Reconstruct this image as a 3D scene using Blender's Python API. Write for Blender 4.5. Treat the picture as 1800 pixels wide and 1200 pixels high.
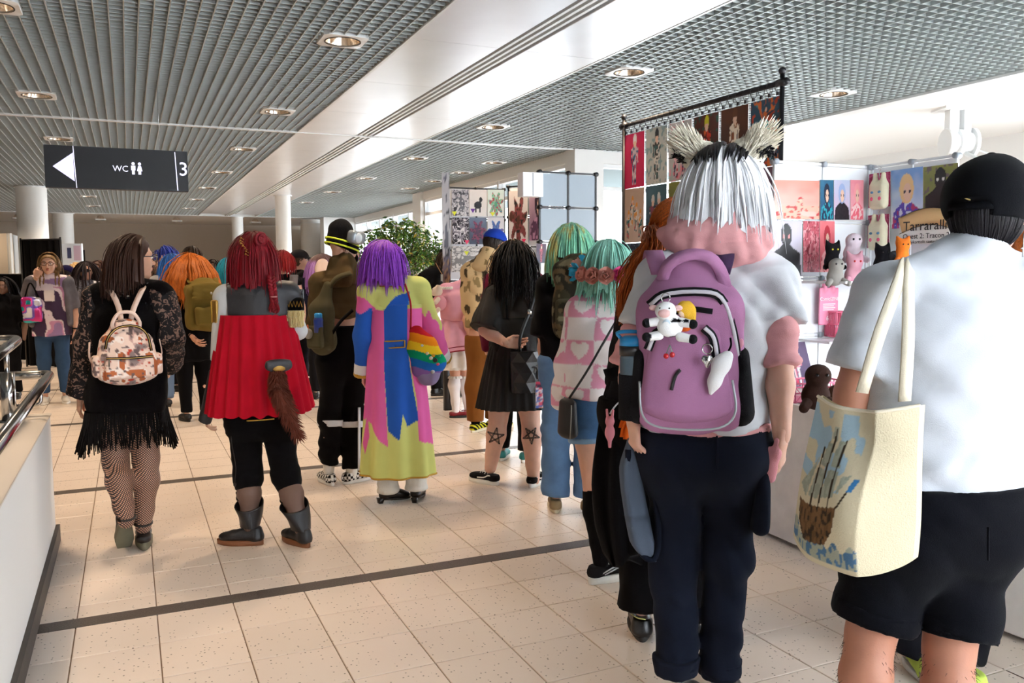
import bpy, bmesh, math, random
import numpy as np
from mathutils import Vector, Matrix
rng = np.random.default_rng(7)
random.seed(7)
SC = bpy.context.scene
COL = SC.collection
for _o in list(bpy.data.objects):
 bpy.data.objects.remove(_o, do_unlink=True)

# ------------------------------------------------------------------ camera
F, CX, CY, EYE = 1480.0, 900.0, 600.0, 1.45
def _cr(px, py):
 return np.array([(px - CX) / F, (py - CY) / F, 1.0])
_d1 = _cr(225, 482); _d1 /= np.linalg.norm(_d1)
_d2 = _cr(4120, 460); _d2 -= _d2.dot(_d1) * _d1; _d2 /= np.linalg.norm(_d2)
RC = np.array([_d2, _d1, np.cross(_d2, _d1)])       # rows: corridor axes seen by the camera
C0 = np.array([0.0, 0.0, EYE])
def at_z(px, py, z=0.0):
 w = RC @ _cr(px, py); return C0 + w * ((z - EYE) / w[2])
def at_X(px, py, X):
 w = RC @ _cr(px, py); return C0 + w * (X / w[0])
def at_Y(px, py, Y):
 w = RC @ _cr(px, py); return C0 + w * (Y / w[1])
def at_d(px, py, d):
 return C0 + RC @ (_cr(px, py) * d)
def depth_of(P):
 return float((RC.T @ (np.asarray(P, float) - C0))[2])
def proj(P):
 c = RC.T @ (np.asarray(P, float) - C0); return CX + F * c[0] / c[2], CY + F * c[1] / c[2]

cam_data = bpy.data.cameras.new('camera')
cam = bpy.data.objects.new('camera', cam_data); COL.objects.link(cam)
M = Matrix.Identity(4)
for i in range(3):
 M[i][0] = RC[i, 0]; M[i][1] = -RC[i, 1]; M[i][2] = -RC[i, 2]; M[i][3] = C0[i]
cam.matrix_world = M
cam_data.sensor_width = 36.0
cam_data.lens = F / 1800.0 * 36.0
cam_data.clip_start = 0.05
SC.camera = cam

# ------------------------------------------------------------------ light
SC.view_settings.view_transform = 'Standard'
SC.view_settings.look = 'None'
SC.view_settings.exposure = 1.0
SC.view_settings.gamma = 1.0
world = bpy.data.worlds.new('overcast_sky'); SC.world = world
world.use_nodes = True
_bg = world.node_tree.nodes['Background']
_bg.inputs[0].default_value = (0.86, 0.93, 1.0, 1)
_bg.inputs[1].default_value = 5.8
def area_light(name, loc, rot, sx, sy, energy, col):
 l = bpy.data.lights.new(name, 'AREA'); l.shape = 'RECTANGLE'; l.size = sx; l.size_y = sy
 l.energy = energy; l.color = col
 o = bpy.data.objects.new(name, l); o.location = loc; o.rotation_euler = rot; COL.objects.link(o)
 return o

# ------------------------------------------------------------------ helpers: colour, material
def lin(h):
 if isinstance(h, str):
  h = h.lstrip('#'); c = [int(h[i:i + 2], 16) / 255 for i in (0, 2, 4)]
 else:
  c = list(h)
 return np.array([x / 12.92 if x <= 0.04045 else ((x + 0.055) / 1.055) ** 2.4 for x in c])
def rgba(h):
 c = lin(h); return (float(c[0]), float(c[1]), float(c[2]), 1.0)
_mats = {}
def mat(name, col='#808080', rough=0.6, metal=0.0, noise=0.0, nscale=(20, 20, 20), bump=0.0, bscale=(60, 60, 60), emit=None, estr=0.0, attr=False, alpha=1.0, spec=0.5, trans=0.0, sheen=0.0, sss=0.0, coat=0.0):
 """one node-based material; noise varies the colour by a share, bump is relief"""
 if name in _mats: return _mats[name]
 m = bpy.data.materials.new(name); m.use_nodes = True
 nt = m.node_tree; b = nt.nodes['Principled BSDF']
 b.inputs['Base Color'].default_value = rgba(col)
 b.inputs['Roughness'].default_value = rough
 b.inputs['Metallic'].default_value = metal
 b.inputs['Specular IOR Level'].default_value = spec
 b.inputs['Alpha'].default_value = alpha
 b.inputs['Transmission Weight'].default_value = trans
 b.inputs['Sheen Weight'].default_value = sheen
 b.inputs['Coat Weight'].default_value = coat
 if sss:
  b.inputs['Subsurface Weight'].default_value = sss
  b.inputs['Subsurface Radius'].default_value = (0.012, 0.005, 0.003)
 src = None
 if attr:
  a = nt.nodes.new('ShaderNodeAttribute'); a.attribute_name = 'Col'; src = a.outputs['Color']
 if noise or bump:
  tc = nt.nodes.new('ShaderNodeTexCoord')
 if noise:
  mp = nt.nodes.new('ShaderNodeMapping'); mp.inputs['Scale'].default_value = nscale
  n = nt.nodes.new('ShaderNodeTexNoise'); n.inputs['Scale'].default_value = 1.0; n.inputs['Detail'].default_value = 4
  nt.links.new(tc.outputs['Object'], mp.inputs['Vector']); nt.links.new(mp.outputs[0], n.inputs['Vector'])
  mr = nt.nodes.new('ShaderNodeMapRange'); mr.inputs[1].default_value = 0.3; mr.inputs[2].default_value = 0.7
  mr.inputs[3].default_value = 1 - noise; mr.inputs[4].default_value = 1 + noise
  nt.links.new(n.outputs[0], mr.inputs[0])
  mx = nt.nodes.new('ShaderNodeVectorMath'); mx.operation = 'SCALE'
  if src is not None: nt.links.new(src, mx.inputs[0])
  else: mx.inputs[0].default_value = rgba(col)[:3]
  nt.links.new(mr.outputs[0], mx.inputs['Scale']); src = mx.outputs[0]
 if src is not None: nt.links.new(src, b.inputs['Base Color'])
 if bump:
  mp2 = nt.nodes.new('ShaderNodeMapping'); mp2.inputs['Scale'].default_value = bscale
  n2 = nt.nodes.new('ShaderNodeTexNoise'); n2.inputs['Scale'].default_value = 1.0; n2.inputs['Detail'].default_value = 3
  bp = nt.nodes.new('ShaderNodeBump'); bp.inputs['Strength'].default_value = bump; bp.inputs['Distance'].default_value = 0.004
  nt.links.new(tc.outputs['Object'], mp2.inputs['Vector']); nt.links.new(mp2.outputs[0], n2.inputs['Vector'])
  nt.links.new(n2.outputs[0], bp.inputs['Height']); nt.links.new(bp.outputs[0], b.inputs['Normal'])
 if emit is not None:
  b.inputs['Emission Color'].default_value = rgba(emit); b.inputs['Emission Strength'].default_value = estr
 _mats[name] = m
 return m
def cloth(name, col, noise=0.06, bump=0.25, bscale=(400, 400, 400), rough=0.9, sheen=0.03, **k):
 return mat(name, col, rough, noise=noise, nscale=(9, 9, 9), bump=bump, bscale=bscale, sheen=sheen, spec=0.07, **k)
def hairm(name, col, noise=0.4, rough=0.48):
 return mat(name, col, rough, noise=noise, nscale=(170, 170, 6), bump=0.35, bscale=(600, 600, 14), spec=0.25)
def leather(name, col, rough=0.42):
 return mat(name, col, rough, noise=0.08, nscale=(14, 14, 14), bump=0.25, bscale=(250, 250, 250), spec=0.5)
def skinm(name, col):
 return mat(name, col, 0.5, noise=0.05, nscale=(25, 25, 25), bump=0.08, bscale=(300, 300, 300), spec=0.35, sss=0.12)

# ------------------------------------------------------------------ helpers: meshes as (verts, faces [, colours])
class MB:
 """collects geometry for ONE mesh object"""
 def __init__(s): s.V = []; s.Fq = []; s.n = 0; s.C = []; s.has = False
 def add(s, V, Fc, C=None):
  V = np.asarray(V, float).reshape(-1, 3)
  s.V.append(V); off = s.n
  for f in ([Fc] if isinstance(Fc, np.ndarray) else _bucket(Fc)):
   s.Fq.append(np.asarray(f) + off)
  s.n += len(V)
  if C is not None: s.has = True
  s.C.append(C if C is None else np.broadcast_to(np.asarray(C, float), (len(V), 3)))
  return s
 def box(s, lo, hi, rot=None, c=None, col=None):
  lo = np.array(lo, float); hi = np.array(hi, float)
  V = np.array([[x, y, z] for x in (lo[0], hi[0]) for y in (lo[1], hi[1]) for z in (lo[2], hi[2])])
  if rot is not None: V = (np.asarray(rot) @ V.T).T
  if c is not None: V = V + np.asarray(c)
  return s.add(V, np.array([[0, 1, 3, 2], [4, 6, 7, 5], [0, 4, 5, 1], [2, 3, 7, 6], [0, 2, 6, 4], [1, 5, 7, 3]]), col)
 def tube(s, P, r, n=8, cap=True, col=None, flat=None, fl=1.0):
  """round bar along points P with radius r (number or list); flat = axis squeezed by fl"""
  P = np.asarray(P, float); k = len(P); r = np.broadcast_to(np.asarray(r, float), (k,))
  T = np.gradient(P, axis=0); T /= np.linalg.norm(T, axis=1)[:, None] + 1e-9
  up = np.array([0, 0, 1.0]) if flat is None else np.asarray(flat, float)
  if abs(T[0].dot(up)) > 0.97: up = np.array([1.0, 0.1, 0])
  A = np.zeros_like(P); u = up
  for i in range(k):
   a = u - u.dot(T[i]) * T[i]; a /= np.linalg.norm(a) + 1e-9; A[i] = a; u = a
  B = np.cross(T, A)
  th = np.arange(n) * 2 * np.pi / n
  V = P[:, None] + r[:, None, None] * (A[:, None] * np.cos(th)[None, :, None] * fl + B[:, None] * np.sin(th)[None, :, None])
  V = V.reshape(-1, 3)
  i = np.arange(k - 1)[:, None] * n; j = np.arange(n)[None]; j2 = (j + 1) % n
  Q = np.stack([i + j, i + j2, i + n + j2, i + n + j], -1).reshape(-1, 4)
  fs = [Q]
  V2 = V
  if cap:
   V2 = np.vstack([V, P[0], P[-1]]); a = len(V); jj = np.arange(n)
   fs.append(np.stack([(jj + 1) % n, jj, np.full(n, a)], -1))
   fs.append(np.stack([(k - 1) * n + jj, (k - 1) * n + (jj + 1) % n, np.full(n, a + 1)], -1))
  s.V.append(V2)
  for f in fs: s.Fq.append(f + s.n)
  s.n += len(V2); s.C.append(None if col is None else np.broadcast_to(np.asarray(col, float), (len(V2), 3)))
  if col is not None: s.has = True
  return s
 def ribbon(s, P, w, t, nrm, col=None):
  """strap: width w, thickness t, nrm = surface normal (one or per point)"""
  P = np.asarray(P, float); k = len(P); N = np.broadcast_to(np.asarray(nrm, float), (k, 3))
  w = np.broadcast_to(np.asarray(w, float), (k,))[:, None]
  T = np.gradient(P, axis=0); T /= np.linalg.norm(T, axis=1)[:, None] + 1e-9
  S = np.cross(T, N); S /= np.linalg.norm(S, axis=1)[:, None] + 1e-9
  N = np.cross(S, T)
  ring = [P + S * w / 2 + N * t / 2, P - S * w / 2 + N * t / 2, P - S * w / 2 - N * t / 2, P + S * w / 2 - N * t / 2]
  V = np.stack(ring, 1).reshape(-1, 3)
  i = np.arange(k - 1)[:, None] * 4; j = np.arange(4)[None]; j2 = (j + 1) % 4
  Q = np.stack([i + j, i + j2, i + 4 + j2, i + 4 + j], -1).reshape(-1, 4)
  Q = np.vstack([Q, [[3, 2, 1, 0]], [[4 * (k - 1) + q for q in range(4)]]])
  return s.add(V, Q, col)
 def loft(s, rings, cap=True, closed=True, col=None):
  """rings (k, n, 3)"""
  R = np.asarray(rings, float); k, n, _ = R.shape
  V = R.reshape(-1, 3); i = np.arange(k - 1)[:, None] * n
  if closed: j = np.arange(n)[None]; j2 = (j + 1) % n
  else: j = np.arange(n - 1)[None]; j2 = j + 1
  Q = np.stack([i + j, i + j2, i + n + j2, i + n + j], -1).reshape(-1, 4)
  fs = [Q]
  C = col
  if cap and closed:
   V = np.vstack([V, R[0].mean(0), R[-1].mean(0)]); a = k * n; jj = np.arange(n)
   fs.append(np.stack([(jj + 1) % n, jj, np.full(n, a)], -1))
   fs.append(np.stack([(k - 1) * n + jj, (k - 1) * n + (jj + 1) % n, np.full(n, a + 1)], -1))
   if C is not None and np.ndim(C) == 2 and len(C) == k * n:
    C = np.vstack([C, C[0], C[-1]])
  s.V.append(V)
  for f in fs: s.Fq.append(f + s.n)
  s.n += len(V)
  if C is not None: s.has = True; C = np.broadcast_to(np.asarray(C, float), (len(V), 3))
  s.C.append(C)
  return s
 def grid(s, P, col=None):
  """P (a, b, 3) open sheet"""
  return s.loft(P, cap=False, closed=False, col=None if col is None else np.asarray(col).reshape(-1, 3))
 def ball(s, c, r, n=10, m=6, rot=None, col=None):
  r = np.broadcast_to(np.asarray(r, float), (3,))
  ph = np.linspace(0, np.pi, m + 1)[1:-1]; th = np.arange(n) * 2 * np.pi / n
  V = np.array([[math.sin(p) * math.cos(t), math.sin(p) * math.sin(t), math.cos(p)] for p in ph for t in th] + [[0, 0, 1], [0, 0, -1]]) * r
  if rot is not None: V = (np.asarray(rot) @ V.T).T
  V = V + np.asarray(c, float)
  k = m - 1; i = np.arange(k - 1)[:, None] * n; j = np.arange(n)[None]; j2 = (j + 1) % n
  Q = np.stack([i + j, i + n + j, i + n + j2, i + j2], -1).reshape(-1, 4)
  a = k * n; jj = np.arange(n)
  return s.add(V, [Q, np.stack([jj, (jj + 1) % n, np.full(n, a)], -1), np.stack([(k - 1) * n + (jj + 1) % n, (k - 1) * n + jj, np.full(n, a + 1)], -1)], col)
 def cyl(s, a, b, r, n=16, col=None):
  return s.tube([a, b], r, n, True, col)
 def mesh(s, name, smooth=True):
  V = np.concatenate(s.V) if s.V else np.zeros((0, 3))
  me = bpy.data.meshes.new(name)
  fl = [f for f in s.Fq if len(f)]
  loops = np.concatenate([f.ravel() for f in fl]); sizes = np.concatenate([np.full(len(f), f.shape[1]) for f in fl])
  me.vertices.add(len(V)); me.vertices.foreach_set('co', V.astype(np.float32).ravel())
  me.loops.add(len(loops)); me.loops.foreach_set('vertex_index', loops.astype(np.int32))
  me.polygons.add(len(sizes)); st = np.concatenate([[0], np.cumsum(sizes)[:-1]])
  me.polygons.foreach_set('loop_start', st.astype(np.int32))
  try: me.polygons.foreach_set('loop_total', sizes.astype(np.int32))
  except Exception: pass
  me.polygons.foreach_set('use_smooth', np.full(len(sizes), bool(smooth)))
  if s.has:
   C = np.concatenate([np.zeros((len(v), 3)) + 0.5 if c is None else c for v, c in zip(s.V, s.C)])
   at = me.attributes.new('Col', 'FLOAT_COLOR', 'POINT')
   at.data.foreach_set('color', np.hstack([C, np.ones((len(C), 1))]).astype(np.float32).ravel())
  me.update(calc_edges=True); me.validate()
  return me
def _bucket(fs):
 if len(fs) and isinstance(fs[0], np.ndarray) and fs[0].ndim == 2: return fs
 d = {}
 for f in fs: d.setdefault(len(f), []).append(f)
 return [np.array(v) for v in d.values()]

def base_of(parent):
 b = np.zeros(3)
 while parent is not None:
  b += np.array(parent.location); parent = parent.parent
 return b
def link(name, mb, material, parent=None, smooth=True, base=None, kind=None, label=None, auto=None):
 """link a mesh builder (world coordinates) as one object; children are stored relative to their thing"""
 me = mb.mesh(name, smooth)
 b = base_of(parent) if parent is not None else (np.zeros(3) if base is None else np.asarray(base, float))
 if np.any(b):
  me.transform(Matrix.Translation(Vector(-b)))
 for m_ in (material if isinstance(material, (list, tuple)) else [material]): me.materials.append(m_)
 o = bpy.data.objects.new(name, me); COL.objects.link(o)
 if parent is not None: o.parent = parent
 else: o.location = b
 if kind: o['kind'] = kind
 if label: o['label'] = label
 if auto is not None and smooth:
  me.set_sharp_from_angle(angle=math.radians(auto))
 return o
def thing(name, label, cat, loc=(0, 0, 0), group=None):
 o = bpy.data.objects.new(name, None); o.empty_display_size = 0.05; COL.objects.link(o); o.location = loc
 return tag(o, label, cat, group)
def tag(o, label, cat, group=None):
 o['label'] = label; o['category'] = cat
 if group: o['group'] = group
 return o
def copy_tree(o, loc, label=None, group=None):
 c = o.copy(); COL.objects.link(c); c.location = loc
 if label: c['label'] = label
 if group: c['group'] = group
 for ch in [x for x in o.children]:
  d = ch.copy(); COL.objects.link(d); d.parent = c
  for g in [x for x in ch.children]:
   e = g.copy(); COL.objects.link(e); e.parent = d
 return c
def rotz(a):
 c, s_ = math.cos(a), math.sin(a); return np.array([[c, -s_, 0], [s_, c, 0], [0, 0, 1.0]])
def unit(v):
 v = np.asarray(v, float); return v / (np.linalg.norm(v) + 1e-12)
def smooth_line(P, n=16):
 """Catmull-Rom through P"""
 P = np.asarray(P, float); P = np.vstack([2 * P[0] - P[1], P, 2 * P[-1] - P[-2]])
 out = []; k = len(P) - 3
 for t in np.linspace(0, k - 1e-6, n):
  i = int(t); u = t - i; a, b, c, d = P[i:i + 4]
  out.append(0.5 * (2 * b + (c - a) * u + (2 * a - 5 * b + 4 * c - d) * u * u + (3 * b - 3 * c + d - a) * u ** 3))
 return np.array(out)

# ------------------------------------------------------------------ text as geometry
def text_mesh(s, size, align='CENTER', extrude=0.002):
 cu = bpy.data.curves.new('text', 'FONT'); cu.body = s; cu.size = size; cu.extrude = extrude
 cu.align_x = align; cu.align_y = 'CENTER'; cu.resolution_u = 3
 o = bpy.data.objects.new('text', cu); COL.objects.link(o)
 dg = bpy.context.evaluated_depsgraph_get()
 me = bpy.data.meshes.new_from_object(o.evaluated_get(dg))
 bpy.data.objects.remove(o); bpy.data.curves.remove(cu)
 return me
def put_text(name, s, size, origin, right, up, material, parent=None, align='CENTER', extrude=0.001, sx=1.0, bold=0.0):
 me = text_mesh(s, size, align, extrude)
 r = unit(right); u = unit(up); n = np.cross(r, u)
 b = base_of(parent) if parent is not None else np.zeros(3)
 T = Matrix.Identity(4)
 for i in range(3): T[i][0] = r[i] * sx; T[i][1] = u[i]; T[i][2] = n[i]; T[i][3] = origin[i] - b[i]
 me.transform(T); me.materials.clear(); me.materials.append(material)
 o = bpy.data.objects.new(name, me); COL.objects.link(o)
 if parent is not None: o.parent = parent
 return o

# ------------------------------------------------------------------ noise
_lat = rng.random((32, 32, 32)).astype(np.float32) * 2 - 1
def vnoise(P, s=(1, 1, 1), off=0.0):
 """value noise of points (..., 3) with frequency s per metre"""
 Q = np.asarray(P, np.float32) * np.asarray(s, np.float32) + np.float32(off) + 100
 I = np.floor(Q).astype(np.int32); f = Q - I; f = f * f * (3 - 2 * f); I &= 31; J = (I + 1) & 31
 x0, y0, z0 = I[..., 0], I[..., 1], I[..., 2]; x1, y1, z1 = J[..., 0], J[..., 1], J[..., 2]
 fx, fy, fz = f[..., 0], f[..., 1], f[..., 2]
 c00 = _lat[x0, y0, z0] * (1 - fx) + _lat[x1, y0, z0] * fx
 c10 = _lat[x0, y1, z0] * (1 - fx) + _lat[x1, y1, z0] * fx
 c01 = _lat[x0, y0, z1] * (1 - fx) + _lat[x1, y0, z1] * fx
 c11 = _lat[x0, y1, z1] * (1 - fx) + _lat[x1, y1, z1] * fx
 return (c00 * (1 - fy) + c10 * fy) * (1 - fz) + (c01 * (1 - fy) + c11 * fy) * fz

# ------------------------------------------------------------------ signed distance modelling
def p_rc(a, b, ra, rb, **k):
 a = np.asarray(a, float); b = np.asarray(b, float)
 return dict(t='rc', a=a, b=b, ra=ra, rb=rb, **k)
def p_ell(a, b, ua, ub, lat, **k):
 """tube a->b of elliptical section: ua=(half width along lat, half depth) at a, ub at b"""
 return dict(t='el', a=np.asarray(a, float), b=np.asarray(b, float), ua=ua, ub=ub, lat=unit(lat), **k)
def p_ball(c, r, R=None, **k):
 return dict(t='sp', a=np.asarray(c, float), r=np.broadcast_to(np.asarray(r, float), (3,)), R=np.eye(3) if R is None else np.asarray(R, float), **k)
def p_box(c, h, R=None, rnd=0.01, **k):
 return dict(t='bx', a=np.asarray(c, float), h=np.asarray(h, float), R=np.eye(3) if R is None else np.asarray(R, float), rnd=rnd, **k)
def _bb(p, m):
 m = m + p.get('g', 0)
 if p['t'] == 'rc':
  return np.minimum(p['a'] - p['ra'], p['b'] - p['rb']) - m, np.maximum(p['a'] + p['ra'], p['b'] + p['rb']) + m
 if p['t'] == 'el':
  ra, rb = max(p['ua']), max(p['ub'])
  return np.minimum(p['a'] - ra, p['b'] - rb) - m, np.maximum(p['a'] + ra, p['b'] + rb) + m
 if p['t'] == 'sp':
  e = np.abs(p['R']) @ p['r']; return p['a'] - e - m, p['a'] + e + m
 e = np.abs(p['R']) @ p['h']; return p['a'] - e - m, p['a'] + e + m
def _ev(p, X):
 t = p['t']
 if t == 'rc':
  a, b, ra, rb = p['a'], p['b'], p['ra'], p['rb']; ab = b - a; L2 = max(ab.dot(ab), 1e-9)
  h = np.clip(((X - a) @ ab) / L2, 0, 1)
  d = np.linalg.norm(X - a - h[..., None] * ab, axis=-1) - (ra + (rb - ra) * h)
 elif t == 'el':
  a, b = p['a'], p['b']; ab = b - a; L2 = max(ab.dot(ab), 1e-9)
  h = np.clip(((X - a) @ ab) / L2, 0, 1); D = X - a - h[..., None] * ab
  ax = unit(ab); la = unit(p['lat'] - p['lat'].dot(ax) * ax); fo = np.cross(ax, la)
  u, v, w = D @ la, D @ fo, D @ ax
  su = p['ua'][0] + (p['ub'][0] - p['ua'][0]) * h; sv = p['ua'][1] + (p['ub'][1] - p['ua'][1]) * h
  sw = np.minimum(su, sv) * p.get('ce', 1.0)
  k0 = np.sqrt((u / su) ** 2 + (v / sv) ** 2 + (w / sw) ** 2); k1 = np.sqrt((u / su ** 2) ** 2 + (v / sv ** 2) ** 2 + (w / sw ** 2) ** 2) + 1e-6
  d = np.where(k0 < 0.4, (k0 - 1) * np.minimum(su, sv), k0 * (k0 - 1) / k1)
 elif t == 'sp':
  Q = (X - p['a']) @ p['R']; r = p['r']
  k0 = np.linalg.norm(Q / r, axis=-1); k1 = np.linalg.norm(Q / r ** 2, axis=-1) + 1e-6
  d = np.where(k0 < 0.4, (k0 - 1) * r.min(), k0 * (k0 - 1) / k1)
 else:
  Q = np.abs((X - p['a']) @ p['R']) - (p['h'] - p['rnd'])
  d = np.linalg.norm(np.maximum(Q, 0), axis=-1) + np.minimum(Q.max(-1), 0) - p['rnd']
 d = d - p.get('g', 0)
 for (c, n) in p.get('clip', ()):
  d = np.maximum(d, (X - np.asarray(c)) @ np.asarray(n))
 return d
def _field(prims, L, N, h, k, ax, mg):
 G = np.full(N, 0.5, np.float32)
 for p in prims:
  kk = p.get('k', k)
  b0, b1 = _bb(p, mg + (kk if kk > k else 0))
  i0 = np.clip(np.floor((b0 - L) / h).astype(int), 0, N); i1 = np.clip(np.ceil((b1 - L) / h).astype(int) + 1, 0, N)
  if np.any(i1 <= i0): continue
  X = np.stack(np.meshgrid(*[ax[i][i0[i]:i1[i]] for i in range(3)], indexing='ij'), -1)
  d = _ev(p, X); sl = tuple(slice(i0[i], i1[i]) for i in range(3)); g = G[sl]
  if p.get('sub'):
   dd = -d; m_ = np.maximum(g, dd); q = np.maximum(kk - np.abs(g - dd), 0) / max(kk, 1e-6); G[sl] = m_ + q * q * kk * 0.25
  else:
   m_ = np.minimum(g, d); q = np.maximum(kk - np.abs(g - d), 0) / max(kk, 1e-6); G[sl] = m_ - q * q * kk * 0.25
 return G
def sdf(prims, h=0.012, k=0.03, clips=(), fold=None, lo=None, hi=None):
 """prims -> (V, F). prim['k'] overrides the blend; prim['sub'] carves. clips keep the side against n. fold = f(X) added."""
 mg = k + 3 * h + (0.03 if fold is not None else 0)
 bbs = [_bb(p, 0) for p in prims if not p.get('sub')]
 L = np.min([b[0] for b in bbs], axis=0) - 3 * h - (0.02 if fold is not None else 0); Hh = np.max([b[1] for b in bbs], axis=0) + 3 * h + (0.02 if fold is not None else 0)
 if lo is not None: L = np.maximum(L, np.asarray(lo, float) - 3 * h)
 if hi is not None: Hh = np.minimum(Hh, np.asarray(hi, float) + 3 * h)
 for (c, n) in clips:      # axis-aligned clips shrink the grid
  n = np.asarray(n, float)
  for ax in range(3):
   if n[ax] > 0.999: Hh[ax] = min(Hh[ax], c[ax] + 3 * h)
   if n[ax] < -0.999: L[ax] = max(L[ax], c[ax] - 3 * h)
 N = np.maximum(np.ceil((Hh - L) / h).astype(int) + 1, 2)
 ax = [L[i] + h * np.arange(N[i]) for i in range(3)]
 G = None
 for gname in sorted({p['grp'] for p in prims if 'grp' in p}) or ['']:    # groups (two trouser legs) meet without blending
  g1 = _field([p for p in prims if p.get('grp', gname) == gname], L, N, h, k, ax, mg)
  G = g1 if G is None else np.minimum(G, g1)
 if fold is not None or clips:
  X = np.stack(np.meshgrid(*ax, indexing='ij'), -1)
  if fold is not None:
   near = np.abs(G) < 0.06
   G[near] += fold(X[near]).astype(np.float32)
  for (c, n) in clips:
   G = np.maximum(G, ((X - np.asarray(c)) @ np.asarray(n)).astype(np.float32))
 return nets(G, L, h)
def nets(G, L, h):
 N = np.array(G.shape); G = G.copy()
 for a in range(3):      # closed at the border of the grid
  s0 = [slice(None)] * 3; s0[a] = 0; G[tuple(s0)] = np.maximum(G[tuple(s0)], 1e-3); s0[a] = -1; G[tuple(s0)] = np.maximum(G[tuple(s0)], 1e-3)
 S = G < 0
 c = np.zeros(N - 1, np.int8)
 for dx in (0, 1):
  for dy in (0, 1):
   for dz in (0, 1): c += S[dx:N[0] - 1 + dx, dy:N[1] - 1 + dy, dz:N[2] - 1 + dz]
 I = np.argwhere((c > 0) & (c < 8))
 if len(I) == 0: return np.zeros((0, 3)), np.zeros((0, 4), int)
 idx = np.full(N - 1, -1, np.int64); idx[tuple(I.T)] = np.arange(len(I))
 acc = np.zeros((len(I), 3)); cnt = np.zeros(len(I))
 cor = [(x, y, z) for x in (0, 1) for y in (0, 1) for z in (0, 1)]
 for i, a in enumerate(cor):
  for b in cor[i + 1:]:
   if sum(abs(a[q] - b[q]) for q in range(3)) != 1: continue
   ga = G[I[:, 0] + a[0], I[:, 1] + a[1], I[:, 2] + a[2]]; gb = G[I[:, 0] + b[0], I[:, 1] + b[1], I[:, 2] + b[2]]
   m_ = (ga < 0) != (gb < 0); t = np.where(m_, ga / np.where(m_, ga - gb, 1), 0)
   acc += np.where(m_[:, None], np.array(a) + t[:, None] * (np.array(b) - np.array(a)), 0); cnt += m_
 V = L + h * (I + acc / cnt[:, None])
 Q = []
 for a in range(3):
  b, d = (a + 1) % 3, (a + 2) % 3
  s0 = [slice(None)] * 3; s1 = [slice(None)] * 3; s0[a] = slice(0, -1); s1[a] = slice(1, None)
  E = np.argwhere(S[tuple(s0)] != S[tuple(s1)])
  E = E[(E[:, b] > 0) & (E[:, d] > 0) & (E[:, b] < N[b] - 1) & (E[:, d] < N[d] - 1)]
  if not len(E): continue
  fl = S[tuple(E.T)]
  def at(db, dd):
   e = E.copy(); e[:, b] += db; e[:, d] += dd; return idx[tuple(e.T)]
  q = np.stack([at(-1, -1), at(0, -1), at(0, 0), at(-1, 0)], -1)
  q[~fl] = q[~fl][:, ::-1]; Q.append(q)
 return V, np.concatenate(Q)
def sdf_mb(prims, color=None, **k):
 V, Q = sdf(prims, **k); mb = MB(); mb.add(V, Q, None if color is None else color(V)); return mb
# ================================================================== the building
ZC = 3.0
m_plaster = mat('white_plaster', '#e6e6e4', 0.75, bump=0.08, bscale=(90, 90, 90))
m_wallgrey = mat('grey_painted_wall', '#c2b6a6', 0.8, bump=0.08)
m_dark = mat('dark_partition', '#2c2c30', 0.85, bump=0.1)
m_lattice = mat('lattice_aluminium', '#aeb6b6', 0.45, metal=0.35)
m_plenum = mat('ceiling_void', '#3a4848', 0.9)
m_panel = mat('brushed_ceiling_metal', '#dddfe2', 0.3, metal=0.55, noise=0.03, nscale=(3, 3, 3))
m_slot = mat('ceiling_slot', '#2a2c2e', 0.7)
m_trimw = mat('white_metal_trim', '#d9dcdc', 0.4, metal=0.2)
m_column = mat('column_paint', '#dcdcd8', 0.5)
m_chrome = mat('polished_steel', '#c9c9c9', 0.16, metal=1.0)
m_base = mat('dark_baseboard', '#4a423c', 0.6, noise=0.1)
m_glass = mat('window_glass', '#ffffff', 0.02, trans=1.0, spec=0.3)
_mats['window_glass'].node_tree.nodes['Principled BSDF'].inputs['IOR'].default_value = 1.02
m_winframe = mat('window_frame_paint', '#dfe1e2', 0.5)

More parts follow.
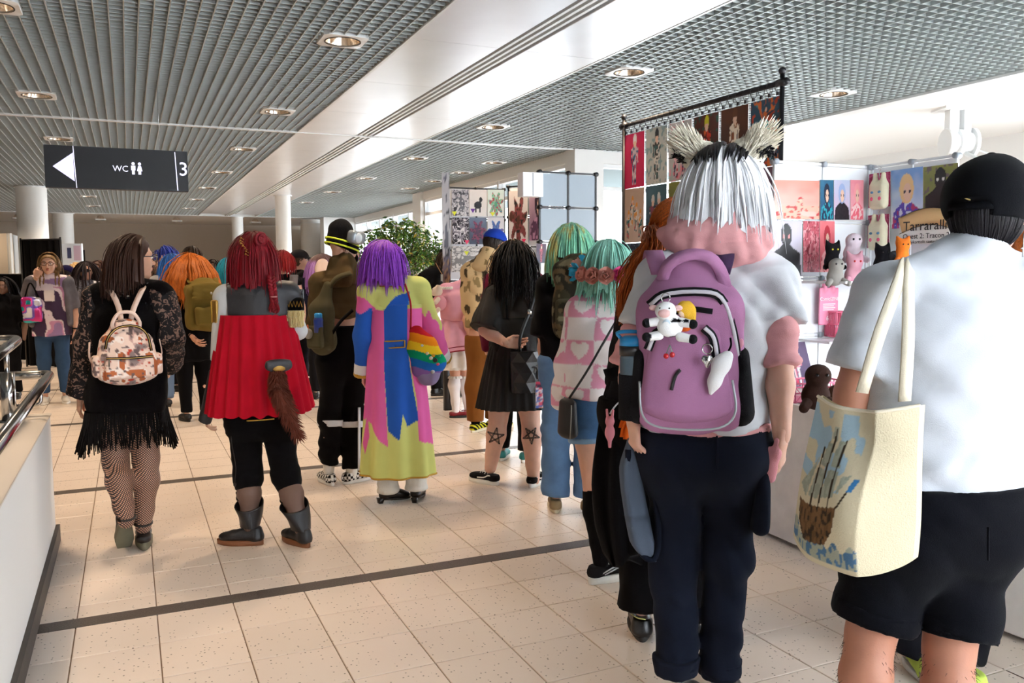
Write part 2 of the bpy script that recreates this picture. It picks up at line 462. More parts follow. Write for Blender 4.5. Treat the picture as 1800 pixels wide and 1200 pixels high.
# --- terrazzo-like tile material: chips of dark and light in a beige ground, a little different per tile
def tile_material():
 m = bpy.data.materials.new('vinyl_tile'); m.use_nodes = True; nt = m.node_tree; b = nt.nodes['Principled BSDF']
 g = nt.nodes.new('ShaderNodeNewGeometry')
 v = nt.nodes.new('ShaderNodeTexVoronoi'); v.inputs['Scale'].default_value = 60
 n2 = nt.nodes.new('ShaderNodeTexNoise'); n2.inputs['Scale'].default_value = 1.6; n2.inputs['Detail'].default_value = 2
 for q in (v, n2): nt.links.new(g.outputs['Position'], q.inputs['Vector'])
 r1 = nt.nodes.new('ShaderNodeMath'); r1.operation = 'LESS_THAN'; r1.inputs[1].default_value = 0.2; nt.links.new(v.outputs['Distance'], r1.inputs[0])
 sx = nt.nodes.new('ShaderNodeSeparateXYZ'); nt.links.new(v.outputs['Color'], sx.inputs[0])
 sel = nt.nodes.new('ShaderNodeMath'); sel.operation = 'GREATER_THAN'; sel.inputs[1].default_value = 0.62; nt.links.new(sx.outputs[0], sel.inputs[0])
 mul = nt.nodes.new('ShaderNodeMath'); mul.operation = 'MULTIPLY'; nt.links.new(r1.outputs[0], mul.inputs[0]); nt.links.new(sel.outputs[0], mul.inputs[1])
 oi = nt.nodes.new('ShaderNodeObjectInfo')
 mr = nt.nodes.new('ShaderNodeMapRange'); mr.inputs[3].default_value = 0.955; mr.inputs[4].default_value = 1.03; nt.links.new(oi.outputs['Random'], mr.inputs[0])
 mr2 = nt.nodes.new('ShaderNodeMapRange'); mr2.inputs[1].default_value = 0.3; mr2.inputs[2].default_value = 0.7; mr2.inputs[3].default_value = 0.97; mr2.inputs[4].default_value = 1.02; nt.links.new(n2.outputs[0], mr2.inputs[0])
 mm = nt.nodes.new('ShaderNodeMath'); mm.operation = 'MULTIPLY'; nt.links.new(mr.outputs[0], mm.inputs[0]); nt.links.new(mr2.outputs[0], mm.inputs[1])
 mx = nt.nodes.new('ShaderNodeMix'); mx.data_type = 'RGBA'
 mx.inputs['A'].default_value = rgba('#ecdccd'); mx.inputs['B'].default_value = rgba('#8a7a6a'); nt.links.new(mul.outputs[0], mx.inputs['Factor'])
 sc = nt.nodes.new('ShaderNodeVectorMath'); sc.operation = 'SCALE'; nt.links.new(mx.outputs['Result'], sc.inputs[0]); nt.links.new(mm.outputs[0], sc.inputs['Scale'])
 nt.links.new(sc.outputs[0], b.inputs['Base Color'])
 b.inputs['Roughness'].default_value = 0.3; b.inputs['Specular IOR Level'].default_value = 0.45
 return m
m_tile = tile_material()
m_grout = mat('floor_joint', '#8a7460', 0.8)
m_strip = mat('dark_terrazzo_strip', '#5a524c', 0.4, noise=0.45, nscale=(160, 160, 160))

XL, XR, YB, YF = -7.0, 9.3, -3.0, 31.0
# --- floor: joint bed + tiles + dark strips
floor = link('floor', MB().box((XL, YB, -0.2), (XR + 0.2, YF, -0.006)), m_grout, kind='structure', smooth=False)
T = 0.31; X0 = -0.253; G = 0.0024
strips = [3.86, 6.28, 9.16, 12.0, 15.0]; SW = 0.10
def tile_rows():
 """tile edges along the corridor: cut tiles next to each dark strip"""
 rows = []; ed = [-3.0] + strips + [YF]
 for i in range(len(ed) - 1):
  a = ed[i] + (SW / 2 if i else 0); b = ed[i + 1] - (SW / 2 if i < len(strips) else 0)
  y = b
  while y > a + 1e-6:
   y0 = max(a, y - T); rows.append((y0, y)); y = y0
 return rows
rows = tile_rows()
cells = []
for (y0, y1) in rows:
 k0 = int(math.floor((XL - X0) / T)); k1 = int(math.ceil((XR - X0) / T))
 for kx in range(k0, k1):
  cells.append((X0 + kx * T, y0, T, y1 - y0))
def seen(c):
 px, py = proj((c[0] + c[2] / 2, c[1] + c[3] / 2, 0)); return -40 < px < 1840 and 640 < py < 1230 and c[1] > 1.0 and c[0] > -0.75
vis = sorted([c for c in cells if c[1] > 1 and seen(c)], key=lambda c: c[1])[:290]
vs = set(vis); shared = {}
for c in vis:
 key = (round(c[2], 3), round(c[3], 3))
 w, l = c[2] / 2 - G, c[3] / 2 - G
 if key not in shared:
  mb = MB(); e = 0.002
  R = [[(-w, -l, -0.006), (w, -l, -0.006), (w, l, -0.006), (-w, l, -0.006)], [(-w, -l, -0.0015), (w, -l, -0.0015), (w, l, -0.0015), (-w, l, -0.0015)],
    [(-w + e, -l + e, 0), (w - e, -l + e, 0), (w - e, l - e, 0), (-w + e, l - e, 0)]]
  mb.loft(R); me = mb.mesh('tile', False); me.materials.append(m_tile); shared[key] = me
 o = bpy.data.objects.new('tile', shared[key]); o.location = (c[0] + c[2] / 2, c[1] + c[3] / 2, 0); COL.objects.link(o); o.parent = floor
mb = MB()
for c in cells:
 if c in vs: continue
 a, b = c[0] + G, c[0] + c[2] - G; y0, y1 = c[1] + G, c[1] + c[3] - G
 mb.add([(a, y0, 0), (b, y0, 0), (b, y1, 0), (a, y1, 0)], np.array([[0, 1, 2, 3]]))
link('tile_field', mb, m_tile, floor, smooth=False, kind='stuff')
for y in strips:
 xs = [-0.45 if y < 5 else XL]
 while xs[-1] < XR: xs.append(xs[-1] + 0.93)
 mb = MB()
 for a, b in zip(xs[:-1], xs[1:]): mb.box((a + 0.001, y - SW / 2 + 0.001, -0.006), (b - 0.001, y + SW / 2 - 0.001, 0.0003))
 link('inlay_strip', mb, m_strip, floor, smooth=False)

# --- ceiling: lattice fields over a dark void, metal band with air slots, joints
LAMPS = []
for y in (5.735, 8.44, 11.11, 13.72, 16.3, 18.9, 21.5): LAMPS.append((1.37, y))
for y in (3.1, 5.79, 8.48, 11.06, 13.72, 16.3, 18.9, 21.5): LAMPS.append((-0.66, y))
for y in (8.44, 11.06, 13.7, 16.4, 19.0): LAMPS.append((-2.7, y))
for y in (5.735, 8.433, 11.12, 13.74, 16.27, 18.9): LAMPS.append((3.62, y))
for y in (11.14, 12.42, 13.73, 15.08): LAMPS.append((4.79, y))
LAMPS += [(5.725, 5.72), (5.725, 8.43), (-2.7, 27.0), (-0.66, 27.0), (1.37, 27.0), (3.62, 27.0)]
ceiling = link('ceiling', MB().box((XL, YB, ZC + 0.16), (XR, YF, ZC + 0.3)), m_plenum, kind='structure', smooth=False)
P, BH, BT = 0.082, 0.05, 0.0035
def lattice(x0, x1, y0, y1):
 mb = MB(); hw = 0.155
 nx = int(round((x1 - x0) / P)); ny = int(round((y1 - y0) / P))
 for i in range(nx + 1):
  x = x0 + (x1 - x0) * i / nx
  cuts = sorted((ly - hw, ly + hw) for lx, ly in LAMPS if abs(lx - x) < hw)
  a = y0
  for c0, c1 in cuts:
   if c0 > a and a < y1: mb.box((x - BT, a, ZC), (x + BT, min(c0, y1), ZC + BH))
   a = max(a, c1)
  if a < y1: mb.box((x - BT, a, ZC), (x + BT, y1, ZC + BH))
 for i in range(ny + 1):
  y = y0 + (y1 - y0) * i / ny
  cuts = sorted((lx - hw, lx + hw) for lx, ly in LAMPS if abs(ly - y) < hw)
  a = x0
  for c0, c1 in cuts:
   if c0 > a and a < x1: mb.box((a, y - BT, ZC + 0.004), (min(c0, x1), y + BT, ZC + BH))
   a = max(a, c1)
  if a < x1: mb.box((a, y - BT, ZC + 0.004), (x1, y + BT, ZC + BH))
 link('lattice', mb, m_lattice, ceiling, smooth=False, kind='stuff')
XB0, XB1 = 1.775, 3.21
JY = 9.56
lattice(XL, XB0 - 0.02, YB, JY - 0.03); lattice(XL, XB0 - 0.02, JY + 0.03, 24.0)
lattice(XB1 + 0.02, 6.42, YB, JY - 0.03); lattice(XB1 + 0.02, 5.3, JY + 0.03, 16.0); lattice(XB1 + 0.02, 5.9, 16.0, 24.0)
for y in (JY, 24.02):
 link('ceiling_joint', MB().box((XL, y - 0.028, ZC - 0.012), (6.42 if y < 20 else 6, y + 0.028, ZC + 0.165)), m_trimw, ceiling, smooth=False)
ye = [YB] + [JY - 1.36 * k for k in range(8, 0, -1)] + [JY] + [JY + 1.36 * k for k in range(1, 11)]
for a, b in zip(ye[:-1], ye[1:]):
 for (x0, x1) in ((XB0, 2.405), (2.60, XB1)):
  mb = MB(); e = 0.004
  mb.loft([[(x0 + 0.001, a + 0.001, ZC + 0.03), (x1 - 0.001, a + 0.001, ZC + 0.03), (x1 - 0.001, b - 0.001, ZC + 0.03), (x0 + 0.001, b - 0.001, ZC + 0.03)],
     [(x0 + 0.001, a + 0.001, ZC), (x1 - 0.001, a + 0.001, ZC), (x1 - 0.001, b - 0.001, ZC), (x0 + 0.001, b - 0.001, ZC)],
     [(x0 + e, a + e, ZC - 0.003), (x1 - e, a + e, ZC - 0.003), (x1 - e, b - e, ZC - 0.003), (x0 + e, b - e, ZC - 0.003)]])
  link('panel', mb, m_panel, ceiling, smooth=False)
mb = MB().box((2.405, YB, ZC + 0.06), (2.60, 24, ZC + 0.08)); link('air_slot', mb, m_slot, ceiling, smooth=False)
mb = MB()
for x in (2.445, 2.5, 2.555): mb.box((x - 0.012, YB, ZC - 0.002), (x + 0.012, 24, ZC + 0.05))
link('slot_rail', mb, m_trimw, ceiling, smooth=False)
mb = MB()
for x in (XB0 - 0.02, XB1): mb.box((x, YB, ZC - 0.006), (x + 0.02, 24, ZC + 0.06))
mb.box((6.42, YB, ZC - 0.02), (6.56, JY, ZC + 0.165))
link('edge_rail', mb, m_trimw, ceiling, smooth=False)
link('soffit', MB().box((6.56, YB, ZC + 0.0), (XR, JY, ZC + 0.12)), m_plaster, ceiling, smooth=False)
link('far_soffit', MB().box((XL, 24.06, ZC + 0.135), (7, YF, ZC + 0.15)), m_plaster, ceiling, smooth=False)

# --- downlights
m_lens = mat('lamp_reflector', '#e8d9c8', 0.12, metal=0.9, noise=0.3, nscale=(60, 60, 4))
m_bulb = mat('lamp_tube', '#fff2e0', 0.5, emit='#ffe2bd', estr=9.0)
def make_lamp(loc, label):
 x, y = loc; z = ZC
 t = thing('ceiling_downlight', label, 'ceiling light', (x, y, z), 'round downlights set in the lattice ceiling')
 n = 28; th = np.arange(n) * 2 * np.pi / n
 c = np.stack([np.cos(th), np.sin(th)], -1)
 sq = c / np.max(np.abs(c), axis=1)[:, None]
 def ring(r, zz, s=False): return np.column_stack([x + (sq if s else c)[:, 0] * r, y + (sq if s else c)[:, 1] * r, np.full(n, z + zz)])
 link('plate', MB().loft([ring(0.15, 0.03, 1), ring(0.15, -0.004, 1), ring(0.148, -0.006, 1), ring(0.122, -0.006), ring(0.122, 0.0)], cap=False), m_trimw, t, auto=40)
 link('black_ring', MB().loft([ring(0.122, -0.009), ring(0.114, -0.009), ring(0.114, 0.012)], cap=False), m_slot, t, auto=40)
 link('reflector', MB().loft([ring(0.114, 0.0), ring(0.105, 0.05), ring(0.085, 0.1), ring(0.05, 0.13), ring(0.001, 0.135)], cap=False), m_lens, t)
 mb = MB(); mb.tube([(x - 0.06, y, z + 0.085), (x + 0.06, y, z + 0.085)], 0.022, 8); link('tube', mb, m_bulb, t)
 return t
def lamp_label(x, y):
 row = {1.37: 'left of the metal ceiling band', -0.66: 'in the row passing over the hanging toilet sign', -2.7: 'in the outermost lattice row beyond the sign', 3.62: 'right of the metal ceiling band', 4.79: 'near the window wall', 5.725: 'by the white soffit edge'}[x]
 ks = sorted(q[1] for q in LAMPS if q[0] == x); i = ks.index(y)
 o = ['nearest', 'second', 'third', 'fourth', 'fifth', 'sixth', 'seventh', 'eighth', 'ninth'][i]
 return 'round recessed downlight, %s %s' % (o, row)
lamp0 = None
for (x, y) in LAMPS:
 if lamp0 is None: lamp0 = make_lamp((x, y), lamp_label(x, y))
 else: copy_tree(lamp0, (x, y, ZC), lamp_label(x, y))
 if y < 30:
  l = bpy.data.lights.new('downlight', 'SPOT'); l.energy = 22 if y > 24 else 64 if x < 3 else 36; l.color = (1.0, 0.76, 0.53); l.spot_size = 2.1; l.spot_blend = 0.7; l.shadow_soft_size = 0.1
  o = bpy.data.objects.new('downlight', l); o.location = (x, y, ZC - 0.02); COL.objects.link(o)

# --- walls
link('wall_end', MB().box((XL, YF - 0.1, 0), (7, YF, ZC + 0.165)), m_wallgrey, kind='structure', smooth=False)
link('wall_left', MB().box((XL - 0.15, YB, 0), (XL, YF, ZC + 0.165)), mat('left_wall_paint', '#55565a', 0.8), kind='structure', smooth=False)
link('wall_bay_side', MB().box((XR, 5.2, 0), (XR + 0.15, JY + 0.2, ZC + 0.165)), m_plaster, kind='structure', smooth=False)
link('wall_back', MB().box((XL, YB - 0.15, 0), (1.0, YB, ZC + 0.165)), m_plaster, kind='structure', smooth=False)
# window walls: head, sill wall, piers, then frames with panes
def window_wall(idx, A, B, z0, z1, n, name, mull=0.06, trans=2.55, depth=0.16):
 """glazed wall from A to B (x, y) with n bays; frame members each a part, each pane its own part"""
 A = np.array(A, float); B = np.array(B, float); L = np.linalg.norm(B - A); d = (B - A) / L; nn = np.array([-d[1], d[0]])
 Rm = np.array([[d[0], nn[0], 0], [d[1], nn[1], 0], [0, 0, 1.0]])
 c = (A[0], A[1], 0)
 w = link('window_%d' % idx, MB().box((0, -depth / 2, z1), (L, depth / 2, ZC + 0.165), Rm, c).box((0, -depth / 2, 0), (L, depth / 2, z0), Rm, c), m_plaster, kind='structure', smooth=False)
 for i in range(n + 1):
  x = L * i / n
  link('mullion', MB().box((max(x - mull / 2, 0), -0.06, z0), (min(x + mull / 2, L), 0.06, z1), Rm, c), m_winframe, w, smooth=False)
 for zz in (z0, trans, z1 - 0.05):
  if z0 <= zz < z1: link('transom', MB().box((0, -0.05, zz), (L, 0.05, zz + 0.05), Rm, c), m_winframe, w, smooth=False)
 for i in range(n):
  for (za, zb) in ((z0 + 0.05, trans), (trans + 0.05, z1 - 0.05)):
   link('pane', MB().box((L * i / n + mull / 2, -0.004, za), (L * (i + 1) / n - mull / 2, 0.004, zb), Rm, c), m_glass, w, smooth=False)
 return w
window_wall(1, (5.34, 15.7), (5.34, 9.75), 0.25, 2.86, 5, 'window')
window_wall(2, (5.95, 23.6), (5.95, 16.2), 0.25, 2.86, 6, 'window')
window_wall(3, (5.62, JY + 0.06), (9.2, JY + 0.06), 0.25, 2.84, 3, 'window', trans=2.5)
window_wall(4, (1.0, YB), (XR, YB), 0.25, 2.9, 5, 'window')
window_wall(5, (XR, YB), (XR, 5.2), 0.25, 2.86, 5, 'window')
link('trim_1', MB().box((5.2, 9.5, 0), (5.62, 9.76, ZC)), m_plaster, kind='structure', smooth=False)
link('trim_2', MB().box((5.2, 15.7, 0), (6.05, 16.2, ZC)), m_plaster, kind='structure', smooth=False)
link('trim_3', MB().box((5.0, 23.6, 0), (6.05, 24.1, ZC)), m_plaster, kind='structure', smooth=False)
link('trim_4', MB().box((7.7, JY - 0.12, 0), (8.0, JY + 0.02, ZC)), m_plaster, kind='structure', smooth=False)
link('wall_far_right', MB().box((6.0, 24.1, 0), (6.2, YF, ZC)), m_wallgrey, kind='structure', smooth=False)
link('door_1', MB().box((-2.35, YF - 0.16, 0), (-1.25, YF - 0.09, 2.25)), m_dark, kind='structure', smooth=False)
# --- columns
def column(x, y, r, zlow=0):
 n = 32; th = np.arange(n) * 2 * np.pi / n
 def ring(rr, z): return np.column_stack([x + rr * np.cos(th), y + rr * np.sin(th), np.full(n, z)])
 c = link('column', MB().loft([ring(r, 0), ring(r, ZC + 0.1)]), m_column, kind='structure', auto=40)
 link('collar', MB().loft([ring(r + 0.006, ZC - 0.02), ring(r + 0.03, ZC - 0.02), ring(r + 0.03, ZC), ring(r + 0.006, ZC)], cap=False), m_trimw, c, auto=40)
 link('column_base', MB().loft([ring(r + 0.012, 0), ring(r + 0.012, 0.1), ring(r, 0.104)], cap=False), m_base, c, auto=40)
column(-1.5, 17.2, 0.245); column(-1.45, 24.3, 0.24); column(2.86, 17.3, 0.15); column(2.78, 24.25, 0.15); column(5.2, 26.5, 0.3)

# --- half wall with rails at the stair opening (left)
wl = link('wall_stair', MB().box((-1.05, 0.2, -0.2), (-0.412, 5.12, 0.70)), m_plaster, kind='structure', smooth=False)
link('wall_cap', MB().box((-1.06, 0.2, 0.70), (-0.405, 5.126, 0.708)), mat('cap_paint', '#d8cfc4', 0.55), wl, smooth=False)
link('baseboard_stair', MB().box((-0.412, 0.2, 0), (-0.392, 5.135, 0.09)).box((-1.05, 5.12, 0), (-0.392, 5.135, 0.09)), m_base, kind='structure', smooth=False)
r = thing('handrail', 'polished steel double handrail on posts along the white half wall', 'handrail', (-0.7, 4.9, 0.708))
def bent(P, rad, rr=0.06):
 """tube along P with rounded corners"""
 out = [np.array(P[0], float)]
 for a, b, c in zip(P[:-2], P[1:-1], P[2:]):
  a, b, c = map(lambda q: np.array(q, float), (a, b, c)); u = unit(a - b) * rr; v = unit(c - b) * rr
  for t in np.linspace(0, 1, 6): out.append((1 - t) ** 2 * (b + u) + 2 * t * (1 - t) * b + t * t * (b + v))
 out.append(np.array(P[-1], float)); return out
link('lower_rail', MB().tube(bent([(-1.15, 5.1, 0.92), (-0.40, 5.1, 0.92), (-0.41, 0.6, 0.885)], 0.022), 0.024, 14), m_chrome, r)
link('upper_rail', MB().tube(bent([(-1.15, 5.05, 1.115), (-0.535, 5.05, 1.115), (-0.60, 3.2, 1.03)], 0.022), 0.026, 14), m_chrome, r)
link('post', MB().tube([(-0.575, 4.9, 0.706), (-0.575, 4.9, 0.96)], 0.034, 16), m_chrome, r)
link('post', MB().tube([(-0.575, 3.3, 0.706), (-0.575, 3.3, 0.96)], 0.034, 16), m_chrome, r)
link('spindle', MB().tube([(-0.575, 4.9, 0.95), (-0.575, 4.92, 1.11)], 0.012, 10), m_chrome, r)
link('bracket', MB().tube(bent([(-0.435, 4.95, 0.91), (-0.435, 4.95, 0.78), (-0.575, 4.95, 0.78)], 0.01, 0.03), 0.009, 10), m_chrome, r)
link('flange', MB().tube([(-0.575, 4.9, 0.706), (-0.575, 4.9, 0.716)], 0.052, 18), m_chrome, r)

# --- hanging toilet sign
m_sign = mat('sign_face', '#17171c', 0.45, noise=0.05)
m_signw = mat('sign_backlit', '#c9c6ee', 0.5, emit='#cfcaf5', estr=0.75)
m_signt = mat('sign_lettering', '#e8e8f4', 0.5, emit='#dedcf8', estr=0.6)
SA = at_Y(76, 253, 7.5); SB = at_Y(329, 268, 7.5)
sx0, sx1, sz0, sz1, sy = SA[0], SB[0], 2.127, 2.452, 7.5
sg = thing('toilet_sign', 'long black ceiling sign with white arrow, WC figures and a 3', 'sign', ((sx0 + sx1) / 2, sy + 0.03, sz0))
link('sign_box', MB().box((sx0, sy, sz0), (sx1, sy + 0.09, sz1)), m_sign, sg, smooth=False)
def sp(u, v, dy=-0.002): return (sx0 + u * (sx1 - sx0), sy + dy, sz1 - v * (sz1 - sz0))
def plate(pts, dy=-0.002):
 a = [sp(u, v, dy) for u, v in pts]; b = [sp(u, v, 0.001) for u, v in pts]; return MB().loft([b, a])
link('arrow', plate([(0.055, 0.5), (0.193, 0.16), (0.197, 0.84)]), m_signw, sg, smooth=False)
link('divider', plate([(0.193, 0.0), (0.198, 0.0), (0.211, 1.0), (0.206, 1.0)], -0.003), m_signt, sg, smooth=False)
link('divider', plate([(0.905, 0.03), (0.911, 0.03), (0.924, 0.98), (0.917, 0.98)], -0.003), m_signt, sg, smooth=False)
put_text('lettering', 'WC', 0.066, sp(0.515, 0.50, -0.003), (1, 0, 0), (0, 0, 1), m_signt, sg)
me3 = put_text('numeral', '3', 0.155, sp(0.967, 0.46, -0.003), (1, 0, 0), (0, 0, 1), m_signt, sg)
for (u, dress) in ((0.605, False), (0.65, True)):
 mb = MB(); n = 12
 th = np.arange(n) * 2 * np.pi / n; W = sx1 - sx0; Hh = sz1 - sz0
 cx_, cz_ = sx0 + u * W, sz1 - 0.36 * Hh
 mb.loft([np.column_stack([cx_ + 0.012 * np.cos(th), np.full(n, sy + 0.001), cz_ + 0.012 * np.sin(th)]), np.column_stack([cx_ + 0.012 * np.cos(th), np.full(n, sy - 0.003), cz_ + 0.012 * np.sin(th)])])
 if dress: shp = [(-0.010, -0.016), (0.010, -0.016), (0.020, -0.058), (0.010, -0.058), (0.010, -0.085), (-0.010, -0.085), (-0.010, -0.058), (-0.020, -0.058)]
 else: shp = [(-0.016, -0.016), (0.016, -0.016), (0.016, -0.052), (0.010, -0.052), (0.010, -0.085), (-0.010, -0.085), (-0.010, -0.052), (-0.016, -0.052)]
 for zz in (0,):
  a = [(cx_ + x_, sy - 0.003, cz_ + z_) for x_, z_ in shp]; b = [(cx_ + x_, sy + 0.001, cz_ + z_) for x_, z_ in shp]
  k = len(shp); mb.add(b + a, [list(range(2 * k - 1, k - 1, -1))] + [[i, (i + 1) % k, k + (i + 1) % k, k + i] for i in range(k)])
 link('pictogram', mb, m_signt, sg, smooth=False)
for u in (0.2, 0.8):
 x = sx0 + u * (sx1 - sx0); link('hanger', MB().tube([(x, sy + 0.045, sz1), (x, sy + 0.045, ZC + 0.05)], 0.0015, 6), m_chrome, sg)
# ================================================================== figures: joints, body, clothes, hair
class Fig:
 """a person: joints in world space from a standing pose, moved where needed"""
 def __init__(s, foot, H=1.68, yaw=None, D=None, bw=1.0, lw=1.0, aw=1.0, sw=1.0, hw=1.0, **ov):
  if D is None:
   b = at_z(foot[0], foot[1], 0.0)
  else:
   b = at_d(foot[0], foot[1], D); b[2] = 0
  s.base = np.array([b[0], b[1], 0.0]); s.H = H; s.s = H / 1.70
  s.away = -(math.radians(24.4) + math.atan((foot[0] - CX) / F))
  s.yaw = s.away + math.radians(yaw or 0)            # yaw counts from facing straight away from the camera, + turns left
  s.R = rotz(s.yaw); s.lat = s.R[:, 0]; s.fwd = s.R[:, 1]; s.up = np.array([0, 0, 1.0])
  s.D = depth_of(s.base + [0, 0, H * 0.5])
  s.bw, s.lw, s.aw, s.sw, s.hw = bw, lw, aw, sw, hw
  k = H
  def L(x, y, z): return s.base + s.lat * x * k + s.fwd * y * k + s.up * z * k
  J = dict(pel=L(0, 0, .535), waist=L(0, .005, .625), chest=L(0, .005, .735), head=L(0, .012, .932))
  for sd, g in (('l', -1), ('r', 1)):
   J['sh_' + sd] = L(g * .105 * sw, 0, .815); J['el_' + sd] = L(g * .137 * sw, -.012, .635); J['wr_' + sd] = L(g * .142 * sw, .03, .490)
   J['hip_' + sd] = L(g * .052 * hw, 0, .525); J['kn_' + sd] = L(g * .055 * hw, .008, .285); J['an_' + sd] = L(g * .058 * hw, -.012, .045)
  s.J = J
  for kk, v in ov.items():
   if kk in J or kk == 'neck': J[kk] = s.P(*v)
  if 'neck' not in J: J['neck'] = (J['sh_l'] + J['sh_r']) / 2 * 0.55 + (J['head'] - s.up * .09 * s.s) * 0.45
  s.J['ub'] = (J['sh_l'] + J['sh_r']) / 2 - s.up * .03 * s.s
  s.shlat = unit(J['sh_r'] - J['sh_l']); s.hiplat = unit(J['hip_r'] - J['hip_l'])
  s.back = -unit(np.cross(s.up, s.shlat)); s.tf = -s.back
 def P(s, px, py, dd=0.0):
  return at_d(px, py, s.D + dd)
 def px(s, a): return a / F * s.D                     # picture length -> metres at this person
 def torso(s, g=0.0, w=None):
  J, k = s.J, s.s; w = (s.bw if w is None else w) * k; hl, sl = s.hiplat, s.shlat; ml = unit(hl + sl)
  hw = w * (0.5 + 0.5 * s.hw)
  return [p_ell(J['pel'] - s.up * .05 * k, J['pel'] + s.up * .02 * k, (.150 * hw, .108 * w), (.160 * hw, .112 * w), hl, g=g),
    p_ell(J['pel'], J['waist'], (.158 * hw, .110 * w), (.128 * w, .093 * w), hl, g=g),
    p_ell(J['waist'], J['chest'], (.128 * w, .093 * w), (.148 * w, .105 * w), ml, g=g),
    p_ell(J['chest'], J['ub'], (.148 * w, .105 * w), (.138 * w, .072 * w), sl, g=g),
    p_rc(J['sh_l'] + sl * .01, J['sh_r'] - sl * .01, .050 * k * (.6 + .4 * s.bw), .050 * k * (.6 + .4 * s.bw), g=g),
    p_rc(J['ub'] + s.up * .02 * k, J['neck'], .066 * k, .052 * k, g=g)] + [p_rc(J['neck'] - s.up * .012 * k, J['sh_' + q] + s.up * .004 * k, .050 * k, .044 * k, g=g) for q in 'lr']
 def glutes(s, g=0.0):
  J, k = s.J, s.s
  return [p_ball(J['hip_' + sd] - s.tf * .028 * k - s.up * .01 * k, np.array([.085, .085, .09]) * k * s.bw, g=g) for sd in 'lr']
 def arm(s, sd, g=0.0, up=True, fo=True):
  J, k, a = s.J, s.s, s.aw * s.s; r = []
  S, E, W = J['sh_' + sd], J['el_' + sd], J['wr_' + sd]
  if up: r += [p_rc(S, S + (E - S) * .45, .052 * a, .046 * a, g=g), p_rc(S + (E - S) * .45, E, .046 * a, .038 * a, g=g)]
  if fo: r += [p_rc(E, E + (W - E) * .3, .038 * a, .041 * a, g=g), p_rc(E + (W - E) * .3, W, .041 * a, .026 * a, g=g)]
  return r
 def leg(s, sd, g=0.0, th=True, sh=True):
  J, k, a = s.J, s.s, s.lw * s.s; r = []
  Hh, K, A = J['hip_' + sd], J['kn_' + sd], J['an_' + sd]; bk = -s.fwd
  if th: r += [p_rc(Hh, Hh + (K - Hh) * .4, .086 * a, .078 * a, g=g), p_rc(Hh + (K - Hh) * .4, K, .078 * a, .054 * a, g=g)]
  if sh: r += [p_rc(K, K + (A - K) * .32 + bk * .016 * k, .052 * a, .056 * a, g=g), p_rc(K + (A - K) * .32 + bk * .016 * k, K + (A - K) * .75, .056 * a, .040 * a, g=g), p_rc(K + (A - K) * .75, A, .040 * a, .034 * a, g=g)]
  return r
 def start(s, label, skin, h=0.015, head=None, hands=(), group=None, face=False, legs='lr', arms='lr', gl=-.010, k=.018):
  """the body: one mesh with head and hands; returns the person object"""
  mb = MB(); J = s.J
  pr = s.torso(-.014) + s.glutes(-.02)
  for sd in legs: pr += s.leg(sd, gl)
  for sd in arms: pr += s.arm(sd)
  V, Q = sdf(pr, h=h, k=k * s.s); mb.add(V, Q)
  s.hd = head or {}
  V, Q = head_mesh(s, h=min(h * .5, .0105)); mb.add(V, Q)
  for hk in hands:
   V, Q = hand_mesh(s, **hk); mb.add(V, Q)
  o = link('person', mb, skinm('skin_' + skin.strip('#'), skin), base=s.base); tag(o, label, 'person', group)
  s.o = o; return o
 def cloth(s, name, prims, m, h=0.014, k=0.03, fold=None, clips=(), color=None, parent=None, label=None, **kw):
  return link(name, sdf_mb(prims, color=color, h=h, k=k, fold=fold, clips=clips, **kw), m, parent or s.o, label=label)
 # -- garments
 def top(s, name, m, hem, sleeve=(1.0, 1.0), g=.014, sg=(.018, .022), loose=None, neck=0.0, fold=None, h=0.013, color=None, extra=(), clip_hem=True, label=None, k=.03):
  """shirt: hem = world height; sleeve[i] = 0..1 upper arm, 1..2 forearm; loose = (half width, half depth) at the hem"""
  J, kk = s.J, s.s; pr = s.torso(g)[:5] + s.torso(g)[6:]
  pr += [p_rc(J['ub'] + s.up * .02 * kk, J['neck'] - s.up * (.02 - neck), .07 * kk, .062 * kk, g=g * .5)]
  if loose:
   lo_c = J['pel'] + (J['pel'] - J['waist']) / (J['waist'][2] - J['pel'][2] + 1e-6) * (J['pel'][2] - hem); lo_c = lo_c * np.array([1, 1, 0]) * 0 + J['pel'] * np.array([1, 1, 0]) + np.array([0, 0, hem - .02])
   pr += [p_ell(J['chest'], lo_c, (.150 * kk * s.bw + g, .108 * kk * s.bw + g), loose, unit(s.hiplat + s.shlat))]
  if clip_hem: pr = [dict(p, clip=[((0, 0, hem), (0, 0, -1.0))]) for p in pr]
  for sd, t in zip('lr', sleeve):
   S, E, W = J['sh_' + sd], J['el_' + sd], J['wr_' + sd]; a = s.aw * kk
   if t <= 0: continue
   if t <= 1:
    X = S + (E - S) * t; pr += [p_rc(S, X + (E - S) * .15, .054 * a + sg[0], .050 * a + sg[1], clip=[(X, unit(E - S))])]
   else:
    X = E + (W - E) * (t - 1)
    pr += [p_rc(S, E, .054 * a + sg[0], .040 * a + sg[1]), p_rc(E, X + (W - E) * .12, .042 * a + sg[1], .028 * a + sg[1], clip=[(X, unit(W - E))])]
  return s.cloth(name, pr + list(extra), m, h=h, k=k, fold=fold, color=color, label=label)
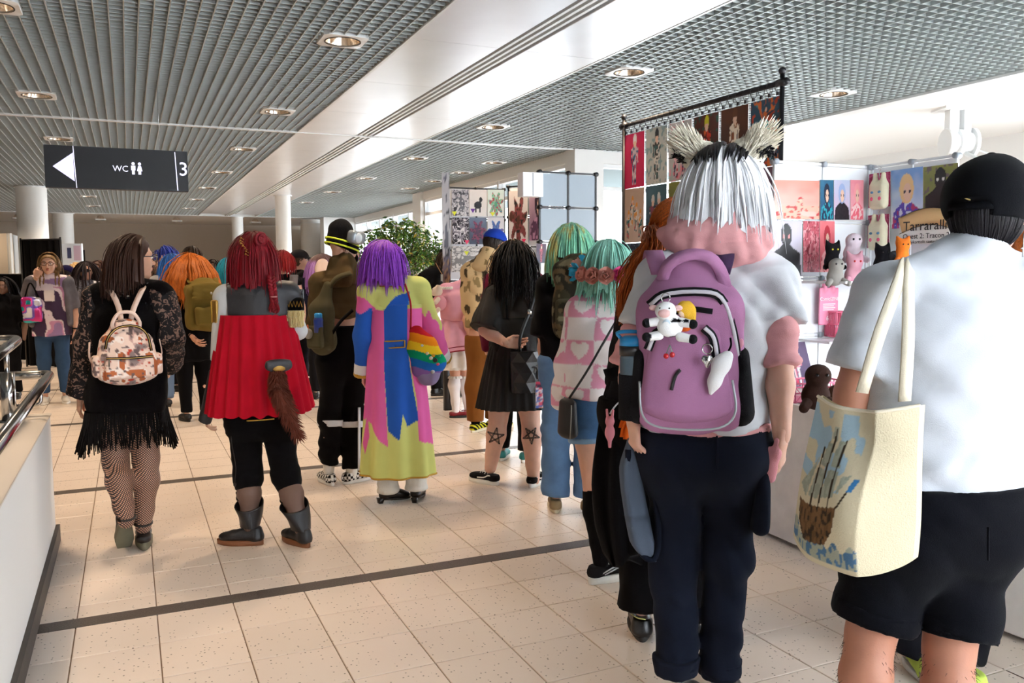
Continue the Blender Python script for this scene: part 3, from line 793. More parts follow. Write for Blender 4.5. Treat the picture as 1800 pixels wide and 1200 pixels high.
 def trousers(s, name, m, top, rad=(.098, .068, .055), t=(2.0, 2.0), fold=None, h=0.014, sides='lr', color=None, g=.01, k=.05, label=None):
  """rad = thigh, knee, hem radius; t: 1 = knee, 2 = ankle"""
  J, kk = s.J, s.s
  pr = s.torso(g)[:2] + s.glutes(g)
  for sd, tt in zip('lr', t):
   if sd not in sides: continue
   Hh, K, A = J['hip_' + sd], J['kn_' + sd], J['an_' + sd]
   pr += [p_rc(Hh, Hh + (K - Hh) * min(tt, 1), rad[0] * kk, (rad[1] if tt >= 1 else rad[0] + (rad[1] - rad[0]) * tt) * kk, clip=[] if tt >= 1 else [(Hh + (K - Hh) * tt, unit(K - Hh))], grp=sd)]
   if tt > 1:
    X = K + (A - K) * (tt - 1); pr += [p_rc(K, X + (A - K) * .05, rad[1] * kk, rad[2] * kk, clip=[(X, unit(A - K))], grp=sd)]
  return s.cloth(name, pr, m, h=h, k=k, fold=fold, clips=[((0, 0, top), (0, 0, 1.0))], color=color, label=label)

def hframe(s):
 hd = s.hd; yaw = s.yaw + math.radians(hd.get('yaw', 0)); p = math.radians(hd.get('pitch', 0)); r = math.radians(hd.get('roll', 0))
 cp, sp_ = math.cos(p), math.sin(p); cr, sr = math.cos(r), math.sin(r)
 Rp = np.array([[1, 0, 0], [0, cp, -sp_], [0, sp_, cp]]); Rr = np.array([[cr, 0, sr], [0, 1, 0], [-sr, 0, cr]])
 return rotz(yaw) @ Rp @ Rr
def head_mesh(s, h=.007):
 c = s.J['head']; R = hframe(s); k = s.s * s.hd.get('size', 1.0)
 def W(x, y, z): return c + R @ (np.array([x, y, z]) * k)
 rr = lambda *a: np.array(a) * k
 pr = [p_ball(W(0, -.012, .030), rr(.074, .092, .085), R), p_ball(W(0, .012, -.01), rr(.066, .074, .085), R),
   p_ball(W(0, .035, -.060), rr(.048, .048, .050), R), p_ball(W(0, .066, -.094), rr(.022, .020, .018), R),
   p_ball(W(.036, .05, -.035), rr(.026, .026, .028), R, k=.015), p_ball(W(-.036, .05, -.035), rr(.026, .026, .028), R, k=.015),
   p_ball(W(0, .074, .022), rr(.05, .018, .014), R, k=.012),
   p_rc(W(0, .088, .008), W(0, .107, -.028), .0075 * k, .012 * k, k=.010), p_ball(W(.012, .094, -.033), rr(.009, .010, .008), R, k=.006), p_ball(W(-.012, .094, -.033), rr(.009, .010, .008), R, k=.006),
   p_ball(W(.031, .088, .004), rr(.016, .012, .010), R, sub=1, k=.012), p_ball(W(-.031, .088, .004), rr(.016, .012, .010), R, sub=1, k=.012),
   p_ball(W(0, .087, -.056), rr(.021, .011, .006), R, k=.005), p_ball(W(0, .085, -.067), rr(.018, .011, .007), R, k=.005)]
 for g in (-1, 1):
  Re = R @ rotz(-g * .35)
  pr += [p_ball(W(g * .078, -.008, -.008), rr(.009, .021, .032), Re, k=.008), p_ball(W(g * .087, .0, -.004), rr(.006, .011, .018), Re, sub=1, k=.006)]
 n0 = s.J['neck'] - s.up * .03 * s.s
 pr += [p_rc(W(0, -.022, -.055), n0, .050 * s.s, .057 * s.s, k=.025)]
 return sdf(pr, h=h, k=.022 * k)
def face_parts(s, iris='#4a3a2a', brow='#4a3626', lip='#b0605a'):
 c = s.J['head']; R = hframe(s); k = s.s * s.hd.get('size', 1.0)
 def W(x, y, z): return c + R @ (np.array([x, y, z]) * k)
 mw = mat('eye_white', '#e8e4e0', 0.25); mi = mat('iris_' + iris, iris, 0.2); mb_ = mat('brow_' + brow, brow, 0.8); ml = mat('lip_' + lip, lip, 0.45)
 for g in (-1, 1):
  e = link('eye', MB().ball(W(g * .031, .077, .003), np.array([.0135, .0115, .0085]) * k, 12, 8, R), mw, s.o)
  link('iris', MB().ball(W(g * .031, .0865, .003), np.array([.0055, .0025, .0055]) * k, 10, 6, R), mi, e)
  link('eyebrow', MB().tube(smooth_line([W(g * .014, .092, .022), W(g * .032, .090, .029), W(g * .05, .078, .024)], 6), [.002 * k, .0035 * k, .0035 * k, .003 * k, .002 * k, .001 * k], 6), mb_, s.o)
 link('lips', MB().ball(W(0, .0915, -.056), np.array([.020, .007, .0045]) * k, 12, 6, R).ball(W(0, .090, -.0665), np.array([.017, .007, .0055]) * k, 12, 6, R), ml, s.o)
def glasses(s, col='#16161a', round_=False):
 c = s.J['head']; R = hframe(s); k = s.s * s.hd.get('size', 1.0)
 def W(x, y, z): return c + R @ (np.array([x, y, z]) * k)
 m = mat('glasses_' + col, col, 0.3); mb = MB()
 for g in (-1, 1):
  th = np.linspace(0, 2 * np.pi, 21); q = 2.6
  pts = [W(g * .034 + .026 * np.sign(math.cos(t)) * abs(math.cos(t)) ** (2 / q), .103 - .004 * abs(math.cos(t)), .002 + .019 * np.sign(math.sin(t)) * abs(math.sin(t)) ** (2 / q)) for t in th]
  mb.tube(pts, .0024 * k, 6)
  mb.tube([W(g * .060, .099, .006), W(g * .078, .07, .007), W(g * .081, .0, .006), W(g * .08, -.02, -.006)], .0022 * k, 6)
 mb.tube([W(-.009, .104, .006), W(0, .106, .009), W(.009, .104, .006)], .002 * k, 6)
 o = link('glasses', mb, m, s.o)
 ml = mat('lens', '#ffffff', 0.03, trans=1.0, spec=0.6); _mats['lens'].node_tree.nodes['Principled BSDF'].inputs['IOR'].default_value = 1.05
 mb = MB()
 for g in (-1, 1): mb.ball(W(g * .034, .102, .002), np.array([.0255, .0012, .0185]) * k, 14, 6, R)
 link('lens', mb, ml, o)
 return o
def hand_mesh(s, side='l', d=None, n=None, curl=.35, size=1.0, h=.005, spread=.0, thumb=.3, wrist=None, wr_r=.026):
 """d = direction from wrist to knuckles, n = where the palm faces"""
 W = s.J['wr_' + side] if wrist is None else np.asarray(wrist, float)
 if d is None: d = unit(s.J['wr_' + side] - s.J['el_' + side])
 d = unit(d); k = s.s * size
 if n is None: n = s.lat * (1 if side == 'l' else -1)
 n = unit(np.asarray(n, float) - np.dot(n, d) * d); sd = np.cross(d, n) * (1 if side == 'r' else -1)
 def L(a, b, c): return W + (d * a + sd * b + n * c) * k     # along, thumb-ward, palm-ward
 pr = [p_ell(L(-.02, 0, 0), L(.02, 0, 0), (.026 * k, .019 * k), (.034 * k, .017 * k), sd),
   p_ell(L(.02, 0, 0), L(.082, -.002, .002), (.036 * k, .016 * k), (.039 * k, .012 * k), sd),
   p_ball(L(.03, .022, .010), np.array([.017, .017, .017]) * k)]
 segs = [(.030, .045, .028, .022), (.010, .050, .031, .024), (-.011, .046, .028, .022), (-.030, .036, .022, .019)]
 for i, (off, a, b, c) in enumerate(segs):
  p0 = L(.082 - abs(off) * .15, off * 1.0, .0); fd = unit(d + sd * (off * 5 * spread)); nn = unit(n - n.dot(fd) * fd)
  ang = curl * (.75 + .12 * i); p = p0; r = .0088 * k * (.9 if i == 3 else 1)
  for j, ln in enumerate((a, b, c)):
   ang_t = ang * (1.0 if j == 0 else 1.35 if j == 1 else .9)
   fd, nn = unit(fd * math.cos(ang_t) + nn * math.sin(ang_t)), unit(nn * math.cos(ang_t) - fd * math.sin(ang_t))
   q = p + fd * ln * k; pr.append(p_rc(p, q, r, r * .9, k=.0035)); p = q; r *= .92
 t0 = L(.022, .026, .006); t1 = L(.052, .046, .012 + .02 * thumb); t2 = L(.080, .050 - .018 * thumb, .016 + .035 * thumb); t3 = L(.100, .047 - .04 * thumb, .018 + .05 * thumb)
 pr += [p_rc(t0, t1, .013 * k, .0105 * k, k=.008), p_rc(t1, t2, .0105 * k, .0095 * k, k=.004), p_rc(t2, t3, .0095 * k, .0075 * k, k=.004)]
 return sdf(pr, h=h, k=.008)

# ------------------------------------------------------------------ hair
def locks_mesh(P, R, N, fl=.45, n=5):
 """P (L, k, 3) lock lines, R (L, k) radii, N (L, 3) flat axis -> (V, F)"""
 Lc, k, _ = P.shape
 T = np.gradient(P, axis=1); T /= np.linalg.norm(T, axis=2)[..., None] + 1e-9
 A = np.zeros_like(P); u = N.copy()
 for i in range(k):
  a = u - (u * T[:, i]).sum(1)[:, None] * T[:, i]; a /= np.linalg.norm(a, axis=1)[:, None] + 1e-9; A[:, i] = a; u = a
 B = np.cross(T, A); th = np.arange(n) * 2 * np.pi / n
 V = P[:, :, None] + R[:, :, None, None] * (A[:, :, None] * np.cos(th)[None, None, :, None] * fl + B[:, :, None] * np.sin(th)[None, None, :, None])
 V = V.reshape(-1, 3)
 l = np.arange(Lc)[:, None, None] * (k * n); i = np.arange(k - 1)[None, :, None] * n; j = np.arange(n)[None, None]; j2 = (j + 1) % n
 Q = np.stack(np.broadcast_arrays(l + i + j, l + i + j2, l + i + n + j2, l + i + n + j), -1).reshape(-1, 4)
 return V, Q
def hair(s, m, n=180, hem=-.12, hemv=.03, rad=.012, grav=.55, thick=.010, wave=.0, wavef=28, crown=(0, -.02, 1), front=.25, seed=1, name='hair', steps=11, push=(), flip=0.0, scale=(1, 1, 1), cap=True, color=None, side_low=-.55, back_low=-.8, spread=0.0, taper=.25, face=True, clump=0.0, label=None, capm=None, out=.0, mass=None, ymax=2., hug=0.0, sheet=True, facey=.03):
 """locks flow from the crown over the skull and fall; hem = height of the tips over the head centre"""
 n = int(n * .6); rad *= 1.22; g = np.random.default_rng(seed); c0 = s.J['head']; R = hframe(s); k = s.s * s.hd.get('size', 1.0)
 rad_s = np.array([.086, .108, .108]) * k * np.array(scale); c = c0 + R @ (np.array([0, -.010, .014]) * k)
 # roots
 pts = []
 while len(pts) < n:
  v = unit(g.normal(size=3)); x, y, z = v
  if y > ymax: continue
  if face and y > .30 and z < .10 + front * 1.6 * (y - .30) + front: continue
  if y > -.35 and y <= .30 and z < side_low: continue
  if y <= -.35 and z < back_low: continue
  pts.append(v)
 D = np.array(pts); crown = unit(np.array(crown, float))
 def run(D, lay, jit, ph, zh):
  n = len(D); X = c + (D * (1 + lay[:, None] * thick / .1)) * rad_s @ R.T
  nrm = (D / np.array(scale)) @ R.T; nrm /= np.linalg.norm(nrm, axis=1)[:, None]
  flow = D - crown; flow -= (flow * D).sum(1)[:, None] * D; flow = flow @ R.T; flow /= np.linalg.norm(flow, axis=1)[:, None] + 1e-6
  Ltot = np.maximum(X[:, 2] - zh, .02) * (1.04 + .5 * np.clip(D[:, 2], 0, 1) * .6) + .03 * np.clip(D[:, 2], 0, 1)
  st = Ltot / steps; d = flow + g.normal(size=(n, 3)) * .08 * jit; d /= np.linalg.norm(d, axis=1)[:, None]; P = [X.copy()]
  for i in range(steps):
   d = d + np.array([0, 0, -1.0]) * grav * (.35 + .9 * i / steps) + g.normal(size=(n, 3)) * .05 * jit
   if wave: d = d + np.stack([np.sin(ph + i * wavef / steps), np.cos(ph * 1.7 + i * wavef / steps), 0 * ph], -1) * wave
   if out: d[:, :2] += out * unit_rows((X - c)[:, :2])
   if flip and i > steps * .65: d = d + np.concatenate([unit_rows((X - c)[:, :2]) * flip, np.full((n, 1), flip * .6)], 1)
   d /= np.linalg.norm(d, axis=1)[:, None]; X = X + d * st[:, None]
   q = (X - c) @ R / rad_s; r = np.linalg.norm(q, axis=1); lim = 1 + lay * thick / .1
   tgt = np.where(r < lim, lim, r + (lim - r) * hug); X = c + (q / r[:, None] * tgt[:, None] * rad_s) @ R.T
   for p in push:
    dd = _ev(p, X); b = dd < (.006 + .02 * lay)
    if b.any():
     e = 1e-3; Xb = X[b]; gr = np.stack([_ev(p, Xb + e * np.eye(3)[a]) - dd[b] for a in range(3)], -1) / e
     gr /= np.linalg.norm(gr, axis=1)[:, None] + 1e-6; X[b] = Xb + gr * ((.006 + .02 * lay[b]) - dd[b])[:, None]
   P.append(X.copy())
  return P, nrm
 lay = g.random(n) * (1.15 if sheet else 1)
 P, nrm = run(D, lay, 1.0, g.random(n) * 6.28, c0[2] + hem * k + g.normal(size=n) * hemv * k)
 P = np.stack(P, 1)
 prof = np.interp(np.linspace(0, 1, steps + 1), [0, .15, .7, 1], [.55, 1, .9, taper])
 RR = rad * k * (0.6 + .8 * g.random(n))[:, None] * prof[None]
 V, Qf = locks_mesh(P, RR, nrm, .4, 3)
 mb = MB(); mb.add(V, Qf, None if color is None else color(V))
 if sheet:      # smooth sheet of hair under the loose locks, open towards the face
  w_ = 140; e1 = unit(np.cross(crown, [.1, .3, 1.0])); e2 = np.cross(e1, crown); a_ = np.arange(w_) * 2 * np.pi / w_
  D2 = crown + .16 * (np.cos(a_)[:, None] * e1 + np.sin(a_)[:, None] * e2); D2 /= np.linalg.norm(D2, axis=1)[:, None]
  l2 = .72 + .22 * np.repeat(g.random(w_ // 2), 2); Ps, _ = run(D2, l2, .25, np.zeros(w_), c0[2] + hem * k + .012 * k + np.repeat(g.normal(size=w_ // 2), 2) * hemv * .6 * k); Gs = np.stack(Ps, 0)
  q = (Gs - c0) @ R / k; bad = ((q[..., 1] > facey) & (q[..., 2] < .055) & (q[..., 2] > -.12)).any(0)
  if bad.any() and not bad.all():
   b0 = np.flatnonzero(bad & ~np.roll(bad, -1))[0]; Gs = np.roll(Gs, -(b0 + 1), 1)[:, :w_ - int(bad.sum())]
  mb.grid(Gs, None if color is None else color(Gs.reshape(-1, 3)))
 o = link(name, mb, m, s.o, label=label)
 if cap:
  nv = unit(np.array([0, .80, -.60])); nW = R @ nv
  pr = [p_ball(c, rad_s * 1.01, R, clip=[(c + nW * .030 * k, nW)] if face else [])]
  if mass is None and hem < -.1: mass = (.066, .040)
  if mass:
   zz = (hem + .035) * k; pr += [p_ell(c + R @ (np.array([0, -.035, -.02]) * k), np.array([c[0], c[1], c0[2] + zz]) + R @ (np.array([0, -.05, 0]) * k) * [1, 1, 0], (.078 * k * scale[0], .055 * k), (mass[0] * k * scale[0], mass[1] * k), R[:, 0])]
  V, Qf = sdf(pr, h=.009, k=.02); mb = MB(); mb.add(V, Qf, None if color is None else color(V)); link('scalp_hair', mb, capm or m, o)
 return o
def unit_rows(a):
 return a / (np.linalg.norm(a, axis=1)[:, None] + 1e-6)
def tail_locks(s, m, path, n=60, rad0=.02, rad=.008, seed=2, name='ponytail', spread=None, wave=.01, parent=None, taper=.2, steps=18):
 """bundle of locks following a path; spread = bundle radius along it"""
 g = np.random.default_rng(seed); C = smooth_line(path, steps); k = len(C)
 spread = np.interp(np.linspace(0, 1, k), np.linspace(0, 1, len(spread)), spread) if spread is not None else np.full(k, rad0)
 T = np.gradient(C, axis=0); T /= np.linalg.norm(T, axis=1)[:, None]
 u = np.array([1.0, 0, .1]); A = np.cross(T, u); A /= np.linalg.norm(A, axis=1)[:, None]; B = np.cross(T, A)
 a = g.random(n) * 6.28; r = np.sqrt(g.random(n)); dev = g.normal(size=(n, k, 3)).cumsum(1) * wave * .25
 P = C[None] + (spread[None, :] * r[:, None])[..., None] * (A[None] * np.cos(a)[:, None, None] + B[None] * np.sin(a)[:, None, None]) + dev
 e = np.linspace(0, 1, k)
 RR = rad * (.7 + .6 * g.random(n))[:, None] * np.interp(e, [0, .1, .7, 1], [.5, 1, .9, taper])[None]
 V, Q = locks_mesh(P, RR, np.tile(A[0], (n, 1)))
 mb = MB(); mb.add(V, Q); return link(name, mb, m, parent or s.o)

# ------------------------------------------------------------------ shoes
def shoe(s, side, toe=0.0, L=.25, m=None, ms=None, pitch=0.0, kind='sneaker', extra=None, w=.043, sole_h=.022, name='shoe', ankle=None, yaw_abs=None, z=0.0, top=.075, h=.007, color=None, pivot=None):
 """toe = turn of the toes outward (deg). sole and upper are parts of the shoe"""
 A = s.J['an_' + side] if ankle is None else np.asarray(ankle, float); k = s.s
 g = -1 if side == 'r' else 1
 R = rotz(s.yaw + math.radians(g * toe) if yaw_abs is None else yaw_abs)
 p = math.radians(pitch); Rp = np.array([[1, 0, 0], [0, math.cos(p), -math.sin(p)], [0, math.sin(p), math.cos(p)]]); R = R @ Rp
 O = np.array([A[0], A[1], z]) if pivot is None else np.asarray(pivot, float)
 L = L * k; w = w * k
 def W(x, y, zz): return O + R @ np.array([x, y, zz])
 def out(zz, gr=0.0, n=28):
  th = np.arange(n) * 2 * np.pi / n; pts = []
  for t in th:
   y = math.cos(t); x = math.sin(t); ww = np.interp(y, [-1, -.5, .2, .7, 1], [.72, .78, 1.0, .92, .7])
   pts.append(W(x * (w + gr) * ww * abs(1) , -L * .27 + (y + 1) / 2 * (L + 2 * gr) - gr, zz))
  return pts
 ms = ms or mat('rubber_white', '#e6e3dc', 0.6)
 mb = MB(); mb.loft([out(0), out(.003, .003), out(sole_h, .004), out(sole_h + .002, .0)])
 U = [p_ell(W(0, -L * .16, sole_h + .018), W(0, -L * .10, top), (w * .74, L * .13), (w * .66, L * .13), R[:, 0], k=.02),
   p_ell(W(0, -L * .08, sole_h + .02), W(0, L * .35, sole_h + .022), (w * .78, .036 * k), (w * .90, .030 * k), R[:, 0], k=.03),
   p_ball(W(0, L * .50, sole_h + .014), np.array([w * .92, L * .20, .026 * k]), R, k=.03),
   p_ell(W(0, -L * .02, top - .012), W(0, L * .22, sole_h + .042), (w * .5, .018 * k), (w * .6, .016 * k), R[:, 0], k=.02)]
 V, Q = sdf(U, h=h, k=.02, clips=[(W(0, 0, sole_h - .002), -R[:, 2]), (W(0, 0, top), R[:, 2])])
 ub = MB(); ub.add(V, Q, None if color is None else color((V - O) @ R))
 o = link(name, ub, m, s.o); link('sole', mb, ms, o)
 if kind in ('skate', 'sneaker'):
  lb = MB()
  for i in range(4):
   y = L * (.06 + .075 * i); zz = np.interp(y, [0, L * .22, L * .45], [top - .002, sole_h + .060, sole_h + .042])
   lb.tube([W(-w * .5, y, zz - .010), W(0, y + .004, zz + .003), W(w * .5, y, zz - .010)], .003, 6)
  link('laces', lb, mat('lace_white', '#dedcd6', 0.8), o)
 return o, W, L, w
# ================================================================== people in front
def wr(amp, s, off=0.0):
 return lambda X: amp * vnoise(X, s, off)
def ridge(amp, s, off=0.0, tilt=0.0):
 """creases: sharp folds of noise; tilt leans them sideways with height"""
 def f(X):
  Y = X + np.stack([tilt * X[..., 2], -tilt * X[..., 2], 0 * X[..., 2]], -1) if tilt else X
  return amp * (1 - 2.6 * np.abs(vnoise(Y, s, off)))
 return f
def wsum(*fs):
 return lambda X: sum(f(X) for f in fs)
black_c = cloth('black_cotton', '#0d0d10'); navy_c = cloth('navy_twill', '#161b28', bscale=(700, 700, 500)); white_c = cloth('white_cotton', '#cdd1d9')
m_blackrub = mat('rubber_black', '#1c1b1b', 0.6); m_cream = cloth('cream_canvas', '#e6dcc6', noise=.08)

# ---------------------------------------------------------------- person with white wig and pink backpack
def P_wig():
 s = Fig((1236, 1222), H=1.76, yaw=-2, bw=1.12, lw=.88, aw=1.05, hw=1.15, D=2.82,
   head=(1272, 338, .03), neck=(1258, 425, .03), sh_l=(1160, 492, 0), sh_r=(1352, 492, .02), el_l=(1112, 640, -.02), wr_l=(1113, 735, -.07),
   el_r=(1370, 638, -.06), wr_r=(1374, 768, -.09), chest=(1250, 560, 0), waist=(1240, 660, 0), pel=(1234, 770, 0),
   hip_l=(1188, 790, 0), hip_r=(1284, 790, 0), kn_l=(1186, 985, .04), kn_r=(1276, 985, .02), an_l=(1188, 1180, -.04), an_r=(1264, 1184, .0))
 s.hd = dict(yaw=-8, pitch=-4)
 o = s.start('person with shaggy white wig and furry cat ears, pink hoodie, navy cargo trousers', '#e0ae97', head=s.hd,
    hands=[dict(side='r', d=s.up * -1 + s.fwd * .1, n=-s.lat + s.fwd * .3, curl=.55, thumb=.5), dict(side='l', d=-s.up + s.lat * .05, n=s.lat + s.fwd * .5, curl=.75, thumb=.6)])
 J = s.J; pink = cloth('pink_fleece', '#e3a5a6'); wh = cloth('white_fleece', '#d6d8dd')
 hem = s.P(1240, 742)[2]
 fo = wsum(wr(.012, (7, 7, 5)), wr(.006, (16, 16, 22), 3))
 s.top('hoodie', wh, hem, (.62, .58), g=.030, sg=(.032, .048), loose=(.215, .155), fold=wsum(ridge(.009, (9, 9, 1.5), 0, .8), ridge(.006, (10, 10, 2), 3, -1.1), wr(.006, (6, 6, 6))), h=.011, label='white hoodie body with cropped white sleeves')
 hb = s.P(1240, 760)[2]
 s.cloth('waistband', [p_ell(np.array([J['pel'][0], J['pel'][1], hem + .05]), np.array([J['pel'][0], J['pel'][1], hb - .02]), (.226, .166), (.216, .155), s.hiplat)], pink, fold=wr(.004, (20, 20, 6)), clips=[((0, 0, hem + .005), (0, 0, 1.)), ((0, 0, hb), (0, 0, -1.))], label='pale pink ribbed waistband')
 for sd in 'lr':      # rolled pink sleeves
  S, E, W = J['sh_' + sd], J['el_' + sd], J['wr_' + sd]; a = S + (E - S) * .45; b = E + (W - E) * .02
  s.cloth('sleeve', [p_rc(a, b, .074, .066, clip=[(b + (b - a) * .08, unit(b - a)), (a, unit(a - b))])], pink, h=.009, fold=wsum(ridge(.011, (7, 7, 30)), wr(.006, (14, 14, 60), 5)), label='rolled pink sleeve')
 # hood lying round the neck
 c = J['neck'] + s.up * .018
 th = np.linspace(0, 2 * np.pi, 17); pr = []
 for (rx, ry, up_, r0, tw) in ((.150, .105, -.022, .034, .0), (.132, .100, .022, .030, .7), (.112, .092, .060, .026, 1.5)):      # rolls of the hood lying on each other
  ring = [c + s.lat * (rx * math.cos(t)) + s.fwd * (-.025 + ry * math.sin(t)) + s.up * (up_ + .020 * math.sin(t) + .014 * math.cos(2 * t + tw) - .012 * math.cos(t + tw)) for t in th]
  pr += [p_rc(ring[i], ring[i + 1], r0 + .014 * max(0, -math.sin(th[i])), r0 + .014 * max(0, -math.sin(th[i + 1])), k=.012 if i else .003) for i in range(16)]
 pr += [p_ell(c - s.fwd * .125 + s.up * .01 + s.lat * .02, c - s.fwd * .135 - s.up * .085 + s.lat * .01, (.115, .03), (.05, .028), s.lat, k=.006)]
 s.cloth('hood', pr, pink, h=.008, k=.010, fold=wsum(ridge(.006, (9, 9, 14), 0, .8), ridge(.004, (18, 18, 26), 2)), label='thick pink hood folded on the shoulders')
 tr = s.trousers('trousers', navy_c, hb + .03, (.104, .074, .066), (1.98, 1.98), fold=wsum(ridge(.006, (9, 9, 1.5), 0, .6), ridge(.006, (3, 3, 12), 4, .5)), g=.022, h=.011)
 for sd, g in (('l', -1), ('r', 1)):
  mb = MB(); K, A = J['kn_' + sd], J['an_' + sd]; X = A + (K - A) * .06
  V, Q = sdf([p_ell(X - s.up * .02, X + s.up * .025, (.066, .066), (.074, .074), s.lat)], h=.008, fold=wr(.007, (45, 45, 3)), clips=[(X + s.up * .03, s.up), (X - s.up * .03, -s.up)]); mb.add(V, Q); link('cuff', mb, navy_c, s.o)
 # cargo pocket on the right thigh, seam, drawstring
 Hp = J['hip_r'] + (J['kn_r'] - J['hip_r']) * .40 + s.lat * .092 - s.fwd * .02
 V, Q = sdf([p_box(Hp, (.022, .075, .105), s.R @ rotz(.2), .02)], h=.01, fold=wr(.012, (9, 9, 12))); link('cargo_pocket', MB().add(V, Q), navy_c, s.o)
 link('seam', MB().tube(smooth_line([J['pel'] - s.tf * .162 + s.up * .04, J['pel'] - s.tf * .170 - s.up * .05, J['pel'] - s.tf * .14 - s.up * .12], 10), .003, 6), navy_c, s.o)
 for sd, yw in (('l', -14), ('r', -10)):
  shoe(s, sd, m=leather('black_shoe_leather', '#141415', .3), ms=m_blackrub, yaw_abs=s.yaw + math.radians(yw), L=.29, w=.048, kind='plain', top=.09)
 # wig
 wigm = hairm('white_wig_hair', '#f6f7fa', noise=.04, rough=.6)
 wg = hair(s, wigm, n=2700, hem=-.085, hemv=.022, rad=.0042, thick=.020, grav=.5, crown=(0, -.1, 1), front=.2, seed=3, name='wig', scale=(.99, 1.02, 1.03), flip=.06, taper=.12, label='shaggy white wig', back_low=-.6)
 R = hframe(s); c = J['head']
 g = np.random.default_rng(5)
 # black streaks over the crown
 Pk = []
 for i in range(46):
  a = g.uniform(-1, 1); side = a * .125; L = g.uniform(.14, .32); y0 = -.02 + g.normal() * .012
  pts = []
  for t in np.linspace(0, 1, 9):
   v = unit([side * (5 + 9 * t), .30 - L * 8.5 * t, 1.0]); pts.append(c + R @ (np.array([0, -.010, .014]) + v * np.array([.086, .110, .111]) * 1.29))
  Pk.append(pts)
 wv = np.concatenate([np.array([v.co[:] for v in wg.data.vertices])]) + s.base - c; wr_ = np.linalg.norm(wv, axis=1); wd = wv / wr_[:, None]; Pk = np.array(Pk)
 for i in range(Pk.shape[0]):
  for j in range(Pk.shape[1]):
   d = Pk[i, j] - c; d = d / np.linalg.norm(d); m_ = wd @ d > .992; Pk[i, j] = c + d * ((np.percentile(wr_[m_], 97) if m_.any() else .14) + .007)
 V, Q = locks_mesh(np.array(Pk), .0055 * np.array([.3, 1, 1.1, 1, .9, .8, .6, .4, .15])[None] * g.uniform(.6, 1.3, 46)[:, None], np.tile(s.up, (46, 1)))
 link('black_streaks', MB().add(V, Q), hairm('black_wig_hair', '#15151a', .2), wg, label='black streaks across the crown')
 # furry ears
 for gx in (-1, 1):
  b = c + R @ np.array([gx * .080, -.015, .120]); t = c + R @ np.array([gx * .132, -.03, .172])
  V, Q = sdf([p_ell(b, t, (.060, .040), (.028, .020), R[:, 0])], h=.007, fold=wsum(wr(.007, (70, 70, 70)), wr(.005, (35, 35, 35), 3)))
  e = link('fur_ear', MB().add(V, Q), cloth('cream_fur', '#f4ecd9', noise=.04, bump=.8, bscale=(300, 300, 300)), wg, label='cream furry cat ear')
  nn = unit_rows(g.normal(size=(420, 3)) * [1, 1, .8]); base_ = b + (t - b) * g.random((420, 1)) + nn * .036
  Pf = base_[:, None] + unit_rows(nn * .45 + unit(t - b) * .9)[:, None] * np.linspace(0, .034, 5)[None, :, None] + nn[:, None] * .004
  V, Q = locks_mesh(Pf, .004 * np.array([1, 1, .8, .5, .1])[None].repeat(420, 0), nn[:, [1, 2, 0]]); link('fur', MB().add(V, Q), _mats['cream_fur'], e)
  ti = b + (t - b) * .62 + R @ np.array([gx * .022, -.010, -.030])
  n2 = 80; nn = unit_rows(g.normal(size=(n2, 3)) + (R @ np.array([gx * .8, -.5, -.3]))); Pf = (ti + g.normal(size=(n2, 3)) * .010)[:, None] + nn[:, None] * np.linspace(0, .020, 5)[None, :, None]
  V, Q = locks_mesh(Pf, .0045 * np.array([1, 1, .8, .5, .1])[None].repeat(n2, 0), nn[:, [1, 2, 0]]); link('black_fur_tip', MB().add(V, Q), _mats['black_wig_hair'], e, label='black fur inside the ear')
 link('ring', MB().tube([J['wr_r'] - s.up * .088 + s.lat * (.004 * math.cos(t)) + s.fwd * .02 + s.up * .01 * math.sin(t) for t in np.linspace(0, 6.3, 12)], .0016, 6), m_chrome, o)
 return s
S_wig = P_wig()

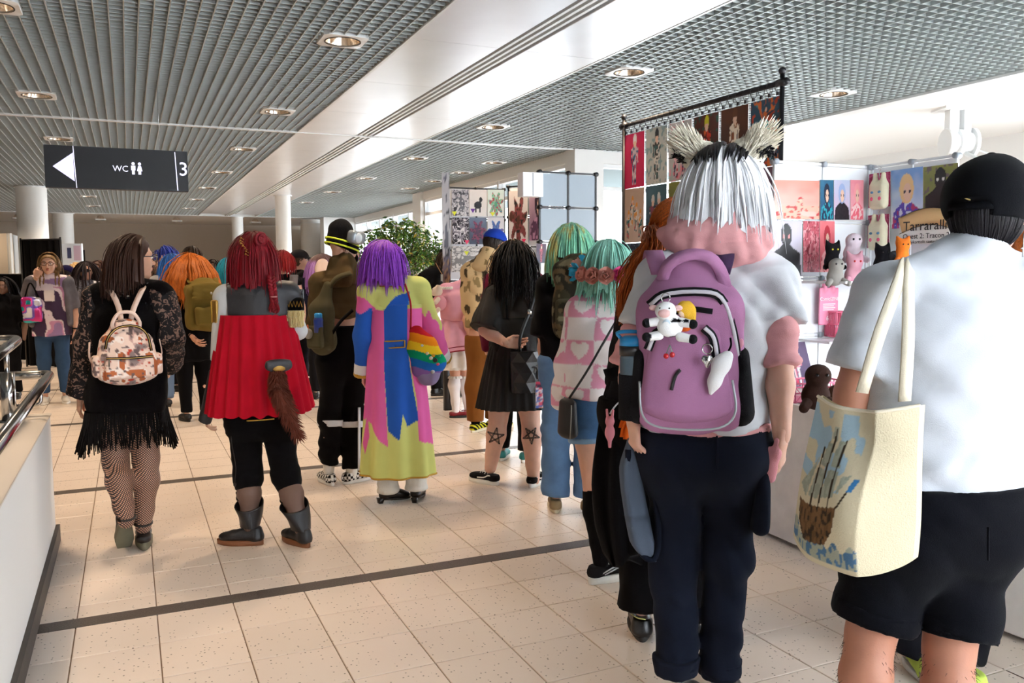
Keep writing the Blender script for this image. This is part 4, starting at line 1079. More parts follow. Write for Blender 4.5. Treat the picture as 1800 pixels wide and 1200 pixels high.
# ---------------------------------------------------------------- man in white T-shirt and black cap
def P_boy():
 s = Fig((1645, 1330), H=1.76, yaw=2, bw=1.27, lw=1.12, aw=1.10, sw=1.2, D=2.25, hw=1.05,
   head=(1738, 375, .04), neck=(1712, 440, .03), sh_l=(1552, 515, 0), sh_r=(1790, 500, .04), el_l=(1498, 690, .02), wr_l=(1475, 850, .05), el_r=(1798, 715, .02), wr_r=(1784, 872, .02),
   chest=(1662, 610, .02), waist=(1652, 730, .02), pel=(1645, 885, .02), hip_l=(1584, 900, .02), hip_r=(1700, 900, .04), kn_l=(1530, 1115, .05), kn_r=(1668, 1140, .02), an_l=(1505, 1330, .03), an_r=(1660, 1370, 0))
 s.hd = dict(yaw=-26, pitch=0, roll=0, size=.98)
 o = s.start('man in plain white T-shirt, black baseball cap and rolled black shorts', '#b98068', head=s.hd, hands=[dict(side='l', curl=.4), dict(side='r', curl=.4)], h=.012, gl=0)
 J = s.J; hem = s.P(1650, 893)[2]
 fo = wsum(ridge(.0045, (9, 9, 1.2), 0, .9), ridge(.003, (12, 12, 1.5), 3, -.8), wr(.003, (5, 5, 6)), lambda X: .006 * np.sin(60 * (X[..., 2] - 1.0) + 20 * vnoise(X, (3, 3, 3)) + 9 * (X[..., 0])) * np.clip((1.12 - X[..., 2]) * 4, 0, 1))
 s.top('t_shirt', white_c, hem, (.80, .80), g=.018, sg=(.014, .036), loose=(.208, .160), fold=fo, h=.011)
 R = s.R; mb = MB(); th = np.linspace(0, 2 * np.pi, 33)
 top = hem + .08
 shm = cloth('black_shorts_twill', '#0c0d13')
 s.trousers('shorts', shm, top, (.116, .104, .1), (.86, .86), fold=wsum(ridge(.008, (8, 8, 2), 0, .7), ridge(.006, (4, 4, 12), 4)), g=.03, h=.012)
 for sd in 'lr':
  Hh, K = J['hip_' + sd], J['kn_' + sd]; a = Hh + (K - Hh) * .74; b = Hh + (K - Hh) * .88; d = unit(K - Hh)
  V, Q = sdf([p_rc(a, b, .112, .110, clip=[(b, d), (a, -d)])], h=.009, fold=wr(.006, (9, 9, 9)))
  link('rolled_cuff', MB().add(V, Q), shm, o)
 link('seam', MB().tube(smooth_line([J['pel'] - s.tf * .205 + s.up * .0, J['pel'] - s.tf * .21 - s.up * .08], 6), .003, 6), shm, o)
 # leg hair
 g = np.random.default_rng(4); pts = []; nrm = []
 for sd in 'lr':
  K, A = J['kn_' + sd], J['an_' + sd]
  for i in range(420):
   t = g.uniform(.02, .75); a = g.uniform(0, 6.28); rad = np.interp(t, [0, .32, .75], [.052, .056, .040]) * s.lw * s.s + .001
   c = K + (A - K) * t - s.fwd * .016 * s.s * min(t / .32, 1); n_ = s.lat * math.cos(a) + s.fwd * math.sin(a); p = c + n_ * rad
   q = unit(-s.up + n_ * .35 + g.normal(size=3) * .4) * g.uniform(.008, .018); pts.append([p - n_ * .002, p + q * .5 + n_ * .001, p + q]); nrm.append(n_)
 V, Q = locks_mesh(np.array(pts), np.tile([.0009, .0007, .0003], (len(pts), 1)), np.array(nrm), 1, 3); link('leg_hair', MB().add(V, Q), mat('body_hair', '#3a2a24', .7), o)
 # hair and cap
 hm = hairm('black_short_hair', '#17151a', .3)
 hair(s, hm, hug=.75, sheet=False, n=1500, hem=-.068, hemv=.008, rad=.0036, thick=.004, seed=6, scale=(1.0, 1.0, 1.0), crown=(0, 0, 1), label='short dark hair', back_low=-.75, side_low=-.12)
 Rh = hframe(s); c = J['head'] + Rh @ np.array([0, -.008, .03])
 k = s.s * .98; capm = cloth('black_cap_twill', '#0d0e12', bscale=(600, 600, 600))
 V, Q = sdf([p_ball(c + Rh @ np.array([0, 0, .008]), np.array([.108, .130, .110]) * k, Rh), p_ball(c + Rh @ np.array([0, .03, .03]), np.array([.085, .09, .095]) * k, Rh),
    p_ell(c + Rh @ np.array([-.03, -.145, -.03]), c + Rh @ np.array([.03, -.145, -.03]), (.034, .05), (.034, .05), Rh[:, 2], sub=1, k=.004)], h=.006, k=.02, clips=[(c + Rh @ np.array([0, 0, -.052]), -(Rh @ unit([0, .10, 1]))), ])
 cp = link('cap', MB().add(V, Q), capm, o)
 P2 = np.zeros((14, 6, 3))
 for i, a in enumerate(np.linspace(-1.25, 1.25, 14)):
  for j, r in enumerate(np.linspace(0, 1, 6)):
   x = math.sin(a) * (.098 - .012 * r); y = math.cos(a) * (.118 + .075 * r * math.cos(a)); P2[i, j] = c + Rh @ (np.array([x, y, -.018 - .012 * r - .025 * (x / .1) ** 2]) * k)
 link('cap_peak', MB().grid(P2).grid(P2[::-1] + s.up * .004), capm, cp)
 link('cap_button', MB().ball(c + Rh @ np.array([0, .01, .122]) * k, (.012, .012, .006), 10, 6), capm, cp)
 for gx in (-1, 1):   # strap arch over the opening
  pass
 link('cap_strap', MB().ribbon([c + Rh @ (np.array([x, -math.sqrt(max(1 - (x / .104) ** 2, 0)) * .124, -.016]) * k) for x in np.linspace(-.055, .055, 9)], .02, .003, -(Rh @ np.array([0, 1, 0]))), capm, cp)
 link('light_tuft', MB().tube(smooth_line([c + Rh @ (np.array(p) * k) for p in ((-.012, -.121, .018), (-.004, -.124, .006), (.006, -.120, -.002))], 7), [.001, .004, .005, .005, .004, .003, .001], 6), hairm('straw_hair', '#d9c27a', .3), cp)
 glasses(s)
 e = c + Rh @ (np.array([.088, .0, -.085]) * k)
 link('earring', MB().tube([e, e - s.up * .02, e - s.up * .045], .0014, 6).box(e + [-.008, -.001, -.04], e + [.008, .001, -.036]).box(e + [-.0015, -.001, -.06], e + [.0015, .001, -.02]), m_chrome, o)
 for sd, yw in (('l', 8), ('r', -8)): shoe(s, sd, m=leather('black_shoe_leather', '#141415', .3), ms=m_blackrub, toe=6, L=.29, w=.05)
 return s
S_boy = P_boy()

# ---------------------------------------------------------------- woman in black lace dress
m_lace = None
def lace_material():
 m = bpy.data.materials.new('black_lace'); m.use_nodes = True; nt = m.node_tree; b = nt.nodes['Principled BSDF']
 tc = nt.nodes.new('ShaderNodeTexCoord'); n = nt.nodes.new('ShaderNodeTexNoise'); n.inputs['Scale'].default_value = 48; n.inputs['Detail'].default_value = 1.5; n.inputs['Distortion'].default_value = 1.2
 nt.links.new(tc.outputs['Object'], n.inputs['Vector'])
 r = nt.nodes.new('ShaderNodeValToRGB'); r.color_ramp.elements[0].position = .55; r.color_ramp.elements[0].color = rgba('#131217'); r.color_ramp.elements[1].position = .60; r.color_ramp.elements[1].color = rgba('#7d6458')
 nt.links.new(n.outputs[0], r.inputs[0]); nt.links.new(r.outputs[0], b.inputs['Base Color']); b.inputs['Roughness'].default_value = .75; b.inputs['Specular IOR Level'].default_value = .25
 bp = nt.nodes.new('ShaderNodeBump'); bp.inputs['Strength'].default_value = .6; bp.inputs['Distance'].default_value = .004; bp.invert = True
 nt.links.new(r.outputs[0], bp.inputs['Height']); nt.links.new(bp.outputs[0], b.inputs['Normal'])
 return m
def fishnet_material(name, skin, scale=1.25, dense=.50):
 """diagonal thread net on skin"""
 m = bpy.data.materials.new(name); m.use_nodes = True; nt = m.node_tree; b = nt.nodes['Principled BSDF']
 tc = nt.nodes.new('ShaderNodeTexCoord'); sx = nt.nodes.new('ShaderNodeSeparateXYZ'); nt.links.new(tc.outputs['Object'], sx.inputs[0])
 def math_(op, a, b_=None):
  q = nt.nodes.new('ShaderNodeMath'); q.operation = op
  for i, v in enumerate((a, b_)):
   if v is None: continue
   if isinstance(v, (int, float)): q.inputs[i].default_value = v
   else: nt.links.new(v, q.inputs[i])
  return q.outputs[0]
 h = math_('ADD', sx.outputs['X'], math_('MULTIPLY', sx.outputs['Y'], .55)); f = 62 * scale * 2 * math.pi
 u = math_('SINE', math_('MULTIPLY', math_('ADD', h, sx.outputs['Z']), f / 2)); v = math_('SINE', math_('MULTIPLY', math_('SUBTRACT', h, sx.outputs['Z']), f / 2))
 mn = math_('MINIMUM', math_('ABSOLUTE', u), math_('ABSOLUTE', v))
 r = nt.nodes.new('ShaderNodeValToRGB'); r.color_ramp.elements[0].position = dense; r.color_ramp.elements[0].color = rgba('#15131a'); r.color_ramp.elements[1].position = dense + .12; r.color_ramp.elements[1].color = rgba(skin)
 nt.links.new(mn, r.inputs[0]); nt.links.new(r.outputs[0], b.inputs['Base Color']); b.inputs['Roughness'].default_value = .6
 return m
def P_lace():
 s = Fig((236, 955), H=1.68, yaw=8, bw=1.12, lw=1.08, aw=1.1, hw=1.12,
   head=(236, 453, 0), neck=(226, 503, 0), sh_l=(173, 522, -.02), sh_r=(283, 518, .02), el_l=(155, 605, -.04), wr_l=(142, 695, .02), el_r=(300, 590, .02), wr_r=(296, 640, .22),
   chest=(226, 570, 0), waist=(224, 615, 0), pel=(222, 690, 0), hip_l=(198, 705, 0), hip_r=(248, 705, 0), kn_l=(203, 812, -.03), kn_r=(258, 805, .02), an_l=(222, 915, -.20), an_r=(252, 925, .0))
 s.hd = dict(yaw=-72, pitch=0)
 o = s.start('woman in black lace dress with fringe and fishnet tights, brown bob, glasses', '#d9a88c', head=s.hd, hands=[dict(side='l', curl=.5, n=s.lat), dict(side='r', curl=.6)], gl=0)
 J = s.J; lace = lace_material()
 bk = cloth('black_dress_knit', '#09080b', bump=.6, bscale=(220, 220, 220))
 hem = s.P(220, 722)[2]
 s.top('lace_dress', bk, hem, (0, 0), g=.022, loose=(.195, .155), fold=wsum(ridge(.010, (12, 12, 4)), wr(.004, (30, 30, 30), 2)), h=.012)
 for sd in 'lr':
  S, E, W = J['sh_' + sd], J['el_' + sd], J['wr_' + sd]
  s.cloth('lace_sleeve', [p_rc(S - s.up * .01, E, .082, .066), p_rc(E, W, .068, .075, clip=[(W, unit(W - E))])], lace, h=.010, fold=wsum(wr(.010, (14, 14, 8)), wr(.006, (30, 30, 12), 3)), label='black lace sleeve over skin')
 # sequinned bands across the back
 g = np.random.default_rng(8); mb = MB()
 cc = (J['chest'] + J['ub']) / 2
 V, Q = sdf([p_ell(J['chest'] - s.up * .08, J['ub'] + s.up * .02, (.17, .134), (.165, .11), s.shlat)], h=.012)
 pick = V[g.integers(0, len(V), 3000)]; pick = pick[((pick - cc) @ s.back) > .02]
 for p in pick[:420]:
  if math.sin(p[2] * 170 + 2 * math.sin(p[0] * 9)) < .2: continue
  n_ = unit((p - cc) * [1, 1, .15] + g.normal(size=3) * .03); a = unit(np.cross(n_, s.up)); b = np.cross(n_, a); p = p + n_ * .004
  mb.add([p + a * .011, p + b * .004, p - a * .011, p - b * .004], np.array([[0, 1, 2, 3]]))
 link('sequins', mb, mat('black_sequin', '#8e959e', .22, metal=.9), o, smooth=False, kind='stuff')
 # fringe
 pts = []; n_ = 300; R = s.R
 for i in range(n_):
  a = 2 * math.pi * i / n_ + g.normal() * .01; rx, ry = .200, .158
  c = np.array([J['pel'][0], J['pel'][1], hem + .012]) + R @ np.array([rx * math.cos(a), ry * math.sin(a), 0]); L = g.uniform(.14, .20) + .05 * abs(math.cos(a)) ** 6
  o_ = R @ np.array([math.cos(a), math.sin(a), 0]) * (.005 + .03 * abs(math.cos(a)) ** 3); w_ = g.normal(size=2) * .006
  pts.append([c, c + o_ * .35 + [0, 0, -L * .35], c + o_ * .7 + [w_[0], w_[1], -L * .7], c + o_ + [w_[0] * 2, w_[1] * 2, -L]])
 V, Q = locks_mesh(np.array(pts), np.tile([.0032, .003, .003, .0026], (n_, 1)), np.tile([1.0, 0, 0.1], (n_, 1)), 1, 4); link('fringe', MB().add(V, Q), black_c, o)
 fn = fishnet_material('fishnet_tights', '#c99a80'); fnd = fishnet_material('fishnet_dense', '#c99a80', 1.0, .62)
 pr = []
 for sd in 'lr': pr += s.leg(sd, .004)
 s.cloth('tights', pr, fn, h=.010, label='black fishnet tights')
 fr = []
 # shoes: wedge sandals; left heel lifted and seen from below
 lm = leather('black_sandal', '#1a1718'); sole = mat('grey_green_sole', '#6f6a55', .8, noise=.08)
 A = J['an_l']
 toe = at_z(224, 972); shoe(s, 'l', m=lm, ms=sole, pitch=-62, L=.245, pivot=toe + s.fwd * .045 + np.array([0, 0, .118]), yaw_abs=s.yaw, kind='plain', sole_h=.035, top=.075, w=.045)
 shoe(s, 'r', m=lm, ms=sole, toe=8, L=.245, kind='plain', sole_h=.04, top=.075)
 for sd in 'lr':
  A = J['an_' + sd]; link('ankle_strap', MB().tube([A + s.lat * .043 * math.cos(t) + s.fwd * .043 * math.sin(t) + s.up * (.02 + .008 * math.sin(t)) for t in np.linspace(0, 6.283, 16)], .007, 6), lm, o)
 hm = hairm('brown_bob_hair', '#3a2117', .3)
 hair(s, hm, n=800, hem=-.140, hemv=.012, rad=.005, thick=.008, wave=.03, grav=.7, seed=9, scale=(.94, 1.0, 1.02), ymax=.15, facey=.0, crown=(0, .75, .8), label='shoulder-length brown bob', front=.45, push=[p_rc(J['sh_l'], J['sh_r'], .055, .055), p_rc(J['ub'], J['head'] - s.up * .05, .075, .075)])
 face_parts(s); glasses(s)
 return s
S_lace = P_lace()

# ---------------------------------------------------------------- cosplayer with red hair and red cape
def P_red():
 s = Fig((470, 950), H=1.66, yaw=10, bw=1.02, lw=1.02, aw=1.0,
   head=(443, 452, 0), neck=(446, 505, 0), sh_l=(398, 522, -.02), sh_r=(500, 516, .03), el_l=(390, 635, -.03), wr_l=(368, 712, .02), el_r=(522, 580, .12), wr_r=(528, 555, .34),
   chest=(448, 580, 0), waist=(452, 640, 0), pel=(458, 715, 0), hip_l=(430, 735, 0), hip_r=(487, 735, .02), kn_l=(436, 838, .02), kn_r=(503, 838, .03), an_l=(440, 925, 0), an_r=(530, 930, -.02))
 s.hd = dict(yaw=14, pitch=-6)
 o = s.start('cosplayer with red bun and braid, red cape, black trousers, fluffy brown tail', '#ddb49c', head=s.hd, hands=[dict(side='l', curl=.5, n=s.lat), dict(side='r', curl=.8, d=s.up * .6 + s.fwd, n=-s.lat)])
 J = s.J; cr = cloth('crimson_wool', '#b01226', noise=.08); grey = cloth('pale_grey_jersey', '#c9ccce'); yk = leather('charcoal_leatherette', '#2d2e33', .5)
 s.top('grey_shirt', grey, J['pel'][2], (1.0, 1.15), g=.01, sg=(.012, .010), h=.011, fold=wr(.003, (20, 20, 30)))
 # cape: loft from the yoke down, open at the front
 zt = s.P(450, 552)[2]; zb = s.P(450, 722)[2]; rings = []; n = 120
 cx = (J['ub'] * [1, 1, 0]); px_ = (J['pel'] * [1, 1, 0])
 for t in np.linspace(0, 1, 16):
  a = np.linspace(math.radians(-215), math.radians(35), n); z = zt + (zb - zt) * t + .006 * np.sin(a * 23) * t
  amp = .002 + .016 * t ** .7; f = np.sin(a * 21 + .6 * np.sin(a * 5)) * amp + .008 * np.sin(a * 7 + 1) * t
  rx = .190 + .082 * t + f; ry = .145 + .065 * t + f; c = cx * (1 - t) + px_ * t
  rings.append(c + (np.cos(a) * rx)[:, None] * s.R[:, 0] + (np.sin(a) * ry)[:, None] * s.R[:, 1] + np.stack([0 * a, 0 * a, z], -1))
 G = np.array(rings); cen = G.mean(1)[:, None]; cen = np.concatenate([(cx * (1 - t) + px_ * t)[None] for t in np.linspace(0, 1, 16)])[:, None] * [1, 1, 0]
 inn = G - unit_rows((G - cen)[..., :2].reshape(-1, 2)).reshape(16, n, 2) @ np.array([[1, 0, 0], [0, 1, 0]]) * .004
 link('cape', MB().grid(G[::-1]).grid(inn).grid(np.stack([G[-1], inn[-1]])), cr, o, label='pleated crimson cape')
 # gold trimmed apron edge below the cape
 link('tunic_hem', MB().ribbon([px_ + s.R @ np.array([.215 * math.sin(a), -.17 * math.cos(a) + .02, zb - .012]) for a in np.linspace(-.45, .2, 12)], .035, .004, s.back), black_c, o)
 link('gold_trim', MB().ribbon([px_ + s.R @ np.array([.217 * math.sin(a), -.173 * math.cos(a) + .02, zb - .024]) for a in np.linspace(-.45, .2, 12)], .006, .004, s.back), mat('gold_braid', '#c2983a', .4, metal=.6), o)
 # leatherette yoke and collar
 ypr = [p_rc(J['sh_l'] + s.lat * .01, J['sh_r'] + s.lat * .01, .078, .075), p_ell(J['ub'] + s.up * .02, np.array([J['ub'][0], J['ub'][1], zt - .02]), (.175, .12), (.188, .140), s.shlat), p_rc(J['ub'], J['neck'] + s.up * .02, .09, .075)]
 s.cloth('yoke', ypr, yk, h=.011, clips=[((0, 0, zt - .012), (0, 0, -1.0)), (J['neck'] + s.up * .035, s.up), (J['sh_l'] + s.lat * .012, -s.shlat)], fold=wr(.004, (12, 12, 12)), label='charcoal leatherette shoulder yoke')
 nk = J['neck']; P2 = np.array([[nk + s.lat * .085 * math.cos(a) * (1 + .5 * t) + s.fwd * .08 * math.sin(a) * (1 + .5 * t) + s.up * (.03 * math.sin(t * 3.1) - .035 * t) for a in np.linspace(math.radians(-220), math.radians(40), 30)] for t in np.linspace(0, 1, 6)])
 link('collar', MB().grid(P2).grid(P2[::-1] - s.up * .005), yk, o)
 # gold plate on the left sleeve; tassel epaulette on the right
 gold = mat('gold_foam', '#a8823c', .4, metal=.5, bump=.4, bscale=(80, 80, 80))
 S, E = J['sh_l'], J['el_l']; c = S + (E - S) * .22; V, Q = sdf([p_box(c - s.lat * .056 - s.fwd * .02, (.010, .030, .062), s.R @ rotz(.35), .008)], h=.005); link('arm_plate', MB().add(V, Q), gold, o, label='gold foam plate on the upper arm')
 for sgn in (-1, 1): link('plate_rim', MB().tube([c - s.lat * .066 - s.fwd * (.02 + sgn * .026) + s.lat * (-.0 - sgn * .009) + s.up * z for z in (-.055, .055)], .004, 6), mat('gold_braid', '#c2983a'), o)
 ec = J['sh_r'] + s.lat * .045 - s.up * .055 - s.fwd * .04
 V, Q = sdf([p_box(ec, (.048, .03, .035), s.R @ rotz(-.5), .015)], h=.007); ep = link('epaulette', MB().add(V, Q), black_c, o, label='black epaulette with cream tassels')
 Re = s.R @ rotz(-.5); zz = MB()
 for j in range(5):
  x0 = -.040 + .018 * j; zz.tube([ec + Re @ np.array([x0, -.0325, -.016]), ec + Re @ np.array([x0 + .009, -.0325, .016]), ec + Re @ np.array([x0 + .018, -.0325, -.016])], .0016, 5)
 link('gold_zigzag', zz, _mats['gold_braid'], ep)
 tm = cloth('cream_tassel', '#e4d39c', bump=.5)
 for j in range(9):
  x0 = -.05 + .0125 * j; p = ec + Re @ np.array([x0, -.028 - .006 * (j % 2), -.035]); g = np.random.default_rng(j)
  L = np.array([[p + np.array([g.normal() * .0045, g.normal() * .0045, -q]) + [0, 0, 0] for q in (0, .02, .05, .078 + g.random() * .014)] for _ in range(12)])
  V, Q = locks_mesh(L, np.tile([.002, .0028, .0026, .0018], (12, 1)), np.tile([1., 0, .1], (12, 1)), 1, 4); tb = MB().add(V, Q); tb.ball(p - s.up * .012, (.007, .007, .007), 8, 6)
  link('tassel', tb, tm, ep)
 # trousers, leg wraps, boots
 bt = cloth('black_stretch', '#0b0b0e')
 s.trousers('trousers', bt, zb + .08, (.096, .070, .066), (1.22, 1.22), fold=wsum(wr(.005, (8, 8, 20)), wr(.005, (12, 12, 45), 5)), g=.012, h=.011)
 sheer = mat('sheer_tights', '#6e5448', .6)
 pr = []
 for sd in 'lr': pr += s.leg(sd, .003, th=False)
 s.cloth('tights', pr, sheer, h=.011)
 for sd in 'lr':
  K, A = J['kn_' + sd], J['an_' + sd]; c = K + (A - K) * .37; ax = unit(A - K)
  V, Q = sdf([p_rc(c - ax * .03, c + ax * .03, .066, .064, clip=[(c + ax * .024, ax), (c - ax * .024, -ax)])], h=.007, fold=wr(.004, (9, 9, 60))); link('leg_band', MB().add(V, Q), bt, o)
 bl = leather('black_boot_leather', '#1b1b1e', .4); gum = mat('gum_sole', '#7a4a2a', .55)
 for sd, yw in (('l', 58), ('r', 20)):
  K, A = J['kn_' + sd], J['an_' + sd]; top = K + (A - K) * .52; n = 28; rings = []
  for t in np.linspace(0, 1, 10):
   c = A + (top - A) * t; a = np.arange(n) * 2 * np.pi / n; r = .050 + .026 * t + .004 * np.sin(a * 3 + t * 4)
   rings.append(c + (np.cos(a) * r)[:, None] * s.lat + (np.sin(a) * r * 1.08)[:, None] * s.fwd + np.outer(.03 * t ** 3 * np.cos(a - 1.0), [0, 0, 1]))
  inner = [r_ * .94 + r_.mean(0) * .06 for r_ in rings[::-1][:6]]
  so, W, L, w = shoe(s, sd, m=bl, ms=gum, yaw_abs=s.yaw + math.radians(yw), L=.26, kind='plain', top=.10, name='boot', w=.045, sole_h=.026)
  link('boot_shaft', MB().loft(np.array(rings + inner), cap=False), bl, so)
  lb = MB()
  for i in range(4): lb.tube([W(-.02, .03 + .025 * i, .075 - .008 * i), W(.0, .04 + .025 * i, .082 - .008 * i), W(.02, .03 + .025 * i, .075 - .008 * i)], .003, 6)
  link('gold_laces', lb, _mats['gold_braid'], so)
 # bracer on the left forearm
 E, W_ = J['el_l'], J['wr_l']; a = E + (W_ - E) * .25; b = W_ + (W_ - E) * .38; ax = unit(W_ - E)
 V, Q = sdf([p_ell(a, b, (.050, .050), (.040, .034), s.fwd, clip=[(a, -ax), (b, ax)])], h=.007, fold=wr(.002, (30, 30, 30)), k=.01); br = link('bracer', MB().add(V, Q), yk, o, label='charcoal bracer with laced opening')
 lb = MB()
 for i in range(4):
  p = a + (b - a) * (.42 + .13 * i); q = s.lat * .03 - s.fwd * .04
  for sg in (-1, 1): lb.tube([p + q - s.fwd * .0 + s.lat * .012 * sg, p + q + ax * .022 - s.lat * .012 * sg], .0025, 5)
 link('lacing', lb, cloth('grey_lace', '#b9b9b4'), br)
 V, Q = sdf([p_box(a + ax * .03 - s.lat * .0 - s.fwd * .048, (.016, .004, .016), s.R, .003)], h=.004); link('gold_emblem', MB().add(V, Q), mat('gold_foam', '#a8823c'), br)
 cord = J['hip_l'] - s.lat * .07 - s.fwd * .06
 cd = link('cord', MB().tube(smooth_line([cord, cord - s.up * .10 - s.lat * .01, cord - s.up * .24 + s.lat * .008, cord - s.up * .33], 14), .0025, 6).ball(cord - s.up * .34, (.008, .008, .012), 8, 6), mat('dark_cord', '#2b2420', .7), o)
 # hair: bob with bun, braid and golden leaf comb
 hm = hairm('wine_red_hair', '#7a0c1a', .35)
 hair(s, hm, n=800, hem=-.105, hemv=.014, rad=.005, thick=.014, grav=.7, seed=12, scale=(1.10, 1.08, 1.06), crown=(-.1, -.35, 1), label='wine-red bob', front=.3, back_low=-.5)
 R = hframe(s); c = J['head']
 bc = c + R @ np.array([.0, -.122, .078]); g = np.random.default_rng(3); L = []
 for i in range(80):
  a0 = g.uniform(0, 6.28); rr = g.uniform(.010, .038); tilt = g.normal() * .3
  L.append([bc + R @ np.array([rr * math.cos(a0 + q), -.012 + .018 * math.cos(q * 1.5 + a0) * .6 - .01 * (rr < .02), rr * math.sin(a0 + q)]) for q in np.linspace(0, 2.2, 8)])
 V, Q = locks_mesh(np.array(L), .006 * np.array([.3, .9, 1, 1, 1, .9, .7, .2])[None].repeat(80, 0), np.tile(R[:, 1], (80, 1)))
 V2, Q2 = sdf([p_ball(bc, np.array([.040, .024, .040]), R)], h=.008, fold=wr(.006, (60, 60, 60))); link('hair_bun', MB().add(V, Q).add(V2, Q2), hm, o, label='round hair bun')
 # braid
 b0 = s.P(477, 488, -.11); b1 = s.P(483, 542, -.13); mb = MB()
 for i in range(9):
  t = i / 9.0; p = b0 + (b1 - b0) * t; w = .017 * (1 - .15 * t)
  for sg in (-1, 1):
   q = p + s.lat * sg * .009 + (b1 - b0) / 9 * .5 * (sg > 0); mb.ball(q, (w * .75, w * .8, .018), 8, 6, s.R @ np.array([[math.cos(.6 * sg), 0, math.sin(.6 * sg)], [0, 1, 0], [-math.sin(.6 * sg), 0, math.cos(.6 * sg)]]))
 br = link('braid', mb, hm, o); mb = MB().tube([b0 + (b1 - b0) * .62 + s.lat * .018 * math.cos(t) + s.fwd * .018 * math.sin(t) for t in np.linspace(0, 6.28, 12)], .003, 6); link('hair_tie', mb, mat('pink_tie', '#d89a9a', .6), br)
 tail_locks(s, hm, [b0 + (b1 - b0) * .8, b1, b1 - s.up * .015], n=30, spread=[.012, .016, .004], rad=.006, name='braid_tip', parent=br, steps=8)
 mb = MB()
 for i in range(7):
  p = c + R @ np.array([-.070 - .008 * math.sin(i), -.045 - .010 * i * .6, .075 - .014 * i]) * 1.06
  mb.tube(smooth_line([p, p + R @ np.array([-.012, -.022, .012]), p + R @ np.array([-.004, -.045, .002])], 6), .0018, 5); mb.ball(p + R @ np.array([-.012, -.03, .012]), (.005, .005, .004), 6, 4)
 link('leaf_comb', mb, mat('gold_comb', '#c9a04a', .35, metal=.8), o)
 link('earring', MB().ball(c + R @ np.array([.09, 0, -.05]), (.005, .005, .012), 8, 6), mat('blue_bead', '#2a3a9a', .3), o)
 # the tail
 a = s.P(488, 648, -.20); b = s.P(495, 700, -.26); d = s.P(526, 770, -.20)
 path = smooth_line([a, b * .6 + a * .4 - s.lat * .01, b, d], 14); rad = np.interp(np.linspace(0, 1, 14), [0, .3, .8, 1], [.032, .043, .044, .014])
 fur = cloth('russet_fur', '#6e3a2e', noise=.25, bump=.8, bscale=(250, 250, 250))
 tl = link('tail', MB().tube(path, rad * .85, 14), fur, o, label='fluffy russet tail')
 nF = 900; ti = g.uniform(0, 12.9, nF); ii = ti.astype(int); pc = path[ii] + (path[ii + 1] - path[ii]) * (ti - ii)[:, None]; Tt = unit_rows(path[ii + 1] - path[ii]); nn = unit_rows(np.cross(Tt, unit_rows(g.normal(size=(nF, 3)))))
 rr = np.interp(ti, np.arange(14), rad) * .75
 Pf = np.stack([pc + nn * (rr + .026 * q)[:, None] + Tt * (.034 * q) for q in np.linspace(0, 1, 5)], 1)
 V, Q = locks_mesh(Pf, .004 * np.array([1, 1, .8, .5, .1])[None].repeat(nF, 0), Tt, .5, 4); link('fur', MB().add(V, Q), fur, tl)
 tp = a + s.up * .015 - s.fwd * .03
 V, Q = sdf([p_ball(tp, (.062, .012, .034), s.R), p_box(tp + s.up * .012, (.06, .010, .016), s.R, .008)], h=.006); pl = link('tail_plate', MB().add(V, Q), yk, tl)
 V, Q = sdf([p_ball(tp - s.fwd * .010 - s.up * .006, (.036, .010, .022), s.R)], h=.005); link('gold_emblem', MB().add(V, Q).ball(tp - s.fwd * .012 + s.lat * .045 + s.up * .01, (.007, .005, .007), 8, 6).ball(tp - s.fwd * .012 - s.lat * .045 + s.up * .01, (.007, .005, .007), 8, 6), mat('gold_foam', '#a8823c'), pl)
 return s
S_red = P_red()
# ================================================================== people in the middle
def in_poly(u, v, poly):
 ins = np.zeros(u.shape, bool); n = len(poly)
 for i in range(n):
  (x1, y1), (x2, y2) = poly[i], poly[(i + 1) % n]
  if y1 == y2: continue
  c = ((y1 > v) != (y2 > v)) & (u < (x2 - x1) * (v - y1) / (y2 - y1) + x1); ins ^= c
 return ins
m_print = cloth('printed_cloth', '#ffffff', attr=True, noise=.03)
white_knit = cloth('white_rib_knit', '#e9e6dd', bump=.5, bscale=(160, 160, 160))

